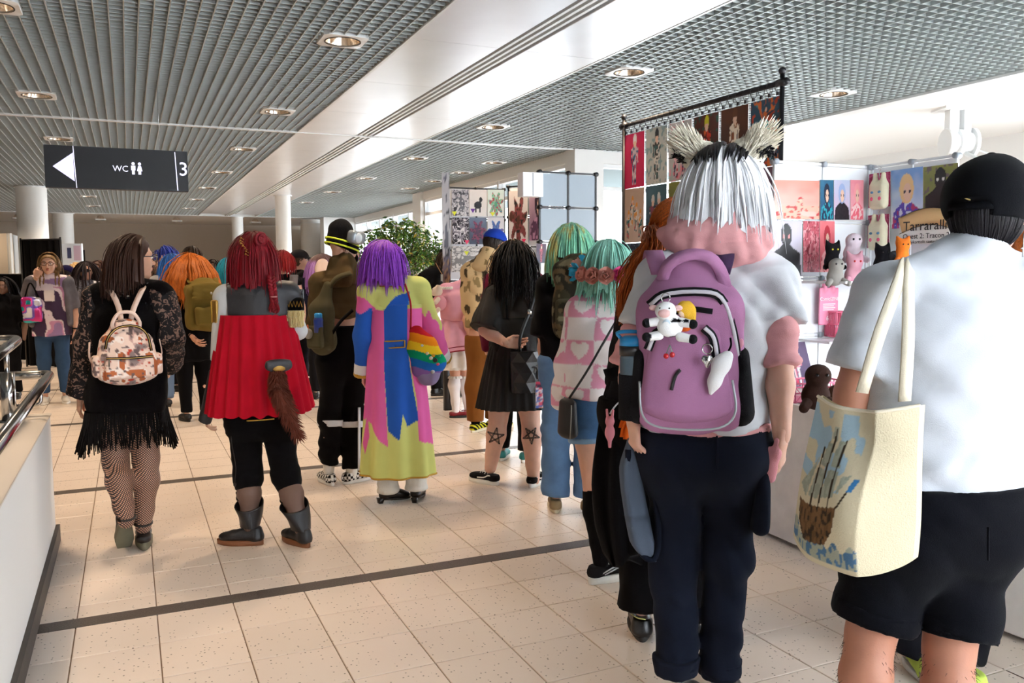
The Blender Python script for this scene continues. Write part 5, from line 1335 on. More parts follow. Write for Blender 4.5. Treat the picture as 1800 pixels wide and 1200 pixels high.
# ---------------------------------------------------------------- person in beanie
def P_beanie():
 s = Fig((604, 845), H=1.72, yaw=-32, bw=.98, lw=1.0, head=(605, 437, 0), neck=(607, 478, 0), sh_l=(562, 497, -.02), sh_r=(632, 492, .10), el_l=(552, 575, .05), wr_l=(585, 590, .25), el_r=(650, 570, .16), wr_r=(655, 560, .36),
   chest=(600, 530, .02), waist=(600, 572, .02), pel=(602, 622, .02), hip_l=(585, 640, -.02), hip_r=(620, 640, .05), kn_l=(581, 742, -.02), kn_r=(618, 745, .04), an_l=(578, 826, -.02), an_r=(618, 836, .02))
 s.hd = dict(yaw=-38, pitch=-12)
 o = s.start('person in black beanie with neon stripes, olive crop hoodie, baggy black trousers', '#d6a98f', head=s.hd, hands=[dict(side='l', curl=.7), dict(side='r', curl=.7)])
 J = s.J; ol = cloth('olive_brown_fleece', '#5a4a30')
 s.top('crop_hoodie', ol, s.P(600, 556)[2], (1.95, 1.95), g=.026, sg=(.018, .024), loose=(.185, .15), fold=wsum(ridge(.009, (9, 9, 3), 0, .6), ridge(.006, (6, 6, 18), 2)), h=.012)
 c = J['neck']; pr = [p_ell(c - s.fwd * .06 + s.up * .05, c - s.fwd * .12 - s.up * .07, (.10, .05), (.12, .045), s.lat), p_ell(c + s.fwd * .03 - s.up * .01, c + s.up * .05 - s.fwd * .03, (.105, .10), (.085, .085), s.lat)]
 s.cloth('hood', pr, ol, h=.012, fold=ridge(.009, (8, 8, 18)))
 s.trousers('trousers', black_c, s.P(600, 572)[2], (.102, .080, .068), (1.88, 1.88), fold=wsum(ridge(.009, (7, 7, 3), 0, .5), ridge(.008, (4, 4, 14), 5)), g=.02, h=.013)
 refl = mat('reflective_tape', '#cfd2d6', .4, noise=.04)
 for sd in 'lr':
  K, A = J['kn_' + sd], J['an_' + sd]; ax = unit(A - K); c = K + ax * .0
  V, Q = sdf([p_rc(c - ax * .05, c + ax * .05, .094, .092, clip=[(c + ax * .022, ax), (c - ax * .022, -ax)])], h=.008); link('reflective_band', MB().add(V, Q), refl, o)
  V, Q = sdf([p_rc(A + s.up * .0, A + s.up * .09, .038, .042)], h=.008); link('sock', MB().add(V, Q), white_knit, o)
 K, A = J['kn_r'], J['an_r']; link('reflective_strip', MB().ribbon([K + s.lat * .085 - s.fwd * .04 + (A - K) * t for t in np.linspace(-.35, .85, 6)], .03, .004, s.lat), refl, o)
 chk = cloth('checker_canvas', '#ffffff', attr=True, noise=0)
 def col(q):
  b = ((np.floor(q[:, 1] / .019) + np.floor((q[:, 0] + .2) / .019) + np.floor(q[:, 2] / .019)) % 2 > .5) & (q[:, 1] < .17)
  return np.where(b[:, None], lin('#e8e6e0'), lin('#151516'))
 shoe(s, 'l', m=chk, yaw_abs=s.yaw + .9, L=.27, color=col, kind='skate', h=.006); shoe(s, 'r', m=chk, yaw_abs=s.yaw - .35, L=.28, color=col, kind='skate', h=.006)
 # beanie, goggles, face mask
 R = hframe(s); c = J['head'] + R @ np.array([0, -.012, .03]); bk = cloth('black_knit', '#0c0c0e', bump=.6, bscale=(200, 200, 40))
 V, Q = sdf([p_ell(c + R @ np.array([0, -.005, -.02]), c + R @ np.array([0, -.035, .09]), (.098, .118), (.078, .085), R[:, 0])], h=.008, k=.02, clips=[(c + R @ np.array([0, 0, -.042]), -(R @ unit([0, .25, 1])))], fold=wr(.003, (40, 40, 4)))
 bn = link('beanie', MB().add(V, Q), bk, o)
 neon = mat('neon_yellow_stripe', '#d4e62a', .6)
 for dz in (-.022, .012):
  pts = [c + R @ np.array([.101 * math.cos(a), .121 * math.sin(a) - .008 - .1 * max(dz, 0), dz - .008 * math.sin(a)]) for a in np.linspace(0, 6.283, 30)]
  link('neon_stripe', MB().ribbon(pts, .011, .003, [unit(p - c) for p in pts]), neon, bn)
 gc = c + R @ np.array([.098, .035, .05]); V, Q = sdf([p_box(gc, (.056, .036, .045), R @ rotz(-.9), .025), p_box(gc + R @ np.array([-.055, .055, .012]), (.045, .034, .042), R @ rotz(.3), .025)], h=.006)
 gg = link('goggles', MB().add(V, Q), mat('goggle_grey', '#8f979c', .25, metal=.3), bn, label='grey goggles pushed up on the beanie')
 link('goggle_lens', MB().ball(gc + R @ (rotz(-.9) @ np.array([.0, .033, 0])), (.046, .012, .036), 12, 8, R @ rotz(-.9)), mat('clear_lens', '#cfd8dc', .1, spec=.8), gg)
 V, Q = sdf([p_ball(J['head'] + R @ np.array([0, .060, -.055]), (.058, .050, .052), R)], h=.008); mk = link('face_mask', MB().add(V, Q), black_c, o)
 link('mask_loop', MB().tube(smooth_line([J['head'] + R @ np.array(p) for p in ((.055, .05, -.03), (.078, .01, .0), (.082, -.02, -.02), (.06, .03, -.075))], 10), .0025, 5), black_c, mk)
 return s
S_beanie = P_beanie()

# ---------------------------------------------------------------- purple wig, long patchwork coat
def P_purple():
 s = Fig((706, 878), H=1.64, yaw=-14, bw=1.0, head=(676, 462, .02), neck=(686, 495, .02), sh_l=(648, 515, -.02), sh_r=(736, 508, .06), el_l=(640, 590, .0), wr_l=(640, 650, .06), el_r=(758, 575, .12), wr_r=(775, 625, .30),
   chest=(692, 560, .02), waist=(694, 610, .02), pel=(695, 680, .02), hip_l=(680, 690, 0), hip_r=(716, 690, .03), kn_l=(682, 785, 0), kn_r=(728, 780, .03), an_l=(682, 862, 0), an_r=(732, 856, .03))
 s.hd = dict(yaw=-34, pitch=-4)
 o = s.start('cosplayer in purple wig and long pink, blue and lime patchwork coat', '#e6bea8', head=s.hd, hands=[dict(side='l', curl=.5), dict(side='r', curl=.6)])
 J = s.J
 def uv(px, py): p = s.P(px, py); return ((p - J['pel']) @ s.lat, p[2])
 pinkp = [uv(*q) for q in ((600, 512), (648, 523), (668, 543), (682, 545), (684, 640), (690, 780), (674, 768), (656, 742), (650, 738), (652, 765), (643, 797), (638, 778), (646, 735), (600, 740))]
 pink2 = [uv(*q) for q in ((722, 540), (790, 540), (790, 800), (741, 770), (738, 700), (728, 640), (722, 600))]
 bluep = [uv(*q) for q in ((682, 545), (700, 520), (722, 512), (722, 600), (732, 680), (742, 740), (738, 735), (722, 745), (716, 722), (711, 768), (690, 752), (684, 640))]
 cl = [lin(h) for h in ('#d9dd83', '#ee6fb4', '#2f63c4', '#eeeef0', '#c9a02e')]
 def col(V):
  u = (V - J['pel']) @ s.lat; z = V[:, 2]; c = np.tile(cl[0], (len(V), 1)); c[in_poly(u, z, pinkp)] = cl[1]; c[in_poly(u, z, bluep)] = cl[2]; c[in_poly(u, z, pink2)] = cl[1]; return c
 zb = s.P(700, 836)[2]; zt = s.P(690, 535)[2]; n = 280; m_ = 120; G = []; a = np.linspace(math.radians(-240), math.radians(60), n)
 zs = np.linspace(zt, zb, m_)
 for i, z in enumerate(zs):
  t = i / (m_ - 1); c = J['ub'] * (1 - min(t * 3, 1)) + J['pel'] * min(t * 3, 1)
  base = np.interp(t, [0, .25, 1], [.178, .172, .235]); f = np.sin(a * 9 + .5) * .014 * t + np.sin(a * 4 + 2) * .012 * t
  p = c * [1, 1, 0] + (np.cos(a) * (base + f))[:, None] * s.lat + (np.sin(a) * (base * .74 + f))[:, None] * s.fwd; p[:, 2] = z; G.append(p)
 G = np.array(G); C = col(G.reshape(-1, 3)); ct = link('coat_skirt', MB().grid(G[::-1], C.reshape(m_, n, 3)[::-1]), m_print, o, label='long coat back in lime, pink and blue patches')
 inn = [np.array([g_.mean(0) + (p - g_.mean(0)) * [.965, .965, 1] for p in g_]) for g_ in G[::13]]
 link('coat_lining', MB().grid(np.array(inn)), cloth('white_lining', '#e8e8ea'), ct)
 gb = mat('gold_braid', '#c2983a'); link('gold_hem', MB().tube([p + [0, 0, .003] for p in G[-1]], .006, 6), gb, ct)
 link('gold_front_edge', MB().tube(G[17::9, -1], .006, 6), gb, ct); link('gold_front_edge', MB().tube(G[17::9, 0], .006, 6), gb, ct)
 pn = np.array([[G[i, -1] + s.lat * .09 * q - s.fwd * (.02 + .02 * q) for q in (0, .5, 1)] for i in range(43, 110, 6)]); link('front_panel', MB().grid(pn).grid(pn[::-1] + s.up * .001), cloth('white_lining', '#e8e8ea'), ct)
 def col2(V):
  c = np.tile(cl[0], (len(V), 1)); u = (V - J['pel']) @ s.lat; z = V[:, 2]
  c[in_poly(u, z, pinkp)] = cl[1]; c[in_poly(u, z, bluep)] = cl[2]
  dl = np.linalg.norm(V - J['el_l'], axis=1); L = (z < s.P(640, 545)[2] + .02 * np.sin(40 * u)) & (u < -.12); c[L] = cl[2]
  r = u > .14; e = s.P(745, 565)[2] + .05 * np.sin(60 * ((V - J['el_r']) @ s.fwd)) + .02 * np.sin(130 * u); c[r & (z < e)] = cl[1]
  return c
 s.top('coat_bodice', m_print, zt - .03, (1.9, 1.9), g=.026, sg=(.016, .03), h=.008, color=col2, fold=ridge(.004, (8, 8, 3), 0, .5), label='coat shoulders and sleeves in lime, blue and pink')
 for sd, a_ in (('l', 1), ('r', 1)):
  E, W = J['el_' + sd], J['wr_' + sd]; ax = unit(W - E); c = W - ax * .015
  V, Q = sdf([p_rc(c - ax * .03, c + ax * .04, .062, .066, clip=[(c + ax * .04, ax), (c - ax * .03, -ax)])], h=.008); cf = link('cuff', MB().add(V, Q), cloth('white_lining', '#e8e8ea'), o)
  V, Q = sdf([p_rc(c + ax * .03, c + ax * .06, .068, .068, clip=[(c + ax * .055, ax), (c + ax * .03, -ax)])], h=.008); link('cuff_trim', MB().add(V, Q), gb, cf)
 # half belt, collar with gold piping
 wz = s.P(680, 602)[2]; bp = []
 for t in np.linspace(-.105, .045, 12): bp.append(J['waist'] * [1, 1, 0] + s.lat * t - s.tf * (.122 * math.sqrt(max(1 - (t / .19) ** 2, 0)) + .018) + [0, 0, wz + .06 * t])
 hb = link('half_belt', MB().ribbon(bp, .040, .008, s.back), cloth('royal_blue', '#2f63c4'), o)
 up_ = s.up * .021; loop = [p + up_ + s.back * .006 for p in bp] + [p - up_ + s.back * .006 for p in bp[::-1]] + [bp[0] + up_ + s.back * .006]; link('gold_piping', MB().tube(loop, .0045, 6), gb, hb)
 nk = J['neck']; cr = np.array([[nk + s.lat * (.062 + .06 * t) * math.cos(q) + s.fwd * (.06 + .055 * t) * math.sin(q) + s.up * (.035 - .065 * t ** 2 + .02 * math.sin(3 * t)) for q in np.linspace(math.radians(-230), math.radians(50), 40)] for t in np.linspace(0, 1, 8)])
 Cc = np.where(((cr - nk) @ s.lat)[..., None] < .0, cl[1], cl[2]); co = link('collar', MB().grid(cr, Cc), m_print, o); link('gold_piping', MB().tube(cr[-1], .004, 6), gb, co)
 for sd in 'lr':
  A = J['an_' + sd]
  V, Q = sdf([p_rc(A + s.up * .02, A + s.up * .16, .062, .068), p_rc(A + s.up * .005, A + s.up * .03, .066, .066)], h=.008, fold=wsum(wr(.004, (70, 70, 6)), ridge(.008, (5, 5, 24))), clips=[(A - s.up * .015, -s.up)]); link('leg_warmer', MB().add(V, Q), white_knit, o, label='slouched white rib leg warmer')
 hl = leather('black_heel_leather', '#141415', .3)
 for sd, yw in (('l', -.8), ('r', .0)):
  so, W, L, w = shoe(s, sd, m=hl, ms=m_blackrub, yaw_abs=s.yaw + yw, L=.23, kind='plain', top=.07, pitch=-6, sole_h=.012, z=.02, w=.040)
  link('heel', MB().loft([[W(x * .018 * q, -.055 + y * .018 * q, z_) for x, y in ((-1, -1), (1, -1), (1, 1), (-1, 1))] for z_, q in ((-.022, .7), (.012, 1.1))]), hl, so)
 hm = hairm('purple_wig_hair', '#9444c6', .3)
 hair(s, hm, n=800, hem=-.105, hemv=.03, rad=.0055, thick=.024, grav=.6, seed=21, scale=(1.12, 1.10, 1.06), wave=.10, wavef=16, flip=.12, crown=(.1, .1, 1), front=.35, name='wig', label='tousled purple wig', ymax=.8, taper=.1)
 R = hframe(s); link('earring', MB().tube([J['head'] + R @ np.array([.088, .01, -.045]), J['head'] + R @ np.array([.09, .01, -.075])], .0025, 5), gb, o)
 return s
S_purple = P_purple()

# ---------------------------------------------------------------- black curls, sheer black dress, star tattoos
def P_star():
 s = Fig((898, 848), H=1.66, yaw=10, bw=1.12, lw=1.24, aw=1.12, head=(903, 457, 0), neck=(905, 500, 0), sh_l=(868, 523, -.02), sh_r=(948, 518, .02), el_l=(852, 580, -.10), wr_l=(888, 602, -.19), el_r=(968, 590, .04), wr_r=(960, 640, .16),
   chest=(905, 570, 0), waist=(903, 610, 0), pel=(903, 665, 0), hip_l=(880, 680, 0), hip_r=(926, 680, 0), kn_l=(876, 735, 0), kn_r=(932, 735, 0), an_l=(862, 822, .02), an_r=(938, 843, -.03))
 s.hd = dict(yaw=8, pitch=-6)
 o = s.start('person with long black curls in sheer black dress, star tattoos on both calves', '#dcae98', head=s.hd, hands=[dict(side='l', d=s.lat - s.up * .1, n=s.back + s.up * .3, curl=.55, thumb=.1)], gl=0, h=.011)
 J = s.J; sheer = mat('black_chiffon', '#0b0a0c', .75, bump=.3, bscale=(500, 500, 500), alpha=.90)
 zw = s.P(903, 605)[2]
 s.top('sheer_blouse', sheer, zw - .03, (1.0, 1.0), g=.016, sg=(.028, .062), fold=wsum(ridge(.008, (10, 10, 2), 0, .4), wr(.005, (8, 8, 8))), h=.010, label='sheer black blouse with wide sleeves')
 s.cloth('slip_top', [p_ell(J['waist'], J['chest'] - s.up * .0, (.150, .112), (.160, .115), s.shlat)] , black_c, h=.012, clips=[(J['chest'] + s.up * .05, s.up)])
 for sg in (-1, 1): link('slip_strap', MB().ribbon(smooth_line([J['chest'] + s.lat * sg * .07 + s.back * .125 + s.up * .04, J['ub'] + s.lat * sg * .085 + s.back * .085, J['ub'] + s.lat * sg * .095 + s.up * .06], 8), .016, .004, s.back), black_c, o)
 zb = s.P(903, 716)[2]; n = 220; a = np.arange(n) * 2 * np.pi / n; rings = []
 for t in np.linspace(0, 1, 14):
  z = zw + .02 + (zb - zw - .02) * t; c = J['waist'] * (1 - t) + J['pel'] * t; b = .150 + .105 * t ** .8; f = (np.abs(((a * 27 / np.pi) % 2) - 1) - .5) * (.004 + .014 * t) + .008 * np.sin(a * 5) * t
  p = c * [1, 1, 0] + (np.cos(a) * (b + f))[:, None] * s.lat + (np.sin(a) * (b * .76 + f))[:, None] * s.fwd; p[:, 2] = z; rings.append(p)
 link('pleated_skirt', MB().loft(np.array(rings), cap=False), mat('black_pleated_crepe', '#0b0a0c', .75, bump=.3, bscale=(500, 500, 500)), o); rr = np.array(rings)[:12]; cc = rr.mean(1)[:, None]
 link('skirt_lining', MB().loft(cc + (rr - cc) * [.95, .95, 1], cap=False), black_c, o)
 # tattoos: line drawings lying on the skin of the calves
 ink = mat('tattoo_ink', '#2b2726', .6)
 for sd, inv in (('l', False), ('r', True)):
  K, A = J['kn_' + sd], J['an_' + sd]; ax = unit(A - K); c = K + ax * .115 * s.s; legp = s.leg(sd, .0)
  cam_d = unit(C0 - c) ; cam_d = unit(cam_d - cam_d.dot(ax) * ax); rt = np.cross(ax, cam_d) * -1
  def on(x, y):
   p = c + rt * x - ax * y + cam_d * .12
   for _ in range(12): p = p - cam_d * (min(_ev(q, p[None])[0] for q in legp) - .0058)
   return p
  r = .058; a0 = math.pi / 2 * (-1 if inv else 1); st = [(r * math.cos(a0 + k * 4 * math.pi / 5), r * math.sin(a0 + k * 4 * math.pi / 5)) for k in range(6)]; mb = MB()
  for (x1, y1), (x2, y2) in zip(st[:-1], st[1:]):
   for w_ in (-.003, .003):
    nx, ny = -(y2 - y1), x2 - x1; l_ = math.hypot(nx, ny); mb.tube([on(x1 + (x2 - x1) * t + nx / l_ * w_, y1 + (y2 - y1) * t + ny / l_ * w_) for t in np.linspace(0, 1, 9)], .0020, 4)
   if inv:
    for t in (.25, .5, .75):
     x, y = x1 + (x2 - x1) * t, y1 + (y2 - y1) * t; mb.tube([on(x - .005, y - .004), on(x, y), on(x + .004, y + .006)], (.0018), 4)
  for (x, y) in st[:5]: mb.ball(on(x, y), (.004, .004, .004), 6, 4)
  link('star_tattoo', mb, ink, o, label='five-pointed star tattoo' + (' pointing down with barbs' if inv else ' like crossed safety pins'))
 bl = cloth('black_canvas', '#17171a')
 for sd, yw in (('l', .75), ('r', -.6)):
  so, W, L, w = shoe(s, sd, m=bl, yaw_abs=s.yaw + yw, L=.265, kind='skate', h=.006, top=.07, sole_h=.03)
  for sg in (-1, 1): link('white_stripe', MB().ribbon(smooth_line([W(sg * w * .76, -.045, .052), W(sg * w * .82, -.01, .068), W(sg * w * .90, .03, .05), W(sg * w * .97, .085, .045)], 10), .008, .004, W(sg, 0, 0) - W(0, 0, 0)), mat('rubber_white', '#e6e3dc'), so)
 hm = hairm('black_curly_hair', '#0f0d0f', .2)
 hair(s, hm, n=1700, hem=-.185, hemv=.03, rad=.0055, thick=.024, wave=.4, wavef=30, grav=.6, seed=31, sheet=False, scale=(.96, 1.0, 1.03), crown=(0, -.1, 1), label='long black curls', front=.4, push=[p_rc(J['sh_l'], J['sh_r'], .07, .07), p_ell(J['chest'], J['ub'], (.15, .12), (.15, .10), s.shlat)], mass=(.060, .040), out=.0)
 return s
S_star = P_star()

# ---------------------------------------------------------------- green hair, black tee, jeans
def P_green():
 s = Fig((1005, 896), H=1.70, yaw=-4, bw=1.02, head=(1004, 432, 0), neck=(1004, 475, 0), sh_l=(966, 502, -.02), sh_r=(1050, 500, .03), el_l=(957, 592, 0), wr_l=(957, 655, .08), el_r=(1062, 590, .05), wr_r=(1060, 650, .15))
 s.hd = dict(yaw=10, pitch=-4)
 o = s.start('person with green bob in black T-shirt and blue jeans behind flower crown wearer', '#cf9d84', head=s.hd, hands=[dict(side='l', curl=.7, n=s.lat)])
 J = s.J; s.top('t_shirt', black_c, J['pel'][2] - .06, (1.0, 1.0), g=.022, sg=(.022, .045), loose=(.20, .15), fold=ridge(.008, (9, 9, 2), 0, .5))
 s.trousers('jeans', cloth('mid_blue_denim', '#5f7ea3', noise=.18, bump=.5), J['pel'][2] + .05, (.105, .090, .095), (1.97, 1.97), fold=wsum(ridge(.007, (6, 6, 3)), ridge(.006, (4, 4, 14), 3)), g=.02)
 for sd in 'lr': shoe(s, sd, toe=8, m=leather('tan_shoe', '#8a7452', .6), ms=mat('cream_sole', '#d8ccb0', .6), L=.27)
 for i in range(6):
  c = J['wr_l'] + (J['el_l'] - J['wr_l']) * (.03 + .045 * i); cc = ['#2a8a7a', '#1d1d20', '#9ab05a', '#1d1d20', '#2f6a9a', '#4aa08a'][i]
  link('bracelet', MB().tube([c + s.lat * .034 * math.cos(t) + s.fwd * .034 * math.sin(t) + s.up * .004 * math.sin(2 * t + i) for t in np.linspace(0, 6.283, 14)], .005, 6), mat('bracelet_' + cc, cc, .6), o)
 g1, g2 = lin('#7fbf9a'), lin('#5f9a78')
 hm = mat('green_streaked_hair', '#6aa886', .4, noise=.35, nscale=(90, 90, 4), bump=.5, bscale=(400, 400, 10), attr=True)
 def col(V): q = vnoise(V, (45, 45, 3), 7)[:, None]; return np.where(q > .35, lin('#b8b268'), np.where(q < -.4, lin('#5f9f84'), lin('#84cdaa')))
 hair(s, hm, n=600, hem=-.165, hemv=.010, rad=.005, thick=.012, grav=.7, seed=41, scale=(1.08, 1.05, 1.05), crown=(0, .2, 1), color=col, label='streaked green bob', front=.4, back_low=-.5)
 return s
S_green = P_green()

# ---------------------------------------------------------------- mint wig, flower crown, heart sweater
def P_mint():
 s = Fig((1066, 1012), H=1.62, yaw=-12, bw=1.0, lw=.98, head=(1070, 468, 0), neck=(1068, 520, 0), sh_l=(1022, 552, -.02), sh_r=(1118, 550, .04), el_l=(1003, 640, .0), wr_l=(990, 715, .08), el_r=(1135, 640, .05), wr_r=(1120, 690, .22),
   chest=(1065, 600, 0), waist=(1060, 650, 0), pel=(1056, 705, 0), hip_l=(1035, 725, 0), hip_r=(1080, 725, .03), kn_l=(1044, 855, 0), kn_r=(1092, 850, .06), an_l=(1056, 985, -.02), an_r=(1090, 960, .14))
 s.hd = dict(yaw=4, pitch=-6)
 o = s.start('person in mint wig with flower crown, pink heart sweater and denim shorts', '#d9a58c', head=s.hd, hands=[dict(side='l', curl=.6, n=s.lat)], gl=0, h=.011)
 J = s.J; w_, p_ = lin('#f3e9e6'), lin('#e9a0b8'); cz = .105
 def col(V):
  d = V - J['chest']; ang = np.arctan2(d @ s.lat, -(d @ s.fwd) + .05); u = ang * .165 + .02; z = V[:, 2] + .02
  arm = np.abs(d @ s.lat) > .17; u = np.where(arm, d @ s.fwd + .04, u)
  i = np.floor(u / cz); j = np.floor(z / cz); x = (u / cz - i - .5) * 2; y = (z / cz - j - .55) * 2; par = (i + j) % 2 > .5
  hx, hy = x * 1.45, y * 1.45 + .1; heart = (hx ** 2 + (hy - np.abs(hx) * .75) ** 2) < .95
  bg = np.where(par[:, None], p_, w_); ht = (heart & par)
  c = np.where(ht[:, None], w_, bg); c[V[:, 2] > J['neck'][2] - .02] = p_; return c
 hem = s.P(1056, 690)[2]
 s.top('sweater', m_print, hem, (1.98, 1.98), g=.030, sg=(.020, .034), loose=(.19, .15), h=.008, color=col, fold=wsum(ridge(.006, (9, 9, 3), 0, .5), wr(.006, (8, 8, 8))), label='white and pink checked sweater with hearts')
 s.cloth('ribbed_hem', [p_ell(np.array([J['pel'][0], J['pel'][1], hem + .03]), np.array([J['pel'][0], J['pel'][1], hem - .03]), (.185, .145), (.178, .138), s.hiplat)], cloth('pink_knit', '#e9a0b8'), clips=[((0, 0, hem + .012), (0, 0, 1.)), ((0, 0, hem - .018), (0, 0, -1.))], fold=wr(.004, (60, 60, 4)))
 dn = cloth('shorts_denim', '#47688f', noise=.2, bump=.5)
 s.trousers('shorts', dn, hem + .05, (.108, .094, .09), (.36, .36), fold=wsum(ridge(.006, (8, 8, 6)), ridge(.004, (5, 5, 20), 3)), g=.014, h=.010)
 for sd in 'lr':
  Hh, K = J['hip_' + sd], J['kn_' + sd]; ax = unit(K - Hh); c = Hh + (K - Hh) * .35
  V, Q = sdf([p_rc(c - ax * .03, c + ax * .03, .108, .106, clip=[(c + ax * .014, ax), (c - ax * .012, -ax)])], h=.008); link('hem_cuff', MB().add(V, Q), cloth('pale_denim', '#7f9cb8', noise=.15), o)
 pk = J['hip_l'] + s.up * .035 + s.back * .118 - s.lat * .01; link('back_pocket', MB().tube([pk + s.lat * x + s.up * z - s.back * .012 * abs(x) / .05 for x, z in ((-.05, .05), (-.05, -.05), (0, -.075), (.05, -.05), (.05, .05), (-.05, .05))], .002, 5), mat('denim_stitch', '#b9a47a', .7), o)
 for sd in 'lr':
  K, A = J['kn_' + sd], J['an_' + sd]; c = K + (A - K) * .03
  pr = [dict(p, clip=[(c, unit(K - A))]) for p in s.leg(sd, .006, th=False)]; s.cloth('knee_sock', pr, black_c, h=.010, k=.015)
  so, W, L, w = shoe(s, sd, yaw_abs=s.yaw - .75, m=cloth('black_mesh', '#1d1d20', bump=.6, bscale=(300, 300, 300)), ms=mat('offwhite_foam', '#dcd8d0', .6), L=.26, sole_h=.035, top=.085, kind='sneaker')
  for q in (-1, 1): link('side_stripes', MB().ribbon([W(q * w * .8, -.02, .05), W(q * w * .92, .05, .075), W(q * w * .8, .09, .07)], .006, .004, W(q, 0, 0) - W(0, 0, 0)).ribbon([W(q * w * .82, .0, .045), W(q * w * .95, .07, .068), W(q * w * .85, .11, .06)], .006, .004, W(q, 0, 0) - W(0, 0, 0)), mat('silver_overlay', '#b9bcc0', .35, metal=.5), so)
 hm = hairm('mint_wig_hair', '#9cdcc8', .12)
 wig = hair(s, hm, n=700, hem=-.125, hemv=.022, rad=.005, thick=.010, grav=.65, seed=51, scale=(.95, 1.0, 1.04), crown=(0, .3, 1), flip=.28, name='wig', label='mint green wig with flipped ends', front=.4, back_low=-.5, push=[p_rc(J['ub'], J['neck'] + s.up * .02, .085, .075)])
 # flower crown round the head
 R = hframe(s); c = J['head'] + R @ np.array([0, -.01, -.01]); g = np.random.default_rng(6)
 cr = link('flower_crown', MB().tube([c + R @ np.array([.122 * math.cos(t), .140 * math.sin(t), .0 + .055 * math.sin(t)]) for t in np.linspace(0, 6.283, 40)], .005, 6), mat('green_wire', '#5a8a6a', .7), o, label='crown of paper roses and ribbon flowers')
 cols = ['#f0a898', '#f2b3a4', '#e0558f', '#f0a898', '#3fb4d8', '#f2b3a4', '#e0558f', '#f0a898', '#48b8dc', '#f0a898', '#8a6fc0', '#3fb4d8', '#f2b3a4', '#ef9f90', '#46b5d9', '#f0a898']
 for i, cc in enumerate(cols):
  t = -math.pi / 2 + (i - 1) * 2 * math.pi / 16 + .1; n_ = R @ unit([math.cos(t), math.sin(t), .05]); p = c + R @ np.array([.132 * math.cos(t), .150 * math.sin(t), .0 + .055 * math.sin(t)]) + n_ * .012; mb = MB(); a_ = unit(np.cross(n_, s.up)); b_ = np.cross(a_, n_)
  spiky = i in (4, 8, 11, 14); rs = .043
  for lay, (k_, rr, tilt) in enumerate(((6, 1.0, .55), (5, .78, .95), (4, .55, 1.3))):
   for q in range(k_):
    f = 2 * math.pi * q / k_ + lay * .5 + g.normal() * .1; dr = a_ * math.cos(f) + b_ * math.sin(f); tg = np.cross(n_, dr); L = rs * rr * g.uniform(.9, 1.1) * (1.25 if spiky else 1); w_p = L * (.28 if spiky else .62)
    q0 = p + n_ * .004 * lay; rows_ = []
    for e, we in ((0, .35), (.45, 1.0), (.8, .9), (1.0, .35)): rows_.append([q0 + dr * L * e * math.cos(tilt * e) + n_ * (L * e * math.sin(tilt * e) + .002 * lay) + tg * w_p * we * x + n_ * abs(x) * .004 for x in (-1, 0, 1)])
    mb.grid(np.array(rows_)).grid(np.array(rows_)[::-1] - n_ * .0012)
  link('ribbon_flower' if spiky else 'paper_rose', mb, cloth('petal_' + cc, cc, bump=.1), cr)
 return s
S_mint = P_mint()

# ---------------------------------------------------------------- orange ponytail behind the white wig
def P_pony():
 s = Fig((1172, 1118), H=1.70, yaw=-12, bw=1.0, head=(1192, 408, .02), neck=(1172, 470, .0), sh_l=(1125, 510, -.02), sh_r=(1232, 505, .06), el_l=(1098, 620, .05), wr_l=(1082, 680, .16))
 s.hd = dict(yaw=-25, pitch=-6)
 J = s.J; d = J['pel'] - s.P(1140, 745);
 for k_ in ('pel', 'hip_l', 'hip_r', 'waist', 'chest'): J[k_] = J[k_] - d * [1, 1, 0] * (.5 if k_ == 'chest' else 1)
 o = s.start('person with orange ponytail and black clothes beside white wig wearer', '#dcb09a', head=s.hd, hands=[dict(side='l', curl=.6)])
 s.top('black_top', black_c, J['pel'][2], (1.95, 1.95), g=.02, fold=ridge(.007, (9, 9, 3)))
 s.trousers('trousers', black_c, J['pel'][2] + .05, (.105, .095, .100), (1.93, 1.93), fold=ridge(.008, (7, 7, 3)), g=.02)
 for sd in 'lr':
  so, W, L, w = shoe(s, sd, yaw_abs=s.yaw + .3, m=leather('black_shoe_leather', '#141415', .3), ms=m_blackrub, L=.28, w=.05, kind='plain', top=.085)
  if sd == 'l': link('lime_stitching', MB().tube(smooth_line([W(-w * .85, -.03, .095), W(-w * .4, -.09, .105), W(w * .2, -.09, .10)], 8), .0018, 5), mat('lime_thread', '#d8e08a', .6), so)
 hm = hairm('orange_ginger_hair', '#a8501a', .35)
 hair(s, hm, hug=1.0, facey=.09, n=900, hem=-.04, hemv=.02, rad=.005, thick=.008, grav=.02, seed=61, scale=(1.04, 1.04, 1.04), crown=(.40, .88, .22), label='ginger hair tied back', front=.4, ymax=.55)
 Rq = hframe(s); a = J['head'] + Rq @ np.array([-.040, -.112, -.012])
 tail_locks(s, hm, [a - (Rq @ np.array([-.040, -.112, -.012])) * .25, a, s.P(1150, 432, -.18), s.P(1128, 468, -.19), s.P(1110, 512, -.16), s.P(1100, 558, -.15)], n=270, spread=[.03, .018, .034, .050, .045, .010], rad=.0045, wave=.014)
 link('hair_tie', MB().tube([a + s.lat * .024 * math.cos(t) + s.up * .024 * math.sin(t) for t in np.linspace(0, 6.28, 14)], .007, 6), mat('red_elastic', '#c0392b', .6), o)
 return s
S_pony = P_pony()
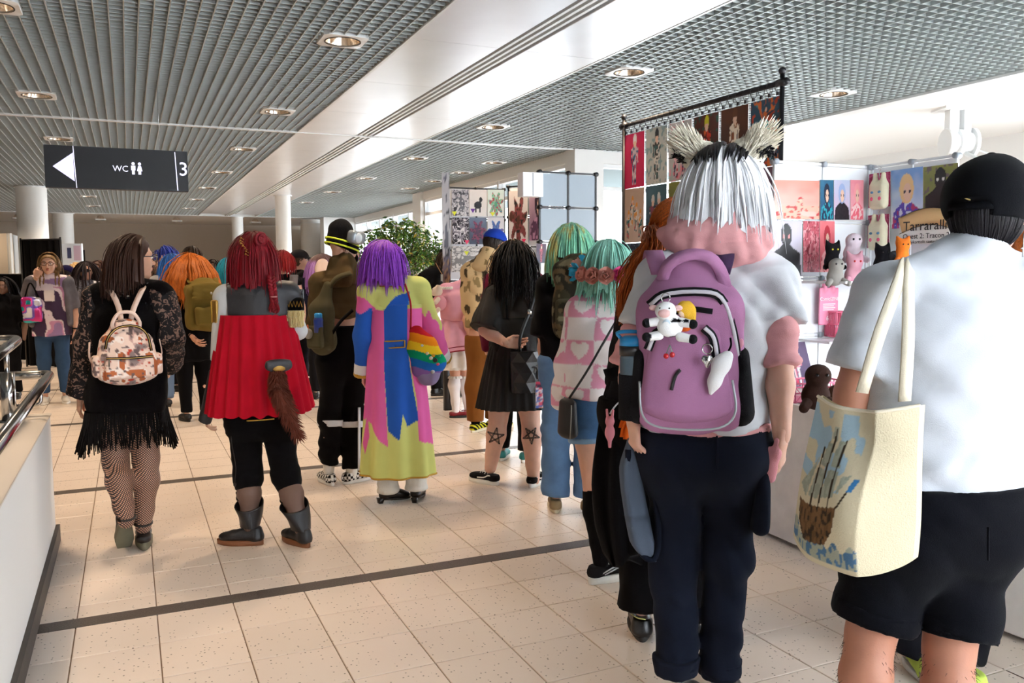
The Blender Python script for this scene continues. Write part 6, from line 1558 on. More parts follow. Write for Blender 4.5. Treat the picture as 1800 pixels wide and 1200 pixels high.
# ================================================================== bags and carried things (each rests on a person, so each is its own thing)
class Bag:
 def __init__(b, name, label, cat, s, c, yaw=0.0, tilt=0.0, group=None):
  b.c = np.asarray(c, float); b.R = s.R @ rotz(math.pi + yaw)          # x to the viewer's left of a person seen from behind -> flipped below
  b.R = np.column_stack([-b.R[:, 0], b.R[:, 1], b.R[:, 2]])             # x = person's right, y = out of the back, z = up
  t = tilt; b.R = b.R @ np.array([[math.cos(t), 0, math.sin(t)], [0, 1, 0], [-math.sin(t), 0, math.cos(t)]])
  b.o = thing(name, label, cat, b.c, group)
 def W(b, x, y, z): return b.c + b.R @ np.array([x, y, z], float)
 def pts(b, L): return [b.W(*q) for q in L]
 def n(b, x, y, z): return b.R @ unit([x, y, z])
 def sd(b, name, prims, m, h=.009, color=None, parent=None, label=None, **k):
  return link(name, sdf_mb(prims, color=color, h=h, **k), m, parent or b.o, label=label)
 def tube(b, name, L, r, m, parent=None, n=8, sm=0, label=None):
  P = b.pts(L); P = smooth_line(P, sm) if sm else P
  return link(name, MB().tube(P, r, n), m, parent or b.o, label=label)
 def strap(b, name, L, w, m, nrm, t=.004, sm=14, parent=None, label=None):
  P = b.pts(L) if sm >= 0 else L; P = smooth_line(P, abs(sm))
  return link(name, MB().ribbon(P, w, t, nrm), m, parent or b.o, label=label)
m_zip = mat('zip_metal', '#8f8a80', .35, metal=.8)

def bag_pink():
 s = S_wig; J = s.J; B = Bag('backpack', 'large dusty pink school backpack on the white wig wearer', 'backpack', s, s.P(1213, 608, -.215), yaw=.08)
 W = B.W; pk = cloth('dusty_pink_nylon', '#b07aa0', bump=.35, bscale=(500, 500, 500)); dk = cloth('black_mesh_cloth', '#1a1a1e', bump=.7, bscale=(350, 350, 350)); rf = mat('reflective_piping', '#aeb4b8', .35, metal=.3)
 body = [p_ell(W(.0, -.02, -.16), W(.005, -.025, .12), (.165, .10), (.142, .095), B.R[:, 0]), p_box(W(0, -.03, -.04), (.155, .085, .215), B.R, .06), p_ell(W(.0, -.03, .1), W(.0, -.05, .235), (.145, .09), (.085, .05), B.R[:, 0])]
 B.sd('bag_body', body, pk, k=.04, fold=wsum(ridge(.005, (8, 8, 4), 0, .5), wr(.004, (14, 14, 14))))
 fp = B.sd('front_pocket', [p_ell(W(-.01, .055, -.17), W(-.01, .045, .045), (.138, .058), (.105, .042), B.R[:, 0])], pk, k=.03, fold=ridge(.003, (9, 9, 5), 3), label='bulging front pocket')
 for sx in (-1, 1): B.sd('side_pocket', [p_ell(W(sx * .150, -.03, -.20), W(sx * .146, -.03, -.03), (.045, .075), (.030, .075), B.R[:, 0])], dk, label='black mesh side pocket')
 B.tube('piping', [(-.148, .075, -.10), (-.140, .10, -.19), (-.10, .118, -.225), (0, .125, -.232), (.09, .118, -.222), (.128, .095, -.18), (.118, .085, -.09)], .0035, rf, sm=26)
 for L in ([(-.122, .055, .125), (-.075, .072, .158), (.03, .075, .165), (.085, .066, .145), (.118, .05, .06), (.14, .03, -.055)], [(-.125, .085, -.005), (-.10, .095, .045), (-.04, .098, .068)], [(.035, .098, .062), (.062, .096, .03), (.075, .096, -.05)]):
  z = B.strap('zip', L, .026, cloth('black_zip_tape', '#1c1b20'), B.n(.25, 1, .15), .003, 18)
  P = smooth_line(B.pts([(x + .002, y + .003, q) for x, y, q in L]), 18); link('zip_teeth', MB().ribbon(P, .011, .003, B.n(.25, 1, .15)), mat('pale_zip_teeth', '#c9c4cc', .45), z)
 B.strap('top_strip', [(-.05, .079, .105), (0, .087, .115), (.06, .084, .108)], .016, cloth('black_zip_tape', '#1c1b20'), B.n(0, 1, .2), .003, 8)
 B.tube('pull_cord', [(-.055, .105, -.12), (-.045, .106, -.08), (-.03, .106, -.06)], .005, mat('black_pull', '#201d22', .6), sm=8)
 B.strap('grab_handle', [(-.085, .0, .195), (-.065, .02, .245), (-.01, .025, .272), (.05, .022, .265), (.085, .01, .225), (.10, .01, .175)], .036, pk, B.n(0, 1, .6), .012, 16)
 for sx in (-1, 1): B.strap('shoulder_strap', [(sx * .09, -.05, .22), (sx * .105, -.10, .265), (sx * .115, -.19, .285), (sx * .125, -.30, .24), (sx * .135, -.36, .08)], .055, pk if sx < 0 else cloth('plum_webbing', '#4a3554'), B.n(0, .2, 1), .014, 14)
 # things hanging from it
 K = Bag('plush_keychain', 'white cow plush keychain with black patches on the pink backpack', 'keychain', s, s.P(1178, 568, -.36)); k_ = K.W; wp = cloth('white_plush', '#f2f2f2', attr=False, bump=.5); bp_ = cloth('black_plush', '#19191c', bump=.5)
 cowm = cloth('cow_plush', '#ffffff', attr=True, noise=.02, bump=.4)
 def cow(V): q = vnoise(V, (48, 48, 48), 11)[:, None]; return np.where(q > .38, lin('#18181b'), lin('#f3f3f3'))
 K.sd('plush_body', [p_ball(k_(0, 0, -.006), (.040, .03, .034)), p_ball(k_(-.012, .012, .036), (.031, .028, .026), k=.006)], cowm, h=.004, color=lambda V: np.where((V[:, 2:] > K.c[2] + .018), lin('#f3f3f3'), cow(V)))
 for sx, z, rx in ((-1, .006, .030), (1, .004, .030), (-1, -.034, .030), (1, -.038, .030)):
  l = K.sd('limb', [p_rc(k_(sx * .030, .008, z), k_(sx * .056, .016, z - .004), .014, .012)], cowm, h=.004, color=cow); K.sd('hoof', [p_ball(k_(sx * .064, .018, z - .005), (.014, .013, .014))], bp_, h=.004, parent=l)
 for sx in (-1, 1): K.sd('ear', [p_ball(k_(-.012 + sx * .034, .01, .044), (.014, .006, .009), K.R)], cloth('pale_pink_plush', '#eec3c0'), h=.004)
 K.sd('muzzle', [p_ball(k_(-.014, .036, .030), (.018, .010, .013), K.R)], cloth('pale_pink_plush', '#eec3c0'), h=.004)
 link('eye', MB().ball(k_(-.026, .036, .044), .0028, 6, 4).ball(k_(.0, .037, .044), .0028, 6, 4), bp_, K.o); link('badge', MB().tube([k_(-.008, .029, .002), k_(-.008, .032, .002)], .011, 14), mat('badge_pale_blue', '#cfe0ea', .6), K.o)
 K.tube('ring', [(-.012 + .012 * math.cos(t), .012, .072 + .014 * math.sin(t)) for t in np.linspace(0, 6.283, 16)], .0016, m_chrome)
 D = Bag('doll_charm', 'little yellow-haired felt doll charm beside the cow plush', 'keychain', s, s.P(1204, 548, -.35)); d_ = D.W; yl = cloth('yellow_yarn', '#e8b53a', bump=.8)
 D.sd('doll_hair', [p_ball(d_(0, 0, .01), (.026, .02, .022)), p_ell(d_(.012, 0, .0), d_(.026, 0, -.04), (.012, .01), (.007, .007), D.R[:, 0])], yl, h=.004, fold=wr(.003, (90, 90, 40))); D.sd('doll_body', [p_ell(d_(-.002, -.002, -.014), d_(.0, 0, -.045), (.013, .010), (.018, .012), D.R[:, 0])], cloth('orange_felt', '#d9622a'), h=.004); D.sd('doll_head', [p_ball(d_(-.004, .012, -.002), (.014, .010, .014))], cloth('felt_skin', '#efd0b5'), h=.004)
 H = Bag('cherry_charm', 'small pair of red cherries hanging below the cow plush', 'keychain', s, s.P(1176, 622, -.335)); hm_ = mat('cherry_red', '#c01f2a', .2)
 for x, z in ((-.008, -.006), (.009, -.002)): c = link('cherry', MB().ball(H.W(x, 0, z), .008, 12, 8), hm_, H.o); link('stem', MB().tube([H.W(x, 0, z + .006), H.W(.002, 0, .026)], .0012, 5), mat('green_wire', '#5a8a6a'), c)
 L = Bag('heart_charm', 'silver heart charm on a ring at the right zip', 'keychain', s, s.P(1243, 634, -.35)); L.sd('heart', [p_ball(L.W(-.007, 0, .005), (.011, .005, .012)), p_ball(L.W(.007, 0, .005), (.011, .005, .012)), p_ball(L.W(0, 0, -.010), (.008, .005, .012))], m_chrome, h=.003, k=.008); L.tube('ring', [(.014 * math.cos(t), 0, .034 + .014 * math.sin(t)) for t in np.linspace(0, 6.283, 16)], .0018, m_chrome)
 T = Bag('tail_charm', 'white felt tail charm hanging at the right side of the pink backpack', 'keychain', s, s.P(1264, 652, -.33)); T.sd('felt_tail', [p_rc(T.W(.024, 0, .045), T.W(.006, 0, .02), .014, .021), p_rc(T.W(.006, 0, .02), T.W(-.012, .005, -.03), .021, .014), p_rc(T.W(-.012, .005, -.03), T.W(-.022, .005, -.064), .014, .006)], cloth('white_felt', '#f0eff0', bump=.5), h=.004); T.tube('loop', [(.024, 0, .055), (.032, .0, .075), (.030, -.01, .095)], .003, black_c, sm=8)
 S_ = Bag('paw_charm', 'pink plastic paw charm dangling from the side zip', 'keychain', s, s.P(1295, 608, -.26)); S_.sd('paw', [p_box(S_.W(0, 0, -.01), (.008, .005, .02), S_.R, .004), p_box(S_.W(.010, 0, .012), (.006, .005, .008), S_.R, .003)], mat('pink_plastic', '#e79bb0', .4), h=.003); S_.tube('lanyard', [(0, 0, .012), (-.004, .004, .045), (-.012, .006, .075)], .003, black_c, sm=6)
 # bottle in the left pocket
 Q = Bag('water_bottle', 'clear drinking bottle with bright blue lid in the pink backpack pocket', 'bottle', s, s.P(1110, 640, -.17)); th = np.arange(20) * 2 * np.pi / 20
 def ring(r, z): return [Q.W(r * math.cos(t), r * math.sin(t), z) for t in th]
 link('bottle_body', MB().loft([ring(.034, -.16), ring(.036, -.02), ring(.036, .02), ring(.032, .03)]), mat('bottle_plastic', '#55646e', .15, spec=.6), Q.o); link('bottle_sleeve', MB().loft([ring(.039, -.17), ring(.040, -.03)]), dk, Q.o)
 link('bottle_collar', MB().loft([ring(.037, .028), ring(.038, .055), ring(.034, .06)]), mat('bottle_black', '#1a1a1d', .35), Q.o); lid = link('bottle_lid', MB().loft([ring(.037, .058), ring(.036, .080), ring(.022, .088)]), mat('bottle_blue', '#1f8fd0', .35), Q.o); link('lid_handle', MB().tube(smooth_line([Q.W(-.034, 0, .08), Q.W(-.04, .01, .098), Q.W(.02, .01, .10), Q.W(.034, 0, .08)], 12), .006, 8), _mats['bottle_blue'], lid)
bag_pink()

def tote_ship():
 s = S_boy; B = Bag('tote_bag', 'cream cotton tote with printed sailing ship on the man in the white T-shirt', 'tote bag', s, s.P(1507, 858, -.17), yaw=-.55)
 W = B.W; n = 84; m_ = 104; V = np.zeros((m_, n, 3)); C = np.zeros((m_, n, 3)); Wd, Ht = .290, .415; off = B.R
 cr, sky, brn, sea, whi, dkb = [lin(h) for h in ('#d8ccae', '#a9c4d4', '#6e5238', '#54789a', '#a9ad9c', '#40342a')]
 a = np.linspace(0, 1, n); hull = [(.06, .33), (.70, .42), (.66, .26), (.54, .15), (.20, .11), (.09, .20)]
 sails = [[(.20, .40), (.38, .42), (.44, .60), (.28, .61)], [(.30, .63), (.45, .62), (.47, .76), (.36, .78)], [(.42, .44), (.62, .47), (.62, .63), (.47, .62)], [(.49, .65), (.62, .65), (.60, .80), (.51, .80)], [(.04, .42), (.17, .38), (.25, .66)], [(.65, .48), (.80, .62), (.68, .60)], [(.39, .80), (.48, .79), (.48, .88), (.42, .88)]]
 for i in range(m_):
  z = i / (m_ - 1); wd = Wd * (1 - .16 * z ** 1.5) ; bulge = .045 * math.sin(math.pi * min(z * 1.1 + .12, 1)) + .012
  x = (a - .5) * wd - .035 * (1 - z) + .05 * np.maximum(a - .70, 0) * -1; y = bulge * (1 - (2 * a - 1) ** 2) + .006 * np.sin(a * 11 + z * 5) * (.3 + z) - .32 * wd * np.maximum(a - .70, 0) / .3 * .9; zz = (z - .5) * Ht + .045 * (1 - z) * (2 * a - 1) ** 4 - .018 * z * np.sin(np.pi * a)
  V[i] = B.c + np.stack([x, y, zz], -1) @ B.R.T; c = np.tile(cr, (n, 1)); u, v = a * 1.35, np.full(n, z)
  pr = (u < .95); q = vnoise(np.stack([u * 30, v * 30, 0 * u], -1), (1, 1, 1)); q2 = vnoise(np.stack([u * 9, v * 9, 0 * u], -1), (1, 1, 1), 5)
  c[pr & (v > .50) & (v < .97) & (u < .82) & (q2 > -.12 + .9 * np.abs(v - .82))] = sky; c[pr & (v < .16 + .03 * np.sin(u * 30)) & (v > .035)] = np.where(q[:, None] > 0, sea, whi)[pr & (v < .16 + .03 * np.sin(u * 30)) & (v > .035)]
  for sl in sails: c[pr & in_poly(u, v, sl)] = np.where(q[:, None] > .1, whi * 1.1, whi * .9)[pr & in_poly(u, v, sl)]
  c[pr & in_poly(u, v, hull)] = np.where(q[:, None] > .15, brn * 1.35, np.where(q[:, None] < -.3, dkb, brn))[pr & in_poly(u, v, hull)]
  for mx, lean in ((.40, .10), (.56, .08), (.26, .1)): c[pr & (np.abs(u - (mx + lean * (v - .3))) < .013) & (v > .34) & (v < .92 - abs(mx - .45))] = dkb
  c[pr & (np.abs(u - .68 - (v - .4) * .9) < .012) & (v > .4) & (v < .54)] = dkb; fl = pr & (v > .52) & (v < .60) & (np.abs(u - .80 - (v - .52) * .8) < .03); c[fl] = lin('#3f7fb8'); C[i] = c
 back = V[::-1] - B.R[:, 1] * .022
 link('bag_body', MB().grid(V, C).grid(back, np.tile(cr, (m_, n, 1))).grid(np.stack([V[0], back[-1]]), np.tile(cr, (2, n, 1))).grid(np.stack([back[:, 0][::-1], V[:, 0]]), np.tile(cr, (2, m_, 1))).grid(np.stack([V[:, -1], back[:, -1][::-1]]), np.tile(cr, (2, m_, 1))), cloth('printed_canvas', '#ffffff', attr=True, noise=.05, bump=.5, bscale=(260, 260, 260)), B.o)
 link('top_hem', MB().tube(V[-1], .0045, 6), m_cream, B.o)
 L = s.P
 for P0, P1, P2, P3 in (((1515, 690, -.19), (1545, 590, -.22), (1578, 500, -.17), (1590, 462, -.03)), ((1590, 705, -.22), (1596, 600, -.24), (1597, 510, -.17), (1600, 462, -.02))):
  link('strap', MB().ribbon(smooth_line([L(*P0), L(*P1), L(*P2), L(*P3), L(P3[0], P3[1] + 10, .10)], 16), .030, .005, s.back + s.up * .2), m_cream, B.o)
tote_ship()

def flower_paint(V, s):
 q = vnoise(V, (24, 24, 24), 3); r = vnoise(V, (60, 60, 60), 9); c = np.tile(lin('#e9cdbd'), (len(V), 1))
 c[q > .30] = lin('#c9a196'); c[q > .42] = lin('#8d7b78'); c[q < -.32] = lin('#f2e3da'); c[q < -.46] = lin('#b5673f'); c[(r > .5)] = lin('#6b5a58'); c[(r < -.55) & (q > 0)] = lin('#b9442f'); return c
def bag_floral():
 s = S_lace; B = Bag('backpack', 'small blush floral backpack with gold zips on the lace dress', 'backpack', s, s.P(223, 610, -.19)); W = B.W; fm = cloth('floral_faux_leather', '#ffffff', attr=True, noise=.02, rough=.5, bump=.1); bl = leather('blush_faux_leather', '#e3c7b8', .5); f = lambda V: flower_paint(V, s)
 B.sd('bag_body', [p_ell(W(0, -.0, -.13), W(0, -.01, .03), (.140, .065), (.125, .06), B.R[:, 0]), p_ell(W(0, -.01, .0), W(0, -.02, .10), (.125, .06), (.075, .045), B.R[:, 0]), p_box(W(0, 0, -.09), (.138, .058, .065), B.R, .03)], fm, h=.006, k=.03, color=f)
 B.sd('front_pocket', [p_box(W(0, .062, -.10), (.115, .028, .055), B.R, .02)], fm, h=.006, color=f)
 for sx in (-1, 1): B.sd('side_pocket', [p_box(W(sx * .142, -.005, -.09), (.022, .045, .055), B.R, .018)], fm, h=.006, color=f)
 for L in ([(-.105, .052, .0), (-.09, .058, .06), (-.04, .052, .105), (.04, .052, .108), (.09, .056, .065), (.108, .052, -.02)], [(-.108, .09, -.045), (0, .096, -.048), (.108, .09, -.045)]):
  z = B.strap('zip', L, .013, cloth('black_zip_tape', '#1c1b20'), B.n(0, 1, .1), .003, 16); link('zip_teeth', MB().tube(smooth_line(B.pts([(x, y + .004, q) for x, y, q in L]), 16), .0022, 5), mat('gold_zip', '#b89a5a', .3, metal=.9), z)
 B.tube('zip_pull', [(-.095, .098, -.05), (-.098, .10, -.085)], .004, m_zip)
 B.tube('handle', [(-.062, .01, .095), (-.062, .012, .13), (-.03, .016, .175), (.03, .016, .175), (.062, .012, .13), (.062, .01, .095)], .009, bl, n=10, sm=24)
 for sx, q in ((-1, (178, 497)), (1, (250, 497))): link('shoulder_strap', MB().ribbon(smooth_line([W(sx * .02, -.01, .10), s.P(222 + sx * 12, 545, -.16), s.P(222 + sx * 25, 515, -.13), s.P(q[0] + 3, q[1] + 8, -.05), s.P(q[0], q[1] + 12, .1)], 14), .026, .006, s.back + s.up * .3), bl, B.o)
 for sx in (-1, 1): B.strap('lower_strap', [(sx * .13, -.03, -.12), (sx * .17, -.03, -.05), (sx * .165, -.05, .03)], .016, bl, B.n(sx, .3, 0), .004, 8)
bag_floral()

def bag_rainbow():
 s = S_purple; B = Bag('rainbow_bag', 'rainbow striped drawstring bag with pins on the patchwork coat', 'bag', s, s.P(748, 622, -.06), yaw=.0, tilt=-.05); W = B.W
 st = [lin(h) for h in ('#c8202c', '#ef8a1c', '#f4c92a', '#0f9a6a', '#2366b8', '#8862a6')]
 def col(V):
  q = (V - B.c) @ B.R; z = q[:, 2] + q[:, 0] * .16 + .008 * np.sin(q[:, 0] * 25); k = np.clip(((.175 - z) / .315 * 6), 0, 5.99).astype(int); return np.array(st)[k]
 B.sd('bag_body', [p_ell(W(-.06, 0, .145), W(-.03, .005, .05), (.052, .035), (.095, .06), B.R[:, 0]), p_ell(W(-.03, .005, .05), W(.012, .01, -.075), (.095, .06), (.118, .075), B.R[:, 0])], cloth('rainbow_canvas', '#ffffff', attr=True, noise=.03), h=.005, color=col, k=.04, fold=ridge(.005, (9, 9, 4), 0, .5))
 B.sd('base_patch', [p_ell(W(.0, .01, -.098), W(.03, .01, -.10), (.100, .066), (.098, .062), B.R[:, 0])], cloth('grey_violet_canvas', '#8d7fa4'), h=.007)
 link('strap', MB().tube(smooth_line([W(-.08, .02, .15), s.P(722, 535, -.10), s.P(714, 505, -.06), s.P(710, 492, .02)], 14), .006, 6), cloth('red_cord', '#b3303a'), B.o)
 g = np.random.default_rng(3)
 for i, (x, z, c, r) in enumerate(((.05, -.02, '#e9e3d2', .012), (.075, -.035, '#2a2a30', .014), (.065, -.005, '#d9a72a', .010), (.028, .01, '#efe6c8', .010), (.09, -.06, '#e05a7a', .009), (.0, .06, '#c9c9cf', .008), (.055, -.105, '#cfd3d8', .012), (.10, -.01, '#1f8a5a', .008), (.02, -.07, '#f0c83a', .007))):
  link('enamel_pin', MB().tube([W(x, .055, z), W(x, .080, z)], r, 10), mat('enamel_' + c, c, .3, metal=.2), B.o)
bag_rainbow()

def bag_olive():
 s = S_beanie; ol = cloth('olive_bag_canvas', '#4f4a35'); B = Bag('sling_backpack', 'olive sling backpack with blue bottle on the beanie wearer', 'backpack', s, s.P(566, 560, -.14), yaw=-.35, tilt=-.05); W = B.W
 B.sd('bag_body', [p_ell(W(.01, 0, -.17), W(.0, 0, .06), (.105, .08), (.10, .07), B.R[:, 0]), p_ell(W(0, 0, .04), W(.04, -.03, .22), (.10, .07), (.035, .025), B.R[:, 0])], ol, k=.04, fold=wsum(ridge(.008, (7, 7, 4), 0, .6), wr(.004, (14, 14, 14))))
 B.sd('outer_pocket', [p_box(W(.015, .075, -.12), (.08, .025, .08), B.R, .022)], ol, fold=ridge(.004, (8, 8, 8)))
 B.strap('shoulder_strap', [(.05, -.03, .2), (.11, -.06, .27), (.16, -.14, .30)], .045, ol, B.n(0, 1, .5), .01, 10); B.strap('waist_strap', [(.08, 0, -.12), (.19, -.01, -.02), (.27, -.05, .05)], .022, black_c, B.n(.2, 1, 0), .004, 10)
 Q = Bag('water_bottle', 'small dark blue drinking bottle tucked in the olive sling backpack', 'bottle', s, W(.06, .075, -.02)); th = np.arange(16) * 2 * np.pi / 16; bm = mat('bottle_navy', '#1e3a8c', .3)
 link('bottle_body', MB().loft([[Q.W(r * math.cos(t), r * math.sin(t), z) for t in th] for r, z in ((.030, -.07), (.032, .015), (.026, .03))]), bm, Q.o); link('bottle_lid', MB().loft([[Q.W(r * math.cos(t), r * math.sin(t), z) for t in th] for r, z in ((.027, .03), (.026, .055), (.018, .06))]), mat('bottle_blue', '#1f8fd0'), Q.o)
 P_ = Bag('grey_pouch', 'round grey pouch clipped to the olive sling backpack', 'pouch', s, W(-.01, .11, -.095)); P_.sd('pouch', [p_ball(P_.c, (.034, .02, .036), P_.R)], cloth('grey_pouch_cloth', '#8b8478'), h=.005); P_.tube('clip_strap', [(0, 0, .034), (-.004, 0, .06)], .004, mat('orange_tape', '#d9602a', .6))
bag_olive()

def bag_black():
 s = S_star; B = Bag('faceted_handbag', 'black faceted leather handbag hanging behind the sheer dress', 'handbag', s, s.P(921, 652, -.17)); bl = leather('black_glossy_leather', '#17181b', .35); W = B.W
 g = np.random.default_rng(2); rowsP = np.array([[W(x * (.085 + .012 * z / .13), .04 * (1 - x * x) + .02 + .012 * ((i + j) % 2), z) for i, x in enumerate(np.linspace(-1, 1, 5))] for j, z in enumerate(np.linspace(-.14, .13, 5))])
 mb = MB()
 for j in range(4):
  for i in range(4):
   a, b, c, d = rowsP[j, i], rowsP[j, i + 1], rowsP[j + 1, i + 1], rowsP[j + 1, i]
   if (i + j) % 2: mb.add([a, b, c], np.array([[0, 1, 2]])).add([a, c, d], np.array([[0, 1, 2]]))
   else: mb.add([a, b, d], np.array([[0, 1, 2]])).add([b, c, d], np.array([[0, 1, 2]]))
 link('faceted_front', mb, bl, B.o, smooth=False); B.sd('bag_body', [p_box(W(0, .0, -.005), (.090, .032, .138), B.R, .012)], bl)
 B.tube('handle', [(-.05, .03, .12), (-.03, .05, .02), (.07, .05, .03), (.085, .03, -.05)], .006, bl, sm=14)
 link('strap', MB().ribbon(smooth_line([W(-.03, .02, .12), s.P(915, 590, -.2), s.P(932, 545, -.16), s.P(943, 510, -.08), s.P(945, 500, .02)], 14), .02, .004, s.back), bl, B.o); q = s.P(931, 548, -.175); link('buckle', MB().box((-.014, -.004, -.016), (.014, .004, .016), s.R, q), m_chrome, B.o)
 B = Bag('camo_backpack', 'dark camouflage backpack on the person with the green bob', 'backpack', S_green, S_green.P(1012, 515, -.18)); W = B.W
 def camo(V): q = vnoise(V, (16, 16, 16), 2); r = vnoise(V, (22, 22, 22), 8); c = np.tile(lin('#3f3b2c'), (len(V), 1)); c[q > .15] = lin('#27241d'); c[r > .25] = lin('#5a4a34'); c[(r < -.35)] = lin('#6d6650'); return c
 B.sd('bag_body', [p_ell(W(0, 0, -.2), W(0, 0, .12), (.145, .09), (.125, .075), B.R[:, 0]), p_ell(W(0, 0, .1), W(0, -.04, .2), (.125, .075), (.08, .04), B.R[:, 0])], cloth('camo_cloth', '#ffffff', attr=True), color=camo, k=.04, fold=ridge(.010, (8, 8, 4), 0, .5)); B.sd('front_pocket', [p_box(W(0, .09, -.12), (.11, .03, .09), B.R, .025)], cloth('camo_cloth', '#ffffff', attr=True), color=camo)
 for sx in (-1, 1): B.strap('shoulder_strap', [(sx * .07, -.03, .19), (sx * .10, -.10, .22), (sx * .11, -.2, .18)], .05, cloth('camo_strap', '#3b362a'), B.n(0, .3, 1), .01, 10)
 M_ = Bag('magazine', 'bright comic magazine held in hand beside the green bob', 'magazine', S_green, S_green.P(958, 693, .0), yaw=.5); c0 = [lin(h) for h in ('#3a1f4a', '#e04a6a', '#e9dfe6', '#4a68b8', '#d98a3a')]
 P2 = np.array([[M_.W(-.06 + .12 * i / 11, .012 * math.sin(i / 11 * 3), -.08 + .16 * j / 15) for i in range(12)] for j in range(16)]); Cc = np.array([[c0[int(2.5 + 2.4 * vnoise(np.array([i * .45, j * .4, 2.]), (1, 1, 1)))] for i in range(12)] for j in range(16)]); link('cover', MB().grid(P2, Cc).grid(P2[::-1] - M_.R[:, 1] * .004, Cc[::-1] * 0 + lin('#e8e4e0')), mat('glossy_print', '#ffffff', .3, attr=True), M_.o)
 s = S_mint; B = Bag('crossbody_bag', 'small oval black crossbody bag at the heart sweater hip', 'handbag', s, s.P(998, 732, -.14), yaw=-.6); B.sd('bag_body', [p_ell(B.W(0, 0, -.07), B.W(0, 0, .06), (.062, .032), (.052, .026), B.R[:, 0])], leather('black_soft_leather', '#1b1a1c', .5), h=.006); B.tube('zip', [(.05, .022, .06), (.055, .028, 0), (.05, .03, -.09)], .0025, m_zip, sm=10)
 link('strap', MB().tube(smooth_line([B.W(.01, 0, .085), s.P(1030, 655, -.19), s.P(1062, 600, -.20), s.P(1094, 545, -.15), s.P(1104, 528, -.02)], 18), .0055, 6), _mats['black_soft_leather'], B.o)
bag_black()

def carried():
 s = S_pony      # coat over the arm of the ginger person
 C = thing('folded_coat', 'black coat hanging over the ginger person arm', 'coat', s.P(1085, 800, .0)); n = 40; G = []
 for t in np.linspace(0, 1, 26):
  a = np.arange(n) * 2 * np.pi / n; c = s.P(1100 - 14 * math.sin(t * 3), 655 + 325 * t, .02 - .03 * t); r = np.interp(t, [0, .15, .6, .85, 1], [.05, .075, .095, .09, .07])
  G.append(c + (np.cos(a) * (r + .018 * np.sin(a * 5 + t * 4)))[:, None] * s.lat + (np.sin(a) * (r * .55 + .014 * np.sin(a * 7)))[:, None] * s.fwd + np.outer(.035 * np.cos(a * 2 + 1) * t, s.up))
 link('coat_cloth', MB().loft(np.array(G)), black_c, C); st = s.P
 link('belt', MB().ribbon(smooth_line([st(1064, 660, -.11), st(1085, 655, -.13), st(1122, 640, -.12)], 8), .05, .006, s.back), black_c, C)
 O = thing('orange_ribbon', 'orange ribbon tied at the ginger person wrist', 'ribbon', st(1104, 742, -.10)); mb = MB()
 for q in ([(1118, 738), (1100, 745), (1094, 768)], [(1118, 736), (1105, 752), (1100, 772)], [(1118, 740), (1098, 738), (1092, 752)]): mb.ribbon(smooth_line([st(x, y, -.16 + .01 * i) for i, (x, y) in enumerate(q)], 8), .022, .002, s.back)
 link('ribbon_band', mb, cloth('orange_satin', '#e2631e'), O)
 T = thing('bunny_charm', 'little pink bunny doll hanging from white cord by denim shorts', 'keychain', st(1072, 755, -.14)); c = st(1072, 755, -.14)
 link('bunny_body', sdf_mb([p_ball(c - s.up * .01, (.020, .016, .030)), p_ball(c + s.up * .03, (.018, .016, .018)), p_rc(c + s.up * .04 - s.lat * .008, c + s.up * .075 - s.lat * .012, .006, .005), p_rc(c + s.up * .04 + s.lat * .008, c + s.up * .075 + s.lat * .012, .006, .005), p_rc(c - s.up * .03, c - s.up * .065, .009, .006)], h=.004, k=.008), cloth('rose_plush', '#e2909c'), T); link('cord', MB().tube(smooth_line([c + s.up * .06, c + s.up * .09 + s.lat * .02, c + s.up * .115 + s.lat * .045], 8), .003, 6), white_c, T)
 s = S_wig       # grey jacket in the left hand, pink paw in the right
 K = thing('grey_jacket', 'grey jersey jacket looped over white wig wearer left hand', 'jacket', s.P(1130, 880, .03)); G = []
 for t in np.linspace(0, 1, 24):
  q = np.array([(1112, 770), (1108, 830), (1118, 900), (1132, 960), (1148, 985)], float); p = smooth_line(np.column_stack([q, np.zeros(5)]), 24)[int(t * 23)]
  c = s.P(p[0], p[1], .0); a = np.arange(20) * 2 * np.pi / 20; r = np.interp(t, [0, .2, .7, 1], [.016, .036, .042, .012]); G.append(c + (np.cos(a) * r)[:, None] * s.lat + (np.sin(a) * r * 1.3 + .006 * np.sin(4 * a))[:, None] * s.fwd)
 link('jacket_cloth', MB().loft(np.array(G)), cloth('grey_marl_jersey', '#566070'), K); link('dark_edge', MB().tube(smooth_line([s.P(*q, -.03) for q in ((1104, 790), (1105, 850), (1112, 920), (1128, 972), (1150, 982), (1158, 940), (1150, 860))], 24), .010, 8), navy_c, K)
 M_ = thing('pink_paw_toy', 'pink felt paw held in right hand beside navy trousers', 'toy', s.P(1356, 812, -.10)); c = s.P(1357, 815, -.10)
 link('paw_felt', sdf_mb([p_ell(c - s.up * .045 - s.lat * .012, c + s.up * .04 + s.lat * .008, (.024, .016), (.02, .014), s.lat), p_rc(c + s.up * .03 + s.lat * .012, c + s.up * .075 + s.lat * .014, .014, .009), p_rc(c + s.up * .0 - s.lat * .008, c + s.up * .045 - s.lat * .014, .016, .010)], h=.004, k=.01), cloth('pink_felt', '#e29aa2', bump=.4), M_)
 P_ = thing('phone', 'smartphone held up by the red-caped cosplayer', 'phone', S_red.J['wr_r'] + [0, 0, .07]); link('phone_case', sdf_mb([p_box(S_red.J['wr_r'] + S_red.fwd * .05 + S_red.up * .08, (.036, .006, .075), S_red.R, .006)], h=.005), mat('phone_black', '#15161a', .2), P_)
carried()
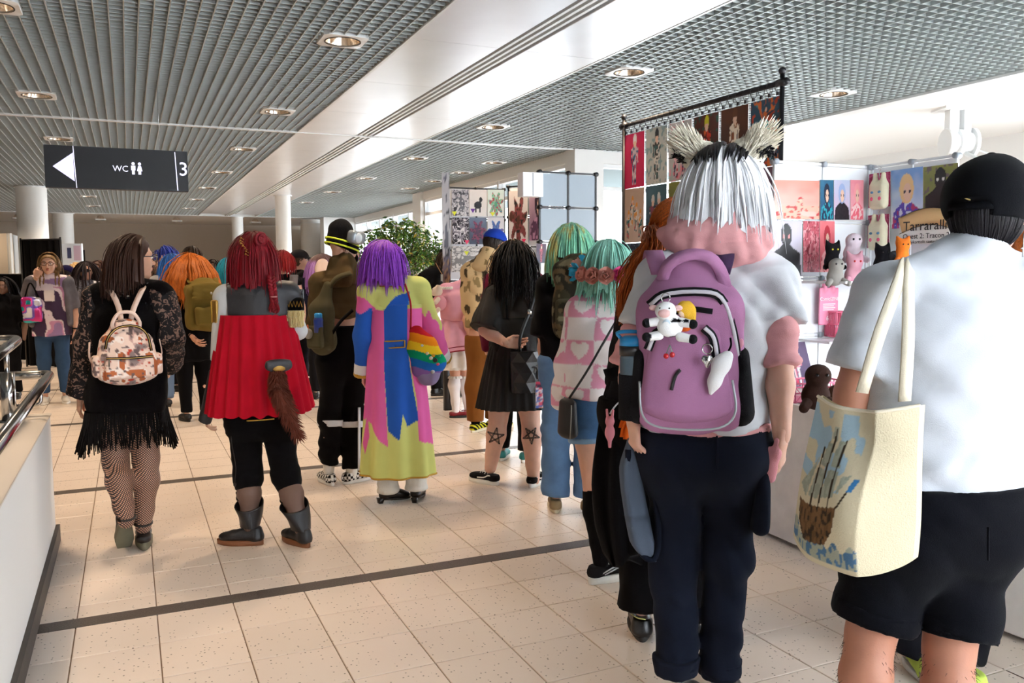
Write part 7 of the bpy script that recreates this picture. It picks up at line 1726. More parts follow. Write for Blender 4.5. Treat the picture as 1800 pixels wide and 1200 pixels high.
# ================================================================== people further back
def simple(label, foot, H, yaw, skin, hairc, top, bottom, hd=None, hem=-.15, n=330, sleeve=(1, 1), rad=.008, hairkw=None, hands=(), shoes='#1a1a1d', face=False, group=None, D=None, bot='trousers', tr=(.10, .075, .065), tm=None, loose=None, hemz=None, fk=None, **ov):
 s = Fig(foot, H=H, yaw=yaw, D=D, **ov); s.hd = hd or {}
 s.start(label, skin, head=s.hd, hands=hands, h=.021, group=group)
 if tm is None and top: tm = cloth('cloth_' + top.strip('#'), top)
 s.shirt = s.top('shirt', tm, s.J['pel'][2] - .03 if hemz is None else hemz, sleeve, g=.018, h=.016, loose=loose, fold=ridge(.007, (9, 9, 2), 0, .5)) if top else None
 if bottom: s.trousers(bot, cloth('cloth_' + bottom.strip('#'), bottom), s.J['pel'][2] + .06, tr, (1.97, 1.97), h=.018, fold=ridge(.006, (7, 7, 3)))
 if shoes:
  for sd in 'lr': shoe(s, sd, toe=8, m=leather('shoe_' + shoes.strip('#'), shoes, .5), ms=mat('rubber_white', '#e6e3dc') if shoes != '#1a1a1d' else m_blackrub, h=.011)
 if hairc:
  kw = dict(n=n, hem=hem, rad=rad, thick=.014, seed=len(label), crown=(0, .3, 1), front=.4); kw.update(hairkw or {}); hair(s, hairm('hair_' + hairc.strip('#'), hairc, .35), **kw)
 if face: face_parts(s, **(fk or {}))
 return s
def capon(s, col, peak=True, nm='cap'):
 R = hframe(s); c = s.J['head'] + R @ np.array([0, -.005, .03]); m = cloth('capcloth_' + col.strip('#'), col); k = s.s
 V, Q = sdf([p_ball(c, np.array([.098, .118, .105]) * k, R)], h=.010, clips=[(c + R @ np.array([0, 0, .0]), -R[:, 2])]); o = link(nm, MB().add(V, Q), m, s.o)
 if peak:
  P2 = np.array([[c + R @ np.array([math.sin(a) * (.092 - .01 * r), math.cos(a) * (.11 + .08 * r * math.cos(a)), .004 - .015 * r]) for r in np.linspace(0, 1, 5)] for a in np.linspace(-1.2, 1.2, 12)]); link('cap_peak', MB().grid(P2).grid(P2[::-1] + s.up * .006), m, o)
 return o
# --- woman with glasses walking towards the camera
def P_glasses():
 tan = '#d9a98f'
 s = Fig((98, 708), H=1.68, yaw=176, D=None, bw=1.05, lw=1.1, el_r=(48, 520, .0), wr_r=(64, 488, -.16)); s.hd = dict(yaw=-4, pitch=2)
 o = s.start('woman in glasses, grey cardigan and pastel print top walking towards camera', tan, head=s.hd, hands=[dict(side='r', d=s.up * .7 + s.lat * -.3, n=s.back * 1, curl=.9), dict(side='l', curl=.4)], h=.016); J = s.J
 pal = [lin(h) for h in ('#e6d6dc', '#c98fae', '#4a3a52', '#efe3dd', '#9a7fa8')]
 def col(V):
  u = (V - J['chest']) @ s.lat; z = V[:, 2] - J['chest'][2]; q = vnoise(V, (11, 11, 8), 4); c = np.tile(pal[0], (len(V), 1)); c[(q > .1) & (z < .08)] = pal[1]; c[(q < -.15) & (z < .04)] = pal[2]; c[(np.abs(u) < .05) & (np.abs(z + .02) < .06)] = pal[3]; c[q > .4] = pal[4]; return c
 s.top('print_top', m_print, J['pel'][2] - .13, (0, 0), g=.02, loose=(.20, .15), h=.010, color=col, fold=ridge(.006, (9, 9, 2), 0, .4), label='loose white top with pastel print')
 cg = cloth('grey_cardigan_knit', '#6d6a70', noise=.2, bump=.7, bscale=(120, 120, 120)); pr = []
 for sd, g in (('l', -1), ('r', 1)):
  S, E = J['sh_' + sd], J['el_' + sd]; pr += [p_rc(S, E + (E - S) * .1, .075, .075, clip=[(E, unit(E - S))])]
  pr += [p_ell(S - s.lat * g * .02, J['hip_' + sd] + s.lat * g * .10 + s.up * .02, (.05, .10), (.04, .13), s.lat)]
 s.cloth('cardigan', pr + [p_ell(J['chest'] + s.back * .06, J['ub'] + s.back * .05, (.15, .07), (.15, .06), s.lat)], cg, h=.014, fold=wr(.005, (12, 12, 12)))
 s.trousers('jeans', cloth('blue_denim', '#37506f', noise=.15, bump=.4), J['pel'][2] + .04, (.098, .070, .052), (1.9, 1.9), h=.015, fold=ridge(.005, (6, 6, 6)))
 for sd in 'lr': shoe(s, sd, toe=8, m=leather('cream_trainer', '#d9d2c6', .6), L=.27)
 hm = hairm('dark_blonde_hair', '#8a6a44'); hair(s, hm, n=700, hem=-.04, hemv=.02, rad=.008, thick=.02, crown=(.05, .5, .85), ymax=.2, facey=.0, front=.45, seed=5)
 for g in (-1, 1): a = J['head'] + s.lat * g * .075 - s.up * .07; tail_locks(s, hm, [a, a - s.up * .09 + s.fwd * .04, a - s.up * .22 + s.fwd * .06], n=30, spread=[.018, .022, .008], name='plait')
 face_parts(s); glasses(s); link('watch', MB().tube([J['wr_l'] + s.lat * .032 * math.cos(t) + s.fwd * .032 * math.sin(t) + s.up * .02 for t in np.linspace(0, 6.283, 12)], .007, 6), black_c, o)
 B = Bag('shiny_bag', 'iridescent teal and pink bag hugged by the woman in glasses', 'bag', s, s.P(57, 545, -.20)); pl = [lin(h) for h in ('#2aa0a8', '#d83a86', '#7a5fc0', '#e9e6ee', '#20242c')]
 B.sd('bag_body', [p_box(B.c, (.10, .05, .14), s.R, .03)], mat('iridescent_vinyl', '#ffffff', .2, attr=True, metal=.3), h=.008, color=lambda V: np.array(pl)[np.clip((vnoise(V, (14, 14, 14), 6) * 3 + 2.2), 0, 4).astype(int)], fold=ridge(.008, (8, 8, 8))); B.tube('strap', [(-.07, 0, .13), (0, -.08, .30), (.07, 0, .13)], .008, black_c, sm=12)
 return s
P_glasses()
# --- ginger person with olive rucksack
def P_ginger():
 s = simple('person with wavy ginger hair, black clothes and hands behind the back', (345, 738), 1.62, 14, '#d9a48a', None, '#0d0d10', '#0d0d10', sleeve=(.6, .6), bw=1.15, lw=1.05, hands=[dict(side='l', curl=.5)], hd=dict(yaw=8), el_l=(312, 565, -.05), wr_l=(338, 592, -.16), tr=(.105, .075, .06), hemz=.60, loose=(.22, .17))
 hm = hairm('ginger_wavy_hair', '#a8581a', .4); hair(s, hm, n=700, hem=-.28, hemv=.05, rad=.008, thick=.03, wave=.3, wavef=20, seed=8, scale=(1.05, 1.05, 1.04), grav=.5, out=.06, front=.4, push=[p_rc(s.J['sh_l'], s.J['sh_r'], .08, .08)])
 link('hair_tie', MB().ball(s.J['head'] + s.back * .07 + s.up * .11 + s.lat * .04, (.022, .018, .014), 8, 6), black_c, s.o)
 link('bracelet', MB().tube([s.J['wr_l'] + s.lat * .034 * math.cos(t) + s.up * .034 * math.sin(t) for t in np.linspace(0, 6.283, 12)], .005, 6), black_c, s.o)
 B = Bag('rucksack', 'olive canvas rucksack on the person with wavy ginger hair', 'backpack', s, s.P(362, 535, -.26)); W = B.W; ol = cloth('olive_rucksack', '#6b5a2a')
 B.sd('bag_body', [p_box(W(0, -.02, -.03), (.19, .10, .22), B.R, .06), p_ell(W(0, 0, .1), W(0, -.06, .22), (.17, .09), (.10, .05), B.R[:, 0])], ol, h=.012, fold=ridge(.012, (6, 6, 4), 0, .5), k=.05)
 B.sd('flap', [p_ell(W(0, .06, .18), W(0, .095, .06), (.15, .03), (.16, .02), B.R[:, 0])], ol, h=.012, fold=ridge(.010, (7, 7, 7))); B.sd('front_pocket', [p_box(W(0, .09, -.11), (.13, .035, .09), B.R, .03)], ol, h=.012, fold=ridge(.008, (7, 7, 7)))
 link('snap', MB().ball(W(.02, .125, .11), (.012, .006, .012), 8, 6, B.R), m_zip, B.o); B.tube('seam', [(.045, .13, .04), (.045, .135, -.05), (.045, .13, -.19)], .004, black_c, sm=8)
 for sx in (-1, 1): B.strap('shoulder_strap', [(sx * .11, -.05, .2), (sx * .13, -.14, .25), (sx * .14, -.24, .2)], .06, ol, B.n(0, .2, 1), .014, 10)
P_ginger()
# --- pink lolita dress with plush
def P_lolita():
 s = Fig((800, 732), H=1.56, yaw=-52, head=(836, 486, .22), neck=(824, 496, .12), sh_l=(782, 512, 0), sh_r=(822, 505, .12), el_l=(790, 540, .06), wr_l=(818, 545, .2), kn_l=(800, 655, 0), an_l=(801, 722, 0), kn_r=(818, 655, .1), an_r=(822, 718, .12)); s.hd = dict(yaw=-30, pitch=-25)
 o = s.start('person bent over stall in pink frilled dress, white petticoat and red shoes', '#d9a58c', head=s.hd, h=.016, gl=0); J = s.J; pk = cloth('pink_dress_cotton', '#e6a9bd'); wh = cloth('white_petticoat', '#f0ece6')
 s.top('bodice', pk, s.P(800, 560)[2], (.55, .55), g=.02, sg=(.03, .04), h=.014, fold=ridge(.008, (9, 9, 3)))
 def ringz(z, c, b, k_, amp, n=110): a = np.arange(n) * 2 * np.pi / n; f = amp * np.sin(a * k_); p = c * [1, 1, 0] + (np.cos(a) * (b + f))[:, None] * s.lat + (np.sin(a) * (b + f))[:, None] * s.fwd; p[:, 2] = z; return p
 c = s.P(800, 600, .04); z0, z1, z2 = s.P(800, 558)[2], s.P(800, 610)[2], s.P(800, 643)[2]
 sk = link('petticoat', MB().loft([ringz(z0 + (z2 - z0) * t, c, .12 + .16 * t, 14, .004 + .020 * t) for t in np.linspace(0, 1, 10)], cap=False), wh, o); link('lace_edge', MB().loft([ringz(z2 + .005, c, .282, 14, .022), ringz(z2 - .02, c, .292, 28, .016)], cap=False), wh, sk)
 ov = []; n = 90
 for t in np.linspace(0, 1, 10):
  a = np.linspace(math.radians(-140), math.radians(170), n); b = .13 + .165 * t; z = z0 + (z1 - z0) * t - .10 * t * (1 - np.cos((a - a.mean()) * 1.0)) * .5; f = .012 * np.sin(a * 12) * t; p = c * [1, 1, 0] + (np.cos(a) * (b + f))[:, None] * s.lat + (np.sin(a) * (b + f))[:, None] * s.fwd; p[:, 2] = z; ov.append(p)
 ov = np.array(ov); k_ = link('overskirt', MB().grid(ov).grid(ov[::-1] * [1, 1, 1] - [0, 0, .004]), pk, o); link('red_trim', MB().tube(ov[-1], .006, 6), cloth('dark_red_trim', '#8a1f30'), k_); link('red_trim', MB().tube(ov[-2] + [0, 0, .004], .004, 6), _mats['dark_red_trim'], k_)
 for sd in 'lr':
  K, A = J['kn_' + sd], J['an_' + sd]; s.cloth('stocking', [dict(p, clip=[(K - s.up * .04, s.up)]) for p in s.leg(sd, .006, th=False)], cloth('white_stocking', '#ece6e6'), h=.012)
  link('stocking_frill', MB().loft([ringz(K[2] - .03, K, .060, 12, .004, 40), ringz(K[2] - .055, K, .070, 12, .008, 40)], cap=False), wh, o)
  so, W, L, w = shoe(s, sd, yaw_abs=s.yaw - .45, m=leather('cherry_shoe_leather', '#7c1220', .25), ms=m_blackrub, kind='plain', top=.06, L=.25); link('strap', MB().ribbon(smooth_line([W(-w * .7, .03, .05), W(0, .035, .072), W(w * .7, .03, .05)], 8), .012, .004, s.up), _mats['cherry_shoe_leather'], so)
 hair(s, hairm('hair_red_bow', '#7a1a24'), n=500, hem=-.12, rad=.009, seed=3)
 mb = MB()
 for i in range(40): a = i * .158; mb.ball(J['sh_l'] + s.lat * .0 + s.back * .03 + np.array([.06 * math.cos(a), .06 * math.sin(a), .03 + .008 * (i % 2)]), .012, 6, 4)
 link('ruffle', mb, wh, o)
 T = thing('teddy_bear', 'pink and cream plush bear bag held under the frilled sleeve', 'plush toy', s.P(772, 525, -.16)); cpos = s.P(772, 520, -.16); R = s.R @ rotz(math.pi - .5); q = lambda x, y, z: cpos + R @ np.array([x, y, z]); cp, pp = cloth('cream_plush', '#ecdccb', bump=.6), cloth('rose_pink_plush', '#e6a2ae', bump=.5)
 link('plush_body', sdf_mb([p_ball(q(0, 0, -.07), (.075, .055, .08))], h=.008), pp, T)
 hd = link('plush_head', sdf_mb([p_ball(q(0, .02, .045), (.055, .05, .05)), p_ball(q(0, .065, .03), (.026, .022, .02)), p_ball(q(-.045, .01, .09), (.02, .012, .02)), p_ball(q(.045, .01, .09), (.02, .012, .02))], h=.007), cp, T); link('nose', MB().ball(q(0, .088, .035), .009, 8, 6).ball(q(-.022, .066, .06), .006, 6, 4).ball(q(.022, .066, .06), .006, 6, 4), black_c, hd)
 for x, z, e in ((-1, -.03, 1), (1, -.03, 1), (-1, -.13, 0), (1, -.13, 0)): link('limb', sdf_mb([p_rc(q(x * .06, .02, z), q(x * (.10 if e else .075), .05, z - .03), .024, .022)], h=.008), cp, T)
P_lolita()
# --- person bending over the stall in black cap and mask
def P_bend():
 s = Fig((768, 694), H=1.66, yaw=-62, head=(785, 458, .15), neck=(768, 478, .05), sh_l=(745, 490, -.04), sh_r=(762, 478, .2), chest=(748, 520, .05), waist=(750, 560, .05), pel=(752, 590, .05), hip_l=(752, 605, 0), hip_r=(752, 600, .15), kn_l=(765, 640, .0), kn_r=(770, 645, .2), an_l=(768, 684, 0), an_r=(775, 684, .22), el_l=(752, 545, .0), wr_l=(775, 540, .2)); s.hd = dict(yaw=-5, pitch=-30)
 o = s.start('person leaning over stall in black beret cap, black mask and black T-shirt', '#cf9d84', head=s.hd, h=.016); s.top('t_shirt', black_c, s.J['pel'][2], (.9, .9), g=.02, sg=(.02, .04), h=.015, fold=ridge(.007, (8, 8, 3))); s.trousers('trousers', black_c, s.J['pel'][2] + .06, (.10, .08, .07), (1.97, 1.97), h=.016)
 for sd in 'lr': shoe(s, sd, m=leather('black_shoe_leather', '#141415', .3), ms=m_blackrub, L=.27, top=.10, yaw_abs=s.yaw - .3)
 R = hframe(s); c = s.J['head']; hair(s, hairm('hair_brown_clip', '#3a2a20'), n=400, hem=-.09, rad=.008, ymax=.3, crown=(0, .6, .8)); V, Q = sdf([p_ball(c + R @ np.array([0, .0, .075]), (.115, .135, .055), R), p_ball(c + R @ np.array([0, 0, .045]), (.097, .115, .05), R)], h=.010, k=.02); cp = link('cap', MB().add(V, Q), leather('black_felt_cap', '#16161a', .6), o)
 P2 = np.array([[c + R @ np.array([math.sin(a) * .09, math.cos(a) * (.105 + .065 * r), .03 - .02 * r]) for r in np.linspace(0, 1, 4)] for a in np.linspace(-1.1, 1.1, 10)]); link('cap_peak', MB().grid(P2).grid(P2[::-1] + s.up * .006), _mats['black_felt_cap'], cp)
 V, Q = sdf([p_ball(c + R @ np.array([0, .058, -.055]), (.056, .050, .052), R)], h=.009); link('face_mask', MB().add(V, Q), black_c, o)
 B = thing('name_badge', 'white badge on a lanyard hanging from the leaning person', 'badge', s.P(777, 488, -.02)); link('card', MB().box((-.028, -.002, -.04), (.028, .002, .04), s.R, s.P(777, 488, -.05)), mat('badge_white', '#eef2f8', .4), B, smooth=False); link('lanyard', MB().tube(smooth_line([s.P(777, 482, -.05), s.P(770, 470, -.04), s.P(766, 462, .02)], 8), .004, 5), cloth('tan_lanyard', '#b98a64'), B)
P_bend()
# --- floral hoodie, brown trousers, blue cap
def P_hoodie():
 leafc = [lin(h) for h in ('#cdb287', '#4a4030', '#8d7a55')]; tm = cloth('floral_fleece', '#ffffff', attr=True)
 s = simple('person in sand floral hoodie, rust corduroys and bright blue cap', (840, 756), 1.74, -12, '#d4a088', '#2a2422', None, '#7a4c22', hd=dict(yaw=-45, pitch=-15), hem=-.06, hairkw=dict(ymax=.05, hug=.8, sheet=False, thick=.003, scale=(.96, .96, .9)), shoes=None, bw=1.05, tr=(.105, .085, .08), lw=1.0, pel=(852, 600, 0), waist=(850, 560, 0), chest=(848, 510, 0), sh_l=(824, 478, -.02), sh_r=(884, 478, .05), neck=(858, 458, .03), el_l=(824, 540, 0), wr_l=(845, 570, .2), head=(870, 428, .06), hip_l=(840, 612, 0), hip_r=(866, 612, .04), kn_l=(836, 680, .0), kn_r=(866, 680, .1), an_l=(836, 742, 0), an_r=(868, 735, .14))
 J = s.J
 def col(V): q = vnoise(V, (13, 13, 9), 17); r = vnoise(V, (34, 34, 20), 4); c = np.tile(leafc[0], (len(V), 1)); c[(q > .30) & (r > -.35)] = leafc[1]; c[(q < -.42) & (r > .0)] = leafc[2]; return c
 s.top('hoodie', tm, s.P(850, 575)[2], (1.9, 1.9), g=.032, sg=(.02, .03), h=.011, color=col, fold=ridge(.008, (8, 8, 3), 0, .5)); c = J['neck']; s.cloth('hood', [p_ell(c - s.fwd * .07 + s.up * .02, c - s.fwd * .14 - s.up * .06, (.11, .05), (.13, .045), s.lat), p_ell(c, c + s.up * .05, (.11, .1), (.09, .09), s.lat)], tm, h=.011, color=col)
 capon(s, '#1f3fa8'); yl = cloth('yellow_black_mesh', '#ffffff', attr=True)
 for sd, yw in (('l', -.3), ('r', -.9)):
  V, Q = sdf([p_rc(J['an_' + sd], J['an_' + sd] + s.up * .07, .042, .045)], h=.01); link('sock', MB().add(V, Q), black_c, s.o)
  shoe(s, sd, yaw_abs=s.yaw + yw, m=yl, ms=mat('cream_sole', '#d8ccb0'), L=.28, color=lambda V: np.where((np.sin(V[:, 1] * 120 + V[:, 2] * 150) > .2)[:, None], lin('#c9c42a'), lin('#1d1d18')))
P_hoodie()
s_ = simple('person in maroon jacket with fair hair behind the black curls', (905, 808), 1.68, -20, '#d8a890', '#8a6a42', '#5f1a34', '#1a1a1e', hd=dict(yaw=-35), hem=-.14, n=700, rad=.008, shoes='#1f7f80', sleeve=(1.95, 1.95), bw=1.05)
s_ = simple('blue-haired person in white shirt with red arm stripe', (312, 712), 1.66, 5, '#d8a48c', '#2f6fc4', '#c4c2c4', '#6a7f9a', hem=-.12, n=700, rad=.009, hd=dict(yaw=20), bw=1.05)
E_ = s_.J['sh_l']; X_ = s_.J['el_l']; V, Q = sdf([p_rc(E_ + (X_ - E_) * .75, X_, .074, .074, clip=[(X_, unit(X_ - E_)), (E_ + (X_ - E_) * .75, unit(E_ - X_))])], h=.01); link('red_band', MB().add(V, Q), cloth('red_band', '#c81f2a'), s_.o)
s_ = simple('person with blue mohawk and dark plug earring seen from side', (302, 690), 1.70, 60, '#c99a7e', '#243a9a', '#1c1b20', '#1c1b20', hem=.05, n=420, hd=dict(yaw=30), hairkw=dict(scale=(.45, 1.05, 1.25), thick=.05), sleeve=(1.9, 1.9), face=True); link('earring', MB().ball(s_.J['head'] + hframe(s_) @ np.array([.092, -.005, -.045]), (.01, .012, .016), 8, 6).ball(s_.J['head'] + hframe(s_) @ np.array([-.092, -.005, -.045]), (.01, .012, .016), 8, 6), mat('blue_bead', '#2a3a9a'), s_.o)
simple('brown-haired person standing far behind the blue hair', (346, 664), 1.82, 0, '#c49a80', '#3a2a20', '#3a3438', '#222226', hem=-.08, n=300)
simple('tall person in patterned grey top beyond the bob', (292, 650), 1.66, -150, '#c99a82', '#4a3626', '#7a7278', '#202024', hem=-.12, n=300, hd=dict(yaw=30), face=True)
simple('person in red top facing the bob', (272, 672), 1.60, 130, '#cf9f86', '#5a4030', '#8a1a22', '#202024', hem=-.08, n=300, face=True)
simple('person with teal hair far behind the red bun', (410, 668), 1.66, 0, '#c99a82', '#1f7f96', '#202428', '#202024', hem=-.22, n=300)
simple('dark-haired person far behind the ginger waves', (383, 648), 1.66, 170, '#c99a82', '#2a201c', '#26262a', '#202024', hem=-.08, n=260, face=True)
s_ = simple('person with fluffy red fringe, black straps and grey bag', (500, 705), 1.66, 165, '#dcae98', '#8a1a1e', '#141418', '#1a1a1e', hem=-.02, n=700, sleeve=(0, 0), hd=dict(yaw=-40), face=True, hairkw=dict(scale=(1.12, 1.16, 1.1), front=.1, crown=(0, -.2, 1), thick=.04))
link('grey_scarf', MB().ribbon(smooth_line([s_.J['sh_l'] + s_.fwd * .10 + s_.up * .08, s_.J['sh_l'] + s_.fwd * .14 - s_.up * .10, s_.J['el_l'] + s_.fwd * .14 - s_.up * .05], 10), .09, .02, s_.fwd), cloth('grey_cardigan_knit', '#6d6a70'), s_.o)
s_ = simple('young man in charcoal cap and black jacket looking right', (530, 690), 1.72, -75, '#d6a68e', '#4a3424', '#1b1b20', '#1d1d22', hem=-.05, n=400, hairkw=dict(ymax=.05, hug=.8, sheet=False, thick=.003, scale=(.96, .96, .9)), face=True, sleeve=(1.9, 1.9), hd=dict(yaw=-5)); capon(s_, '#2c2a2c')
simple('dark-haired person just behind the charcoal cap', (541, 672), 1.66, -40, '#c99a82', '#15131a', '#202024', '#202024', hem=-.12, n=260)
s_ = simple('person with lilac-tipped hair and navy jacket turned away', (570, 700), 1.66, -10, '#d6a68e', None, '#1e2030', '#1d1d22', sleeve=(1.9, 1.9)); hair(s_, mat('lilac_tip_hair', '#ffffff', .45, attr=True, noise=.2, nscale=(120, 120, 5)), n=700, hem=-.22, rad=.009, seed=2, color=lambda V: np.where((V[:, 2] < s_.J['head'][2] + .03)[:, None], lin('#a06fb8'), lin('#6a4a48')))
T_ = thing('plush_backpack', 'pale round plush on the back of the navy jacket', 'plush toy', s_.P(567, 470, -.2)); link('plush_body', sdf_mb([p_ball(s_.P(567, 474, -.2), (.09, .06, .10)), p_ball(s_.P(567, 462, -.2), (.06, .05, .05))], h=.014), cloth('pale_peach_plush', '#e8cfc0', bump=.5), T_)
# left rear group
s_ = simple('person in purple cap bending by the white boards', (124, 672), 1.56, -60, '#b98a72', '#2a2024', '#19191d', '#19191d', hem=-.03, n=260, hairkw=dict(ymax=.05, hug=.8, sheet=False, thick=.003, scale=(.96, .96, .9)), hd=dict(pitch=-25), sleeve=(1.9, 1.9)); capon(s_, '#2a2350')
simple('blond person at the white boards', (143, 650), 1.62, 100, '#d9ac90', '#c9a878', '#2a2a2e', '#202024', hem=-.06, n=260)
s_ = simple('person in dark eye mask and silver sequin top', (162, 690), 1.60, 172, '#d3a690', '#2a1f22', '#6a6870', '#1b1b1f', hem=-.2, n=500, sleeve=(.5, .5), tm=mat('silver_sequins', '#9a98a4', .25, metal=.7, noise=.7, nscale=(90, 90, 90), bump=1.0, bscale=(120, 120, 120)), face=True); R_ = hframe(s_); link('eye_mask', MB().ball(s_.J['head'] + R_ @ np.array([0, .075, .006]), (.062, .035, .022), 14, 8, R_), mat('visor_black', '#141420', .2), s_.o)
simple('person with auburn hair near the sequin top', (182, 655), 1.64, 150, '#c9967e', '#4a2f28', '#8a6258', '#202024', hem=-.15, n=260, face=True)
simple('dark figure sitting in the shadow by the grey partition', (18, 700), 1.42, 160, '#8a6a5a', '#15131a', '#121216', '#121216', hem=-.2, n=260)
# right edge: person in lime top with neon trainers in front of the man
s_ = simple('ginger person in lime top and neon trainers beyond the white T-shirt', (1640, 1190), 1.60, -10, '#d8a890', '#9a4f1c', '#a8d44a', '#121217', hem=-.30, n=900, rad=.007, shoes=None, bw=1.0, tr=(.11, .09, .08), hd=dict(yaw=-10), head=(1800, 462, .12), chest=(1768, 620, .1), waist=(1752, 690, .1), pel=(1725, 800, .06), sh_l=(1712, 530, .1), sh_r=(1832, 530, .14), neck=(1772, 480, .1), hip_l=(1690, 830, .05), hip_r=(1750, 830, .1), kn_l=(1640, 1000, .03), kn_r=(1710, 1000, .1), el_l=(1700, 640, .16), wr_l=(1712, 720, .3), el_r=(1850, 650, .2), wr_r=(1840, 740, .35))
s_.J['an_r'] = at_z(1708, 1195, .05) ; s_.J['an_l'] = at_z(1628, 1170, .05)
nm = cloth('neon_mesh', '#ffffff', attr=True, bump=.5)
for sd_ in 'lr': shoe(s_, sd_, yaw_abs=s_.yaw + .5, m=nm, L=.28, w=.05, top=.09, color=lambda V: np.where((V[:, 2] < .05)[:, None] & (vnoise(V, (14, 14, 14)) > -.1)[:, None], lin('#8f918c'), lin('#cfe66a')))
# ================================================================== stalls, prints and the rest of the hall
def art(seed, kind, bg, fg, w=38, h=54):
 """generic picture as a colour grid (rows from the bottom): plain figures, busts, creatures and patterns"""
 u, v = np.meshgrid((np.arange(w) + .5) / w, (np.arange(h) + .5) / h); X = np.stack([u, v * 1.4, 0 * u + seed * .37], -1)
 q = vnoise(X, (5, 5, 1), seed); r = vnoise(X, (13, 11, 1), seed + 3); B = [lin(x) for x in bg]; Fg = [lin(x) for x in fg]
 c = B[0] + (B[-1] - B[0]) * np.clip(v + .25 * q, 0, 1)[..., None]
 if len(B) > 2: c = np.where((r > .32)[..., None], B[1], c)
 def put(m_, cols, n=None):
  k = np.clip(((r if n is None else n) * .5 + .5) * len(cols), 0, len(cols) - 1).astype(int); c[m_] = np.array(cols)[k][m_]
 def fig(x0, s, z0=.06, lean=.05):
  y = (v - z0) / s; x = (u - x0 - lean * (y - .4)) / s; put(((np.abs(np.abs(x) - .06) < .042) & (y > 0) & (y < .42)) | ((np.abs(x) < np.interp(y, [.38, .5, .7, .74], [.13, .085, .135, .06])) & (y > .38) & (y < .74)) | ((np.abs(np.abs(x) - .15 - .12 * np.abs(y - .55)) < .03) & (y > .42) & (y < .70)), Fg)
  put((x ** 2 * 1.0 + (y - .81) ** 2 * .55 < .0068) & (y < .86), [lin('#e8bfa4')]); put((x ** 2 + (y - .85) ** 2 * .6 < .0085) & ((y > .83) | (np.abs(x) > .06)), Fg[-1:])
 if kind == 'figure': fig(.5, .95)
 elif kind == 'pair': fig(.34, .8); fig(.66, .85, .04, -.05)
 elif kind == 'group':
  for i in range(4): fig(.2 + .2 * i, .55, .08 + .25 * ((i * 2) % 3) / 2)
 elif kind == 'bust':
  put((np.abs(u - .5) < np.interp(v, [0, .3, .42, .46], [.46, .40, .16, .10])) & (v < .46), Fg[:-1] or Fg); put((u - .5) ** 2 * 1.3 + (v - .66) ** 2 < .062, Fg[-1:]); put((u - .52) ** 2 * 1.8 + (v - .60) ** 2 < .024, [lin('#e6bda6')]); put((((u - .44) ** 2 + (v - .61) ** 2) < .0009) | (((u - .60) ** 2 + (v - .61) ** 2) < .0009), [lin('#3a2a3a')])
 elif kind == 'shade':
  put((np.abs(u - .5) < np.interp(v, [0, .42, .52, .58], [.45, .42, .2, .12])) & (v < .58), Fg[:1]); put((u - .5) ** 2 * 1.2 + (v - .74) ** 2 * .8 < .034, Fg[:1]); put((((u - .42) ** 2 + (v - .72) ** 2) < .0011) | (((u - .58) ** 2 + (v - .72) ** 2) < .0011), Fg[-1:])
 elif kind == 'ink': put((np.abs(q) < .10) | (np.abs(r) < .09), Fg); put(((u - .5) ** 2 + (v - .45) ** 2 < .07) & (r > -.1), Fg)
 elif kind == 'beast': put(((u - .5) ** 2 / .05 + (v - .42) ** 2 / .018 < 1) | ((np.abs(np.abs(u - .5) - .12) < .03) & (v > .15) & (v < .42)) | ((u - .66) ** 2 + (v - .62) ** 2 < .009) | ((np.abs(u - .62) < .045) & (v > .45) & (v < .62)), Fg)
 elif kind == 'wings': a = np.arctan2(v - .45, u - .5); d = np.hypot(u - .5, v - .45); put((d < .36 + .12 * np.sin(7 * a + q)) & (d > .08), Fg); put(d < .09, Fg[:1])
 elif kind == 'burst': a = np.arctan2(v - .55, u - .5); d = np.hypot(u - .5, v - .55); put(np.sin(a * 9 + 4 * q) > .55, Fg); put(d < .16, [lin('#9fe0d8'), lin('#4fb0b8')]); fig(.5, .42, .52)
 elif kind == 'room': put((v < .35) & (q > -.3), Fg); fig(.55, .5, .1)
 return c
m_paper = mat('print_paper', '#ffffff', .35, attr=True, spec=.4); m_pback = mat('paper_back', '#e9e6e0', .6)
def printed(name, label, cat, P00, P10, P01, pic, group, th=.004, tag_=None):
 """flat sheet: corners lower left, lower right, upper left (world)"""
 P00, P10, P01 = (np.asarray(p, float) for p in (P00, P10, P01)); h, w, _ = pic.shape; n = unit(np.cross(P10 - P00, P01 - P00))
 u = np.linspace(0, 1, w)[None, :, None]; v = np.linspace(0, 1, h)[:, None, None]; G = P00 + (P10 - P00) * u + (P01 - P00) * v; Bk = G - n * th
 o = link(name, MB().grid(G + n * 0, pic).add([Bk[0, 0], Bk[0, -1], Bk[-1, -1], Bk[-1, 0], G[0, 0], G[0, -1], G[-1, -1], G[-1, 0]], np.array([[3, 2, 1, 0], [0, 1, 5, 4], [1, 2, 6, 5], [2, 3, 7, 6], [3, 0, 4, 7]]), lin('#e9e6e0')), m_paper, base=P00, smooth=False)
 tag(o, label, cat, group)
 if tag_:
  c = P00 + (P10 - P00) * tag_[1] + (P01 - P00) * tag_[2] + n * .003; r = unit(P10 - P00) * .028; t = unit(P01 - P00) * .045; link('price_flag', MB().loft([[c - r, c + r, c - t], [c - r + n * .002, c + r + n * .002, c - t + n * .002]]), mat('flag_' + tag_[0], tag_[0], .5), o, smooth=False)
 return o
m_bar = mat('black_frame_bar', '#1b1b20', .4); m_white_panel = mat('white_plastic_panel', '#eef0f4', .35, spec=.4); m_grey_panel = mat('grey_plastic_panel', '#9aa7b2', .4, spec=.4); m_knob = mat('grey_connector', '#9aa0a8', .4)
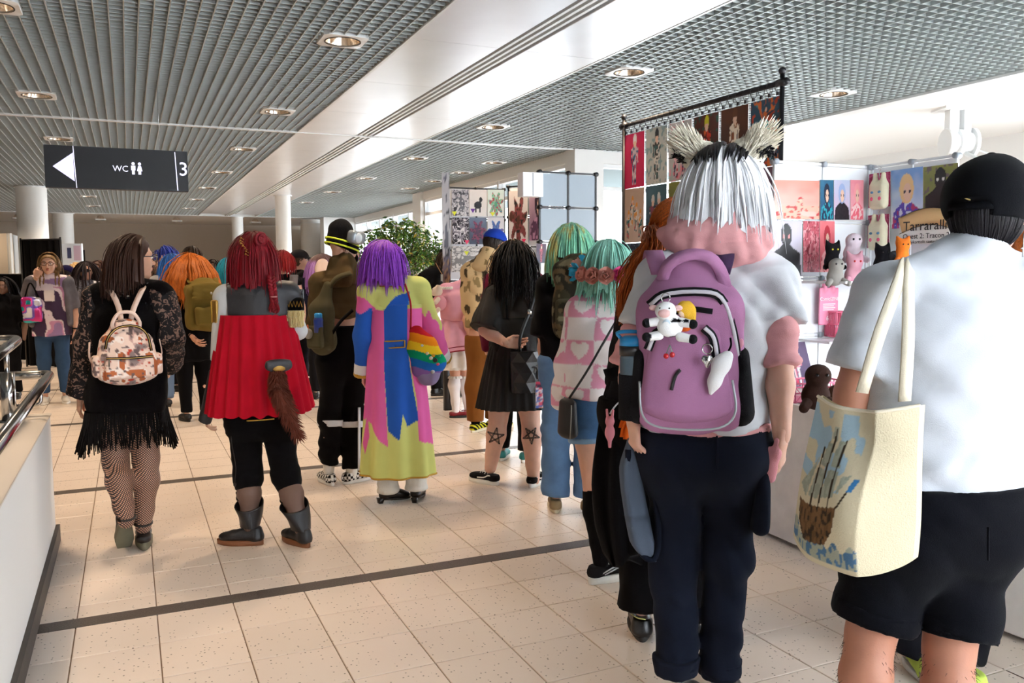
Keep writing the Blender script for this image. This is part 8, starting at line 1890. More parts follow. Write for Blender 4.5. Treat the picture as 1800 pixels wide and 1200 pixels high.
def screen(name, label, x, y, z, dx, dz, nx, nz, d, pm, bm, km, low=None, kr=.018):
 """clip-together display screen: every panel, bar and connector its own part; d = unit direction along"""
 d = unit(list(d) + [0]); n = np.array([d[1], -d[0], 0]); O = np.array([x, y, z], float); t = thing(name, label, 'display screen', O + d * dx * nx / 2 - [0, 0, dz * nz]); R = np.column_stack([d, -n, [0, 0, 1]])
 for i in range(nx):
  for j in range(nz): link('panel', MB().box((.012, -.004, .012), (dx - .012, .004, dz - .012), R, O + d * dx * i - [0, 0, dz * (j + 1)]), pm if low is None or j < low[0] else low[1], t, smooth=False)
 for i in range(nx + 1): link('frame_bar', MB().box((-.008, -.009, 0), (.008, .009, dz * nz), R, O + d * dx * i - [0, 0, dz * nz]), bm, t, smooth=False)
 for j in range(nz + 1): link('frame_bar', MB().box((0, -.008, -.008), (dx * nx, .008, .008), R, O - [0, 0, dz * j]), bm, t, smooth=False)
 for i in range(nx + 1):
  for j in range(nz + 1): c = O + d * dx * i - [0, 0, dz * j]; link('connector', MB().tube([c - n * .022, c + n * .022], kr, 14), km, t)
 return t
# --- tables
def table(label, x0, x1, y0, y1, z=.75, clothed=True, clear=.02):
 t = thing('table', label, 'table', ((x0 + x1) / 2, (y0 + y1) / 2, 0)); link('tabletop', MB().box((x0, y0, z - .03), (x1, y1, z)), mat('table_white', '#e9e7e3', .5), t, smooth=False)
 for x in (x0 + .07, x1 - .07):
  for y in (y0 + .08, y1 - .08): link('leg', MB().tube([(x, y, 0), (x, y, z - .03)], .016, 10), m_chrome, t)
 if clothed:
  n = 60; m_ = 12; rings = []
  for i in range(m_):
   v = i / (m_ - 1); zz = z + .004 - (z - clear) * v; e = .008 + .010 * v; per = []
   for (ax_, ay_), (bx_, by_) in (((x0, y0), (x0, y1)), ((x0, y1), (x1, y1)), ((x1, y1), (x1, y0)), ((x1, y0), (x0, y0))):
    for k in range(n // 2):
     q = k / (n // 2); X = ax_ + (bx_ - ax_) * q; Y = ay_ + (by_ - ay_) * q; f = e + .012 * v * math.sin(q * 19) * min(q, 1 - q) * 4; nx_, ny_ = unit([by_ - ay_, -(bx_ - ax_)]) * -1; per.append((X + nx_ * f, Y + ny_ * f, zz))
   rings.append(per)
  R = np.array(rings); mb = MB().loft(R[::-1], cap=False); mb.add(R[0], [list(range(len(R[0])))]); c = link('tablecloth', mb, cloth('white_tablecloth', '#f4efec'), base=((x0 + x1) / 2, (y0 + y1) / 2, z)); tag(c, 'white floor-length cloth over ' + label.split(' table')[0] + ' table', 'tablecloth')
 return t
table('front stall table with pink goods', 3.14, 3.85, .9, 3.93); table('bare folding table under the poster rack', 3.05, 3.38, 4.35, 5.75, clothed=False); table('bare folding table under the grey screen', 3.2, 3.85, 6.2, 7.5, clothed=False); table('folding table below the ink prints', 3.45, 4.3, 8.55, 9.3, clothed=False)
# --- left stall: ink prints
ZA = at_Y(790, 331, 8.5)[2]; xa, xb = at_Y(789, 400, 8.5)[0], at_Y(887, 400, 8.5)[0]; zA = ZA + .01
screen('display_screen', 'black-clipped white screen covered with ink prints beside the ficus', xa, 8.52, zA, (xb - xa) / 2, .33, 2, 5, (1, 0), m_white_panel, m_bar, m_bar)
GI = 'ink prints on the left stall screens'
def on_y(Y, b, kind, seed, bg, fg, label, group, tg=None, nm='art_print'): x0, y0, x1, y1 = b; return printed(nm, label, 'print', at_Y(x0, y1, Y), at_Y(x1, y1, Y), at_Y(x0, y0, Y), art(seed, kind, bg, fg), group, tag_=tg)
Y_, G_, P_k, V_ = '#e6e82a', '#6a3a9a', '#f03a6a', '#7a3ab0'
for a in (((794, 333, 824, 380), 'ink', 1, ('#d9d6d8', '#b9b4ba'), ('#3a3a42', '#6a6a72'), 'grey ink drawing with yellow flag, top left on the ink screen', (Y_, .15, .18)), ((825, 333, 855, 380), 'beast', 2, ('#ece8e4', '#e2dcda'), ('#1c1c22',), 'black hoofed beast on white with purple flag', (G_, .2, .28)), ((857, 333, 886, 380), 'wings', 3, ('#eef0ea', '#cfe2d8'), ('#4a9a72', '#8ac0a0', '#b03a3a', '#2f7a8a'), 'green leafy print with yellow flag', (Y_, .3, .15)), ((795, 382, 824, 429), 'ink', 4, ('#1c1820', '#2a2230'), ('#e9e4e4', '#8a828a'), 'black print with white swirls and pink flag', (P_k, .88, .15)), ((825, 382, 855, 429), 'wings', 5, ('#3a4258', '#6a7890'), ('#4a2a4a', '#8a3a5a', '#2a2438'), 'dusky blue print with dark red wings', None), ((857, 382, 886, 429), 'wings', 6, ('#ebe9ea', '#e1dfe4'), ('#27408a', '#3a6ab0', '#5a3a8a'), 'white print with blue winged shape', None), ((794, 432, 855, 478), 'ink', 7, ('#eceae8', '#dfdcd8'), ('#8a8a8a',), 'wide pale line print under the black swirls', (Y_, .42, .8))): on_y(8.49, a[0], *a[1:5], a[5], GI, a[6])
d2 = unit(at_Y(945, 335, 8.15)[:2] - np.array([xb, 8.5])); L2 = np.linalg.norm(at_Y(945, 335, 8.15)[:2] - np.array([xb, 8.5])); screen('display_screen', 'narrow angled white screen with rose prints left of the grey screen', xb + .05, 8.5, zA + .03, L2 / 2, .33, 2, 5, d2, m_white_panel, m_bar, m_bar)
def on_s(O, d, u0, u1, z0, z1, seed, kind, bg, fg, label, group, cat='art_print', tg=None, off=.028, gap=.0):
 d = np.array([d[0], d[1], 0.]); n = np.array([d[1], -d[0], 0]); O = np.array(O, float); q = lambda u, z: np.array([O[0], O[1], 0]) + d * u + n * off + [0, 0, z]
 return printed(cat, label, 'print', q(u0, z0), q(u1, z0), q(u0, z1), art(seed, kind, bg, fg), group, tag_=tg)
O2 = (xb + .05, 8.5)
for i, (k, bg, fg, lb, dz) in enumerate((('wings', ('#e9e4e2', '#dcd4d2'), ('#5a3a30', '#8a4a4a', '#2a2a2a'), 'brown feathered print on the angled screen', .0), ('bust', ('#8a6a80', '#c0a0b0'), ('#5a3a52', '#b88aa4', '#3a2a3a'), 'mauve portrait print on the angled screen', .04))): on_s(O2, d2, .02 + i * .26, .26 + i * .26, zA - .60 + dz, zA - .02 + dz, 11 + i, k, bg, fg, lb, GI, tg=(P_k, .8, .1))
for j, (bg, fg, lb) in enumerate((('#efe9ea', '#c03a52'), ('#e2e4ee', '#3a4a80')) and ((('#efe9ea', '#e2d8da'), ('#c03a52', '#2a1a20'), 'small crimson ink print at the screen end'), (('#e6e8f0', '#cfd4e4'), ('#3a4a80', '#7a8ab8'), 'small blue ink print at the screen end'))): on_s(O2, d2, .54, .70, zA - .36 - j * .34, zA - .08 - j * .34, 14 + j, 'ink', bg, fg, lb, GI)
S_ = at_Y(783, 303, 8.3); sc = thing('narrow_banner', 'tall narrow banner of monochrome comic strips at the ink screen edge', 'banner', (S_[0], 8.3, .75)); w0 = .085
Gp = art(21, 'ink', ('#d8d4d4', '#a8a4a8'), ('#2a2a32', '#5a5a66'), 8, 60); Gp[:30] = art(22, 'ink', ('#b08a5a', '#6a6a80'), ('#3a3438', '#c9a878'), 8, 30); zz = np.linspace(.75, S_[2], 60); link('strip', MB().grid(np.array([[(S_[0] + x, 8.3 + .02 * x, z) for x in np.linspace(-w0 / 2, w0 / 2, 8)] for z in zz]), Gp), m_paper, sc); link('banner_pole', MB().tube([(S_[0], 8.315, .75), (S_[0], 8.315, S_[2])], .01, 8), m_bar, sc); link('table_clamp', MB().box((S_[0] - .04, 8.29, .0), (S_[0] + .04, 8.34, .78)), m_bar, sc)
# --- grey screen on the middle table
q0 = at_Y(948, 302, 7.2); q3 = at_Y(914, 436, 7.2); screen('display_screen', 'low white screen of small prints left of the grey screen', q3[0] - .03, 7.23, q3[2], .135, (q3[2] - .75) / 2, 2, 2, (1, 0), m_white_panel, _mats.get('white_frame_bar') or mat('white_frame_bar', '#dfe2e6', .35), m_knob, kr=.010)
screen('display_screen', 'grey panelled screen with black connectors above the green bob', q0[0], 7.2, q0[2], .305, (q0[2] - .75) / 5, 2, 5, (1, 0), m_grey_panel, m_bar, m_bar, low=(2, m_white_panel), kr=.022)
for i, (b, k, bg, fg, lb) in enumerate((((918, 440, 938, 478), 'ink', ('#e9e6e2', '#dedad6'), ('#8a8a92',), 'pale sketch print below the grey screen'), ((943, 428, 960, 462), 'figure', ('#2a3048', '#4a2a40'), ('#7a2a3a', '#a04a5a'), 'dark blue figure print below the grey screen'))): on_y(7.17, b, k, 31 + i, bg, fg, lb, 'small prints below the grey screen')
bx = at_Y(935, 320, 7.1); t_ = thing('white_box', 'plain white carton fixed at the top corner of the grey screen', 'box', bx); link('carton', MB().box((bx[0] - .09, 7.10, bx[2] - .13), (q0[0] - .009, 7.22, bx[2] + .09)), m_white_panel, t_, smooth=False); link('lid_flap', MB().box((bx[0] + .01, 7.095, bx[2] - .125), (bx[0] + .014, 7.10, bx[2] + .085)), m_knob, t_, smooth=False)
# --- poster rack
RA, RB = at_z(1097, 222, 2.6), at_z(1375, 145, 2.6); rd = unit((RB - RA) * [1, 1, 0]); RL = np.linalg.norm((RB - RA)[:2]); rn = np.array([rd[1], -rd[0], 0]); rk = thing('poster_rack', 'tall black pipe rack hung with two rows of colourful posters', 'rack', ((RA + RB) / 2) * [1, 1, 0])
link('crossbar', MB().tube([RA - rd * .05, RB + rd * .05], .017, 12), m_bar, rk)
for Pq in (RA, RB): link('upright', MB().tube([Pq * [1, 1, 0], Pq + [0, 0, .06]], .015, 12).ball(Pq + [0, 0, .07], .024, 10, 8), m_bar, rk); link('foot', MB().box((-.2, -.03, 0), (.2, .03, .02), np.column_stack([rn, rd, [0, 0, 1]]), Pq * [1, 1, 0]), m_bar, rk); link('joint_clamp', MB().tube([Pq - rd * .035, Pq + rd * .035], .026, 12), m_bar, rk)
for i in range(24): c = RA + rd * RL * (i + .5) / 24; link('ring', MB().tube([c + rn * .026 * math.cos(t) + np.array([0, 0, -.018 + .034 * math.sin(t)]) for t in np.linspace(0, 6.283, 12)], .0022, 5), m_bar, rk); link('clip', MB().box((-.009, -.006, -.071), (.009, .006, -.048), np.column_stack([rd, rn, [0, 0, 1]]), c), m_bar, rk, smooth=False)
R18 = [('figure', ('#d0124a', '#d8205a'), ('#2a2a38', '#4a6a90', '#c9b8c0', '#e8e0e0'), 'crimson poster with slim armoured figure'), ('figure', ('#cfcac0', '#8aa0a0', '#b8beb4'), ('#2f5a5a', '#3a3a34', '#dcd2c4', '#1a1a1e'), 'grey-green poster with dark-haired figure'), ('pair', ('#b8b8b0', '#e89aa0', '#d8d0cc'), ('#d8283a', '#f0b8c0', '#3a2a4a', '#c81f2a'), 'pale poster with two red-haired figures'), ('figure', ('#4a2a20', '#2a5a48', '#5a2a1c'), ('#d83a20', '#5a1a1a', '#e86a2a', '#d8d02a'), 'brown and green poster with glowing red figure'), ('figure', ('#38180c', '#5a2c14'), ('#e8c8a0', '#8a4a1a', '#f2e2cc', '#6a3a1a'), 'dark brown poster with lit wide-hatted figure'), ('burst', ('#1f5a68', '#c0401f', '#2a4a60'), ('#4a9aa0', '#d86a2a', '#243a50'), 'teal poster with bursting light and figure'),
  ('group', ('#d8bca8', '#c8a890'), ('#b83a3a', '#2a6a6a', '#e8dcd0', '#e89a3a'), 'beige poster with a heap of small figures'), ('pair', ('#2a4450', '#4a6a74'), ('#6a1f2a', '#8a3a48', '#1f2a38', '#d8d0c8'), 'slate poster with pair in long red coats'), ('figure', ('#5a5a20', '#8a8a3a'), ('#3a3a18', '#c8c070'), 'olive poster half hidden by the ginger hair'), ('group', ('#3a3430', '#5a4a3a'), ('#8a5a3a', '#c8a880'), 'dark poster behind the white wig, second row'), ('room', ('#5a3a4a', '#3a3a5a'), ('#8a5a3a', '#c8a070'), 'dusky interior poster behind the white wig'), ('group', ('#3a3a6a', '#8a6a7a'), ('#a85a4a', '#e8d0c0', '#4a4a80'), 'violet street poster by the right-hand pole'),
  ('ink', ('#1f2a3a', '#2a3444'), ('#6a8aa0',), 'deep blue poster above the flower crown'), ('group', ('#3a2a2a', '#4a3a3a'), ('#8a4a4a',), 'dark poster, lowest row second from the far pole'), ('figure', ('#4a3a3a', '#6a4a3a'), ('#c08a5a',), 'lowest row poster third from the far pole'), ('room', ('#6a4a3a', '#8a6a4a'), ('#c8a070',), 'lowest row poster fourth from the far pole'), ('group', ('#c8a070', '#a87a4a'), ('#7a4a2a', '#e0c898'), 'amber poster below the white wig ear'), ('ink', ('#c88a4a', '#b87a3a'), ('#7a4420',), 'orange-brown poster lowest beside the near pole')]
for i, (k, bg, fg, lb) in enumerate(R18):
 c_, r_ = i % 6, i // 6; u0 = RL * (c_ + .05) / 6; u1 = RL * (c_ + .965) / 6; z1 = 2.525 - .426 * r_; q = lambda u, z: RA * [1, 1, 0] + rd * u + rn * .0 + np.array([0, 0, z]); printed('poster', lb + ', on the black rack', 'poster', q(u0, z1 - .42), q(u1, z1 - .42), q(u0, z1), art(40 + i, k, bg, fg, 46, 64), 'posters on the black rack')
# --- right stall: white screens with prints and plush
w1 = screen('display_screen', 'white panelled screen at back of the pink stall, facing the aisle queue', 3.55, 4.0, 2.10, .38, .35, 2, 4, (1, 0), m_white_panel, mat('white_frame_bar', '#dfe2e6', .35), m_knob)
w2 = screen('display_screen', 'white panelled screen along the window side of pink stall', 4.34, 3.99, 2.10, .30, .35, 2, 4, (0, -1), m_white_panel, _mats['white_frame_bar'], m_knob)
GS = 'prints on the pink stall screens'
def w1p(b, *a): return on_y(3.972, b, *a, GS)
for a in (((1361, 316, 1440, 385), 'room', 61, ('#f2c0b4', '#e88a7a'), ('#e05a4a', '#f0b09a', '#c03a3a'), 'wide coral interior print on the white screen'), ((1442, 316, 1465, 386), 'bust', 62, ('#1f4a70', '#2a6a8a'), ('#2aa0b0', '#1a2a4a', '#14203a'), 'narrow navy and turquoise print'), ((1466, 316, 1494, 386), 'bust', 63, ('#d8b8cc', '#b8c0d8'), ('#1e1a22', '#2a2228', '#98a8d0'), 'print of pale blue hair and black turtleneck'), ((1495, 316, 1518, 386), 'bust', 64, ('#f0b0b8', '#e88a98'), ('#e86a7a', '#f2c8c8', '#f09aa0'), 'narrow salmon pink portrait print'), ((1354, 387, 1410, 486), 'shade', 65, ('#d8d0dc', '#c8c0d0'), ('#17151a', '#f08a8a'), 'grey print of a black silhouette with glowing eyes'), ((1412, 388, 1440, 478), 'ink', 66, ('#d86a7a', '#c04a5a'), ('#8a1f30', '#e89aa0'), 'crimson scribble print on the white screen'), ((1441, 388, 1467, 478), 'bust', 67, ('#d84a5a', '#e87a80'), ('#c03a4a', '#f0a8a8', '#b82a3a'), 'red portrait print beside the crimson scribble'), ((1376, 488, 1404, 582), 'ink', 68, ('#f4dfe6', '#eed0da'), ('#e8b8c4',), 'tall pale pink print under the silhouette')): w1p(*a)
def w2p(b, kind, seed, bg, fg, label): x0, y0, x1, y1 = b; a, b_, c = at_X(x0, y1, 4.312), at_X(x1, y1 + (x0 - x1) * -.0, 4.312), at_X(x0, y0, 4.312); b_[2] = a[2]; return printed('art_print', label, 'print', a, b_, c, art(seed, kind, bg, fg, 44, 60), GS)
w2p((1522, 307, 1565, 366), 'ink', 71, ('#c03a6a', '#b02a5a'), ('#d85a88',), 'magenta card behind upper cream bunny'); w2p((1522, 379, 1563, 436), 'ink', 72, ('#c84a78', '#b83a68'), ('#d87a98',), 'magenta card behind lower cream bunny')
w2p((1566, 300, 1622, 402), 'bust', 73, ('#e8eaf0', '#7aa0d8'), ('#d8dcec', '#5a4ab0', '#b03a6a', '#e8c08a'), 'blue sky print of fair-haired head'); w2p((1623, 294, 1684, 382), 'shade', 74, ('#5a6a3a', '#6a5a5a', '#8a8a4a'), ('#1c1a1e', '#e8e4e0'), 'olive garden print of black hooded shape')
# bunny bags hanging on the cards
cb = cloth('cream_bunny_plush', '#e9e2c4', bump=.6)
for (px, py, lb) in ((1545, 338, 'upper cream bunny pouch with round ears hanging on magenta card'), (1543, 410, 'lower cream bunny pouch with pointed ears hanging on magenta card')):
 c = at_X(px, py, 4.27); t = thing('bunny_pouch', lb, 'pouch', c, 'cream bunny pouches on the white screen'); w2v = np.array([0, -1., 0]); X = lambda y, z, x=0: c + w2v * y + [x, 0, z]
 link('plush_body', sdf_mb([p_box(X(0, -.02), (.03, .065, .085), None, .03), p_rc(X(-.03, .05), X(-.032, .11), .018, .014), p_rc(X(.03, .05), X(.032, .11), .018, .014)], h=.008), cb, t); [(link('eye', MB().ball(X(g * .028, .0, -.03), (.006, .012, .008), 8, 6), mat('bunny_blue', '#5a8ab0', .4), t), link('cheek', MB().ball(X(g * .03, -.04, -.028), (.006, .013, .013), 8, 6), mat('bunny_pink', '#e85a80', .5), t)) for g in (-1, 1)]; link('hook', MB().tube(smooth_line([X(0, .09), X(.0, .13), X(.012, .15), X(-.01, .16)], 10), .003, 6), m_chrome, t)
# lettered banner sheet
a, b = at_X(1580, 430, 4.31), at_X(1668, 427, 4.31); ztop = at_X(1580, 381, 4.31)[2]; b = a + (b - a) * [1, 1.0, 0]; bn = thing('stall_sign', 'white paper sign with scroll and black title on the pink stall', 'sign', a); Lb = np.linalg.norm(b - a); rt = unit(b - a); U = np.array([0, 0, 1.]); nb = np.cross(rt, U); hh = ztop - a[2]
link('sheet', MB().box((0, 0, 0), (Lb, .004, hh), np.column_stack([rt, -nb, U]), a), mat('sign_paper', '#f0eeea', .5), bn, smooth=False)
sc_ = [a + rt * (x * Lb) + U * (hh * (.66 + .28 * math.sin(x * 2.6))) + nb * .002 for x in np.linspace(.02, 1, 14)]; link('scroll', MB().ribbon(sc_, .10, .002, nb), mat('scroll_tan', '#e8c088', .5), bn); link('scroll_outline', MB().tube([p + U * .05 + nb * .003 for p in sc_], .0018, 5).tube([p - U * .05 + nb * .003 for p in sc_], .0018, 5), m_bar, bn)
for tx, sz, zf in (('Tarraralli', .082, .62), ('Quest 2: Tracon 20', .043, .27), ('Keräilykorttelit saatavilla tää', .026, .07)): put_text('lettering', tx, sz, a + rt * .03 + U * hh * zf + nb * .004, rt, U, m_bar, bn, 'LEFT', .0005)
# shelf with soft toys
s2 = at_d(1575, 472, 4.85); t = thing('screen_shelf', 'short white ledge under the orange star toy', 'shelf', s2); link('board', MB().box((s2[0] - .16, s2[1] - .10, s2[2] - .012), (4.33, s2[1] + .10, s2[2])), m_white_panel, t, smooth=False)
sh = thing('screen_shelf', 'small white shelf of soft toys on the pink stall screen', 'shelf', (4.1, 3.85, 1.385)); link('board', MB().box((3.75, 3.62, 1.372), (4.32, 3.978, 1.386)), m_white_panel, sh, smooth=False)
def toy(px, py, d, s_, col, label, ears=True, group='soft toys on the white shelf', face='#1a1a1e', z=None):
 c = at_d(px, py, d) if z is None else at_z(px, py, z); t = thing('soft_toy', label, 'soft toy', c - [0, 0, .05 * s_], group); R = rotz(-math.radians(24)) ; q = lambda x, y, z: c + R @ (np.array([x, -y, z]) * s_); m = cloth('toy_' + col.strip('#'), col, bump=.6, noise=.15)
 link('plush_body', sdf_mb([p_ball(q(0, 0, -.015), np.array([.045, .035, .042]) * s_), p_ball(q(0, .015, .045), np.array([.040, .034, .034]) * s_)] + ([p_rc(q(g * .024, .01, .07), q(g * .034, .01, .098), .013 * s_, .007 * s_) for g in (-1, 1)] if ears else []), h=.007 * s_ + .002), m, t)
 for g in (-1, 1): link('limb', sdf_mb([p_rc(q(g * .03, .02, -.03), q(g * .05, .045, -.045), .015 * s_, .014 * s_)], h=.006), m, t)
 [link('eye', MB().ball(q(g * .014, .047, .05), .005 * s_, 8, 6), mat('toy_eye_' + face, face, .2), t) for g in (-1, 1)]
toy(1462, 455, 5.0, 1.1, '#1c1b1f', 'small black cat soft toy with yellow eyes on the white shelf', face='#e8d84a'); toy(1500, 478, 4.95, 1.25, '#e6a8b8', 'pink mouse soft toy with red cheeks on the white shelf', face='#d83a3a'); toy(1468, 482, 4.9, 1.2, '#9a9690', 'grey flop-eared soft toy lying on the white shelf', ears=False); toy(1498, 440, 5.05, 1.3, '#ead8e2', 'pale mushroom soft toy with purple bobbles above the pink mouse', ears=False); toy(1549, 460, 4.9, 1.1, '#17161a', 'black winged soft toy under the bunny pouches'); toy(1585, 445, 4.85, 1.0, '#e8782a', 'orange star-shaped soft toy above the man shoulder'); toy(1570, 462, 4.88, .9, '#3a3a3e', 'charcoal soft toy beside the orange star', ears=False)
toy(1434, 686, 0, 1.7, z=.86, col= '#3a2620', label='long dark brown soft toy slumped over the pink basket', ears=False, group='goods on the front stall table'); toy(1466, 700, 0, .9, z=.80, col= '#4a3428', label='little brown doll toy with topknot by man arm', ears=False, group='goods on the front stall table')
# pink price board and crates
c = at_Y(1456, 538, 3.95); pb = thing('price_board', 'pink bunny-eared price board lettered Comic/ZINE', 'sign', c - [0, 0, .1]); pm = mat('pink_board', '#e88aa8', .45); link('board', sdf_mb([p_box(c, (.080, .006, .115), None, .005), p_rc(c + [-.035, 0, .10], c + [-.035, 0, .15], .018, .014), p_rc(c + [.03, 0, .10], c + [.03, 0, .15], .018, .014)], h=.006, k=.01), pm, pb)
mw_ = mat('white_lettering', '#f6eef0', .5)
for tx, sz, dz in (('Comic/ZINE', .030, .045), ('6€', .042, -.075)): put_text('lettering', tx, sz, c + [0, -.009, dz], (1, 0, 0), (0, 0, 1), mw_, pb)
for k in range(4): link('text_line', MB().box((-.05, -.0075, .012 - .012 * k), (.05 - .012 * (k % 2), -.006, .016 - .012 * k), None, c), mw_, pb, smooth=False)
def crate(name, label, c, w, d, h, col, R=np.eye(3)):
 t = thing(name, label, 'crate', c, 'pink plastic crates on the stall'); m = mat('crate_' + col.strip('#'), col, .4); link('base', MB().box((-w, -d, 0), (w, d, .006), R, c), m, t, smooth=False)
 for (p0, p1) in (((-w, -d), (w, -d)), ((w, -d), (w, d)), ((w, d), (-w, d)), ((-w, d), (-w, -d))):
  p0, p1 = np.array([*p0, 0.]), np.array([*p1, 0.]); mb = MB(); n = 7
  for z in (.0, h * .5, h): mb.tube([c + R @ (p0 + [0, 0, z]), c + R @ (p1 + [0, 0, z])], .005, 6)
  for k in range(n + 1):
   q = p0 + (p1 - p0) * k / n; mb.tube([c + R @ q, c + R @ (q + [0, 0, h])], .0035, 5)
   if k < n: q2 = p0 + (p1 - p0) * (k + 1) / n; mb.tube([c + R @ q, c + R @ (q2 + [0, 0, h * .5])], .0025, 5)
  link('side_lattice', mb, m, t)
cz = at_z(1412, 702, .756); cz[0] = max(cz[0], 3.34); crate('basket', 'pink lattice basket on the front stall table', cz + [0, 0, 0], .16, .10, .10, '#e87a9a', rotz(-.15)); cz2 = at_Y(1470, 590, 3.93); crate('crate', 'small pink crate standing by the price board', cz2, .055, .04, .15, '#e86a88')
for z0, lb in ((1.03, 'short white shelf under the price board'),): t = thing('screen_shelf', lb, 'shelf', (4.05, 3.85, z0)); link('board', MB().box((3.74, 3.72, z0 - .012), (4.32, 3.978, z0)), m_white_panel, t, smooth=False)
a = at_d(1376, 690, 4.18); fr = printed('framed_print', 'purple framed print of pink-skirted figure on the stall table', 'print', at_z(1384, 682, .757), at_z(1434, 679, .757), at_z(1384, 682, .757) + [.02, .12, .26], art(81, 'figure', ('#5a4a68', '#6a5a78'), ('#e87a90', '#e8dcdc', '#d83a5a'), 26, 34), 'goods on the front stall table', .012)
g = np.random.default_rng(9)
for i, (px, py, col, lb) in enumerate(((1395, 716, '#1f1e22', 'black sticker sheet'), (1412, 712, '#e8703a', 'orange sticker sheet'), (1432, 708, '#d8a0a8', 'pale pink sticker sheet'), (1452, 716, '#e8a0b4', 'round pink sticker card'), (1400, 708, '#8a3a4a', 'wine red sticker sheet'))):
 c = at_z(px, py, .757); c[0] = max(c[0], 3.24); printed('sticker_sheet', lb + ' lying on the front stall table', 'print', c + [-.07, -.05, 0], c + [.07, -.05, 0], c + [-.07, .05, 0], art(90 + i, 'ink', (col, col), ('#e8d0c8', '#2a2428'), 10, 8), 'goods on the front stall table', .002)
# --- ficus
fc = at_d(706, 560, 11.0); fc[2] = 0; fp = thing('potted_ficus', 'tall leafy ficus in a pot before the windows', 'plant', fc); th = np.arange(24) * 2 * np.pi / 24
link('pot', MB().loft([[fc + [r * math.cos(t), r * math.sin(t), z] for t in th] for r, z in ((.17, 0), (.22, .36), (.23, .40), (.205, .40), (.20, .36))], cap=True), mat('pot_charcoal', '#4a4644', .6), fp)
g = np.random.default_rng(12); mb = MB()
for i in range(3): a0 = i * 2.1; mb.tube(smooth_line([fc + [.03 * math.cos(a0), .03 * math.sin(a0), .36], fc + [.05 * math.cos(a0), .05 * math.sin(a0), 1.0], fc + [.15 * math.cos(a0), .12 * math.sin(a0), 1.7], fc + [.22 * math.cos(a0), .2 * math.sin(a0), 2.1]], 10), [.022, .02, .018, .016, .014, .012, .01, .008, .006, .004], 7)
tips = []
for i in range(70):
 v = unit(g.normal(size=3)); v[2] = abs(v[2]) * .9 - .25; e = fc + [0, 0, 1.65] + v * np.array([.60, .55, .68]) * g.uniform(.75, 1.05); b0 = fc + [.05 * v[0], .05 * v[1], 1.15 + .4 * g.random()]; P = smooth_line([b0, (b0 + e) / 2 + [0, 0, .08], e, e + v * .06 - [0, 0, .08]], 9); mb.tube(P, np.linspace(.006, .0015, 9), 4, False); tips.append(P)
link('trunk', mb, mat('ficus_bark', '#6a5a48', .8, noise=.2), fp)
Vs = []; Cs = []; Fs = []; nL = 4200; gr = [lin(h) for h in ('#3f6a2a', '#5a8a34', '#7aa03a', '#a8b848', '#2f5424', '#c0a83a')]
for i in range(nL):
 P = tips[g.integers(70)]; b0 = P[g.integers(3, 9)] + g.normal(size=3) * .055; d = unit(g.normal(size=3) * [1, 1, .5] - [0, 0, .55]); L = g.uniform(.045, .085); sd = unit(np.cross(d, g.normal(size=3))); n_ = np.cross(d, sd); w = L * .22
 Vs += [b0, b0 + d * L * .45 + sd * w + n_ * .006, b0 + d * L, b0 + d * L * .45 - sd * w + n_ * .006]; Fs.append([4 * i, 4 * i + 1, 4 * i + 2, 4 * i + 3]); Cs += [gr[g.choice(6, p=[.3, .3, .17, .08, .1, .05])]] * 4
link('foliage', MB().add(Vs, np.array(Fs), np.array(Cs)), mat('ficus_leaf', '#ffffff', .4, attr=True, spec=.4), fp, smooth=False, kind='stuff')
# --- white pulley bracket under the soffit
pk = np.array([7.35, 5.74, ZC]); pl = thing('pulley_bracket', 'white steel bracket with a flanged drum below the soffit', 'bracket', pk); wm = mat('white_steel', '#e2e4e4', .4); ax = unit([.9, .43, 0]) * -1; ax = np.array([math.cos(-.4), math.sin(-.4), 0])
link('ceiling_plate', MB().box((-.2, -.14, -.02), (.2, .14, 0), rotz(-.4), pk), wm, pl, smooth=False); link('hanger_bar', MB().box((-.11, -.05, -.30), (-.02, .05, 0), rotz(-.4), pk).box((.03, -.05, -.30), (.10, .05, 0), rotz(-.4), pk), wm, pl, smooth=False)
dc = pk - [0, 0, .33]; dr = link('drum', MB().tube([dc + ax * x for x in (-.13, -.12, -.119, -.02, -.019, .02, .021, .12, .121, .15)], [.13, .14, .10, .10, .13, .13, .10, .10, .14, .14], 32), wm, pl, auto=35); link('axle', MB().tube([dc + ax * .15, dc + ax * .18], .04, 18).tube([dc + ax * .17, dc + ax * .20], .02, 12), wm, dr)
link('rod', MB().tube([dc + [.05, -.05, -.1], dc + [.25, -.9, -.65]], .022, 8), wm, pl); link('cable', MB().tube([dc + [.15, -.05, -.05], dc + [.7, -1.6, -.8]], .008, 6), wm, pl)
# --- left rear: black backdrop, partitions, boards
bd = thing('photo_backdrop', 'black photo backdrop cloth on a stand in front of the near column', 'backdrop', at_d(70, 620, 13.2) * [1, 1, 0]); A_, B_ = at_d(36, 423, 13.2), at_d(106, 425, 12.9); n = 40; z0 = A_[2]
link('cloth', MB().grid(np.array([[A_ * [1, 1, 0] + (B_ - A_) * [1, 1, 0] * q + np.array([.02 * math.sin(q * 40), .03 * math.sin(q * 33), z0 * (1 - t) + .02 * t]) for q in np.linspace(0, 1, n)] for t in (0, .3, .6, 1)])), cloth('backdrop_black', '#101013'), bd)
for Pq in (A_, B_): link('stand', MB().tube([Pq * [1, 1, 0], Pq * [1, 1, 0] + [0, 0, z0 + .04]], .014, 8), m_bar, bd)
link('crossbar', MB().tube([A_ * [1, 1, 0] + [0, 0, z0 + .01], B_ * [1, 1, 0] + [0, 0, z0 + .01]], .012, 8), m_bar, bd)
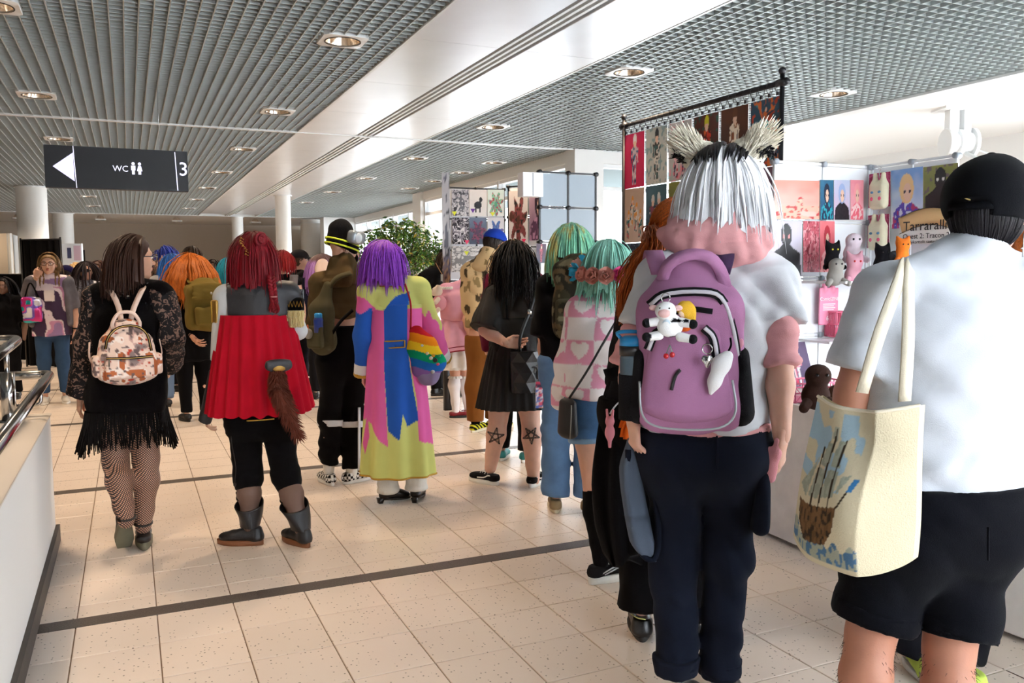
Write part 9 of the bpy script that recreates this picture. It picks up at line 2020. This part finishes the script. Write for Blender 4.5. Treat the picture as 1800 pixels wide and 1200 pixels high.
pt = thing('partition', 'grey partition wall unit at the far left with dark slot', 'partition', at_d(0, 600, 14.5) * [1, 1, 0]); q0, q1 = at_d(-40, 412, 14.5), at_d(17, 410, 14.5); link('board', MB().box((0, 0, 0), (np.linalg.norm((q1 - q0)[:2]), .08, q1[2]), np.column_stack([unit((q1 - q0) * [1, 1, 0]), np.cross([0, 0, 1.], unit((q1 - q0) * [1, 1, 0])), [0, 0, 1.]]), q0 * [1, 1, 0]), m_wallgrey, pt, smooth=False)
q2 = at_d(32, 415, 15.6); link('side_board', MB().tube([q1 * [1, 1, 0] + [0, 0, .0], q1 * [1, 1, 0] + [0, 0, q1[2]]], .03, 4).box((0, 0, 0), (np.linalg.norm((q2 - q1)[:2]), .05, q2[2]), np.column_stack([unit((q2 - q1) * [1, 1, 0]), np.cross([0, 0, 1.], unit((q2 - q1) * [1, 1, 0])), [0, 0, 1.]]), q1 * [1, 1, 0]), mat('pale_partition', '#c8cac8', .6), pt, smooth=False)
dp = thing('black_drapes', 'black drapes hanging low behind the handrail at far left', 'drapes', at_d(20, 600, 14.1) * [1, 1, 0]); link('cloth', MB().grid(np.array([[at_d(px, 470, 14.1) * [1, 1, 0] + np.array([0, .04 * math.sin(px * .9), z]) for px in np.linspace(-60, 118, 50)] for z in (1.45, .8, .02)])), cloth('backdrop_black', '#101013'), dp); link('rail', MB().tube([at_d(-60, 470, 14.1) * [1, 1, 0] + [0, 0, 1.46], at_d(118, 470, 14.1) * [1, 1, 0] + [0, 0, 1.46]], .014, 8).tube([at_d(118, 470, 14.1) * [1, 1, 0], at_d(118, 470, 14.1) * [1, 1, 0] + [0, 0, 1.46]], .014, 8).tube([at_d(-60, 470, 14.1) * [1, 1, 0], at_d(-60, 470, 14.1) * [1, 1, 0] + [0, 0, 1.46]], .014, 8), m_bar, dp)
wb = thing('notice_board', 'white notice board with small pictures near the second column', 'board', at_d(120, 600, 16) * [1, 1, 0]); q0, q1 = at_d(102, 428, 16), at_d(143, 428, 16); dW = unit((q1 - q0) * [1, 1, 0]); RW = np.column_stack([dW, np.cross([0, 0, 1.], dW), [0, 0, 1.]]); Lw = np.linalg.norm((q1 - q0)[:2])
link('board', MB().box((0, 0, .0), (Lw, .05, q0[2]), RW, q0 * [1, 1, 0]), m_white_panel, wb, smooth=False)
for x0_, x1_, za, zb_, col in ((.38, .55, .28, .08, '#3a3a60'), (.66, .96, .32, .04, '#d8b8c8'), (.4, .62, .55, .42, '#2a3a80')): link('pinned_picture', MB().box((Lw * x0_, -.006, q0[2] - za), (Lw * x1_, 0, q0[2] - zb_), RW, q0 * [1, 1, 0]), mat('pinned_' + col, col, .5), wb, smooth=False)
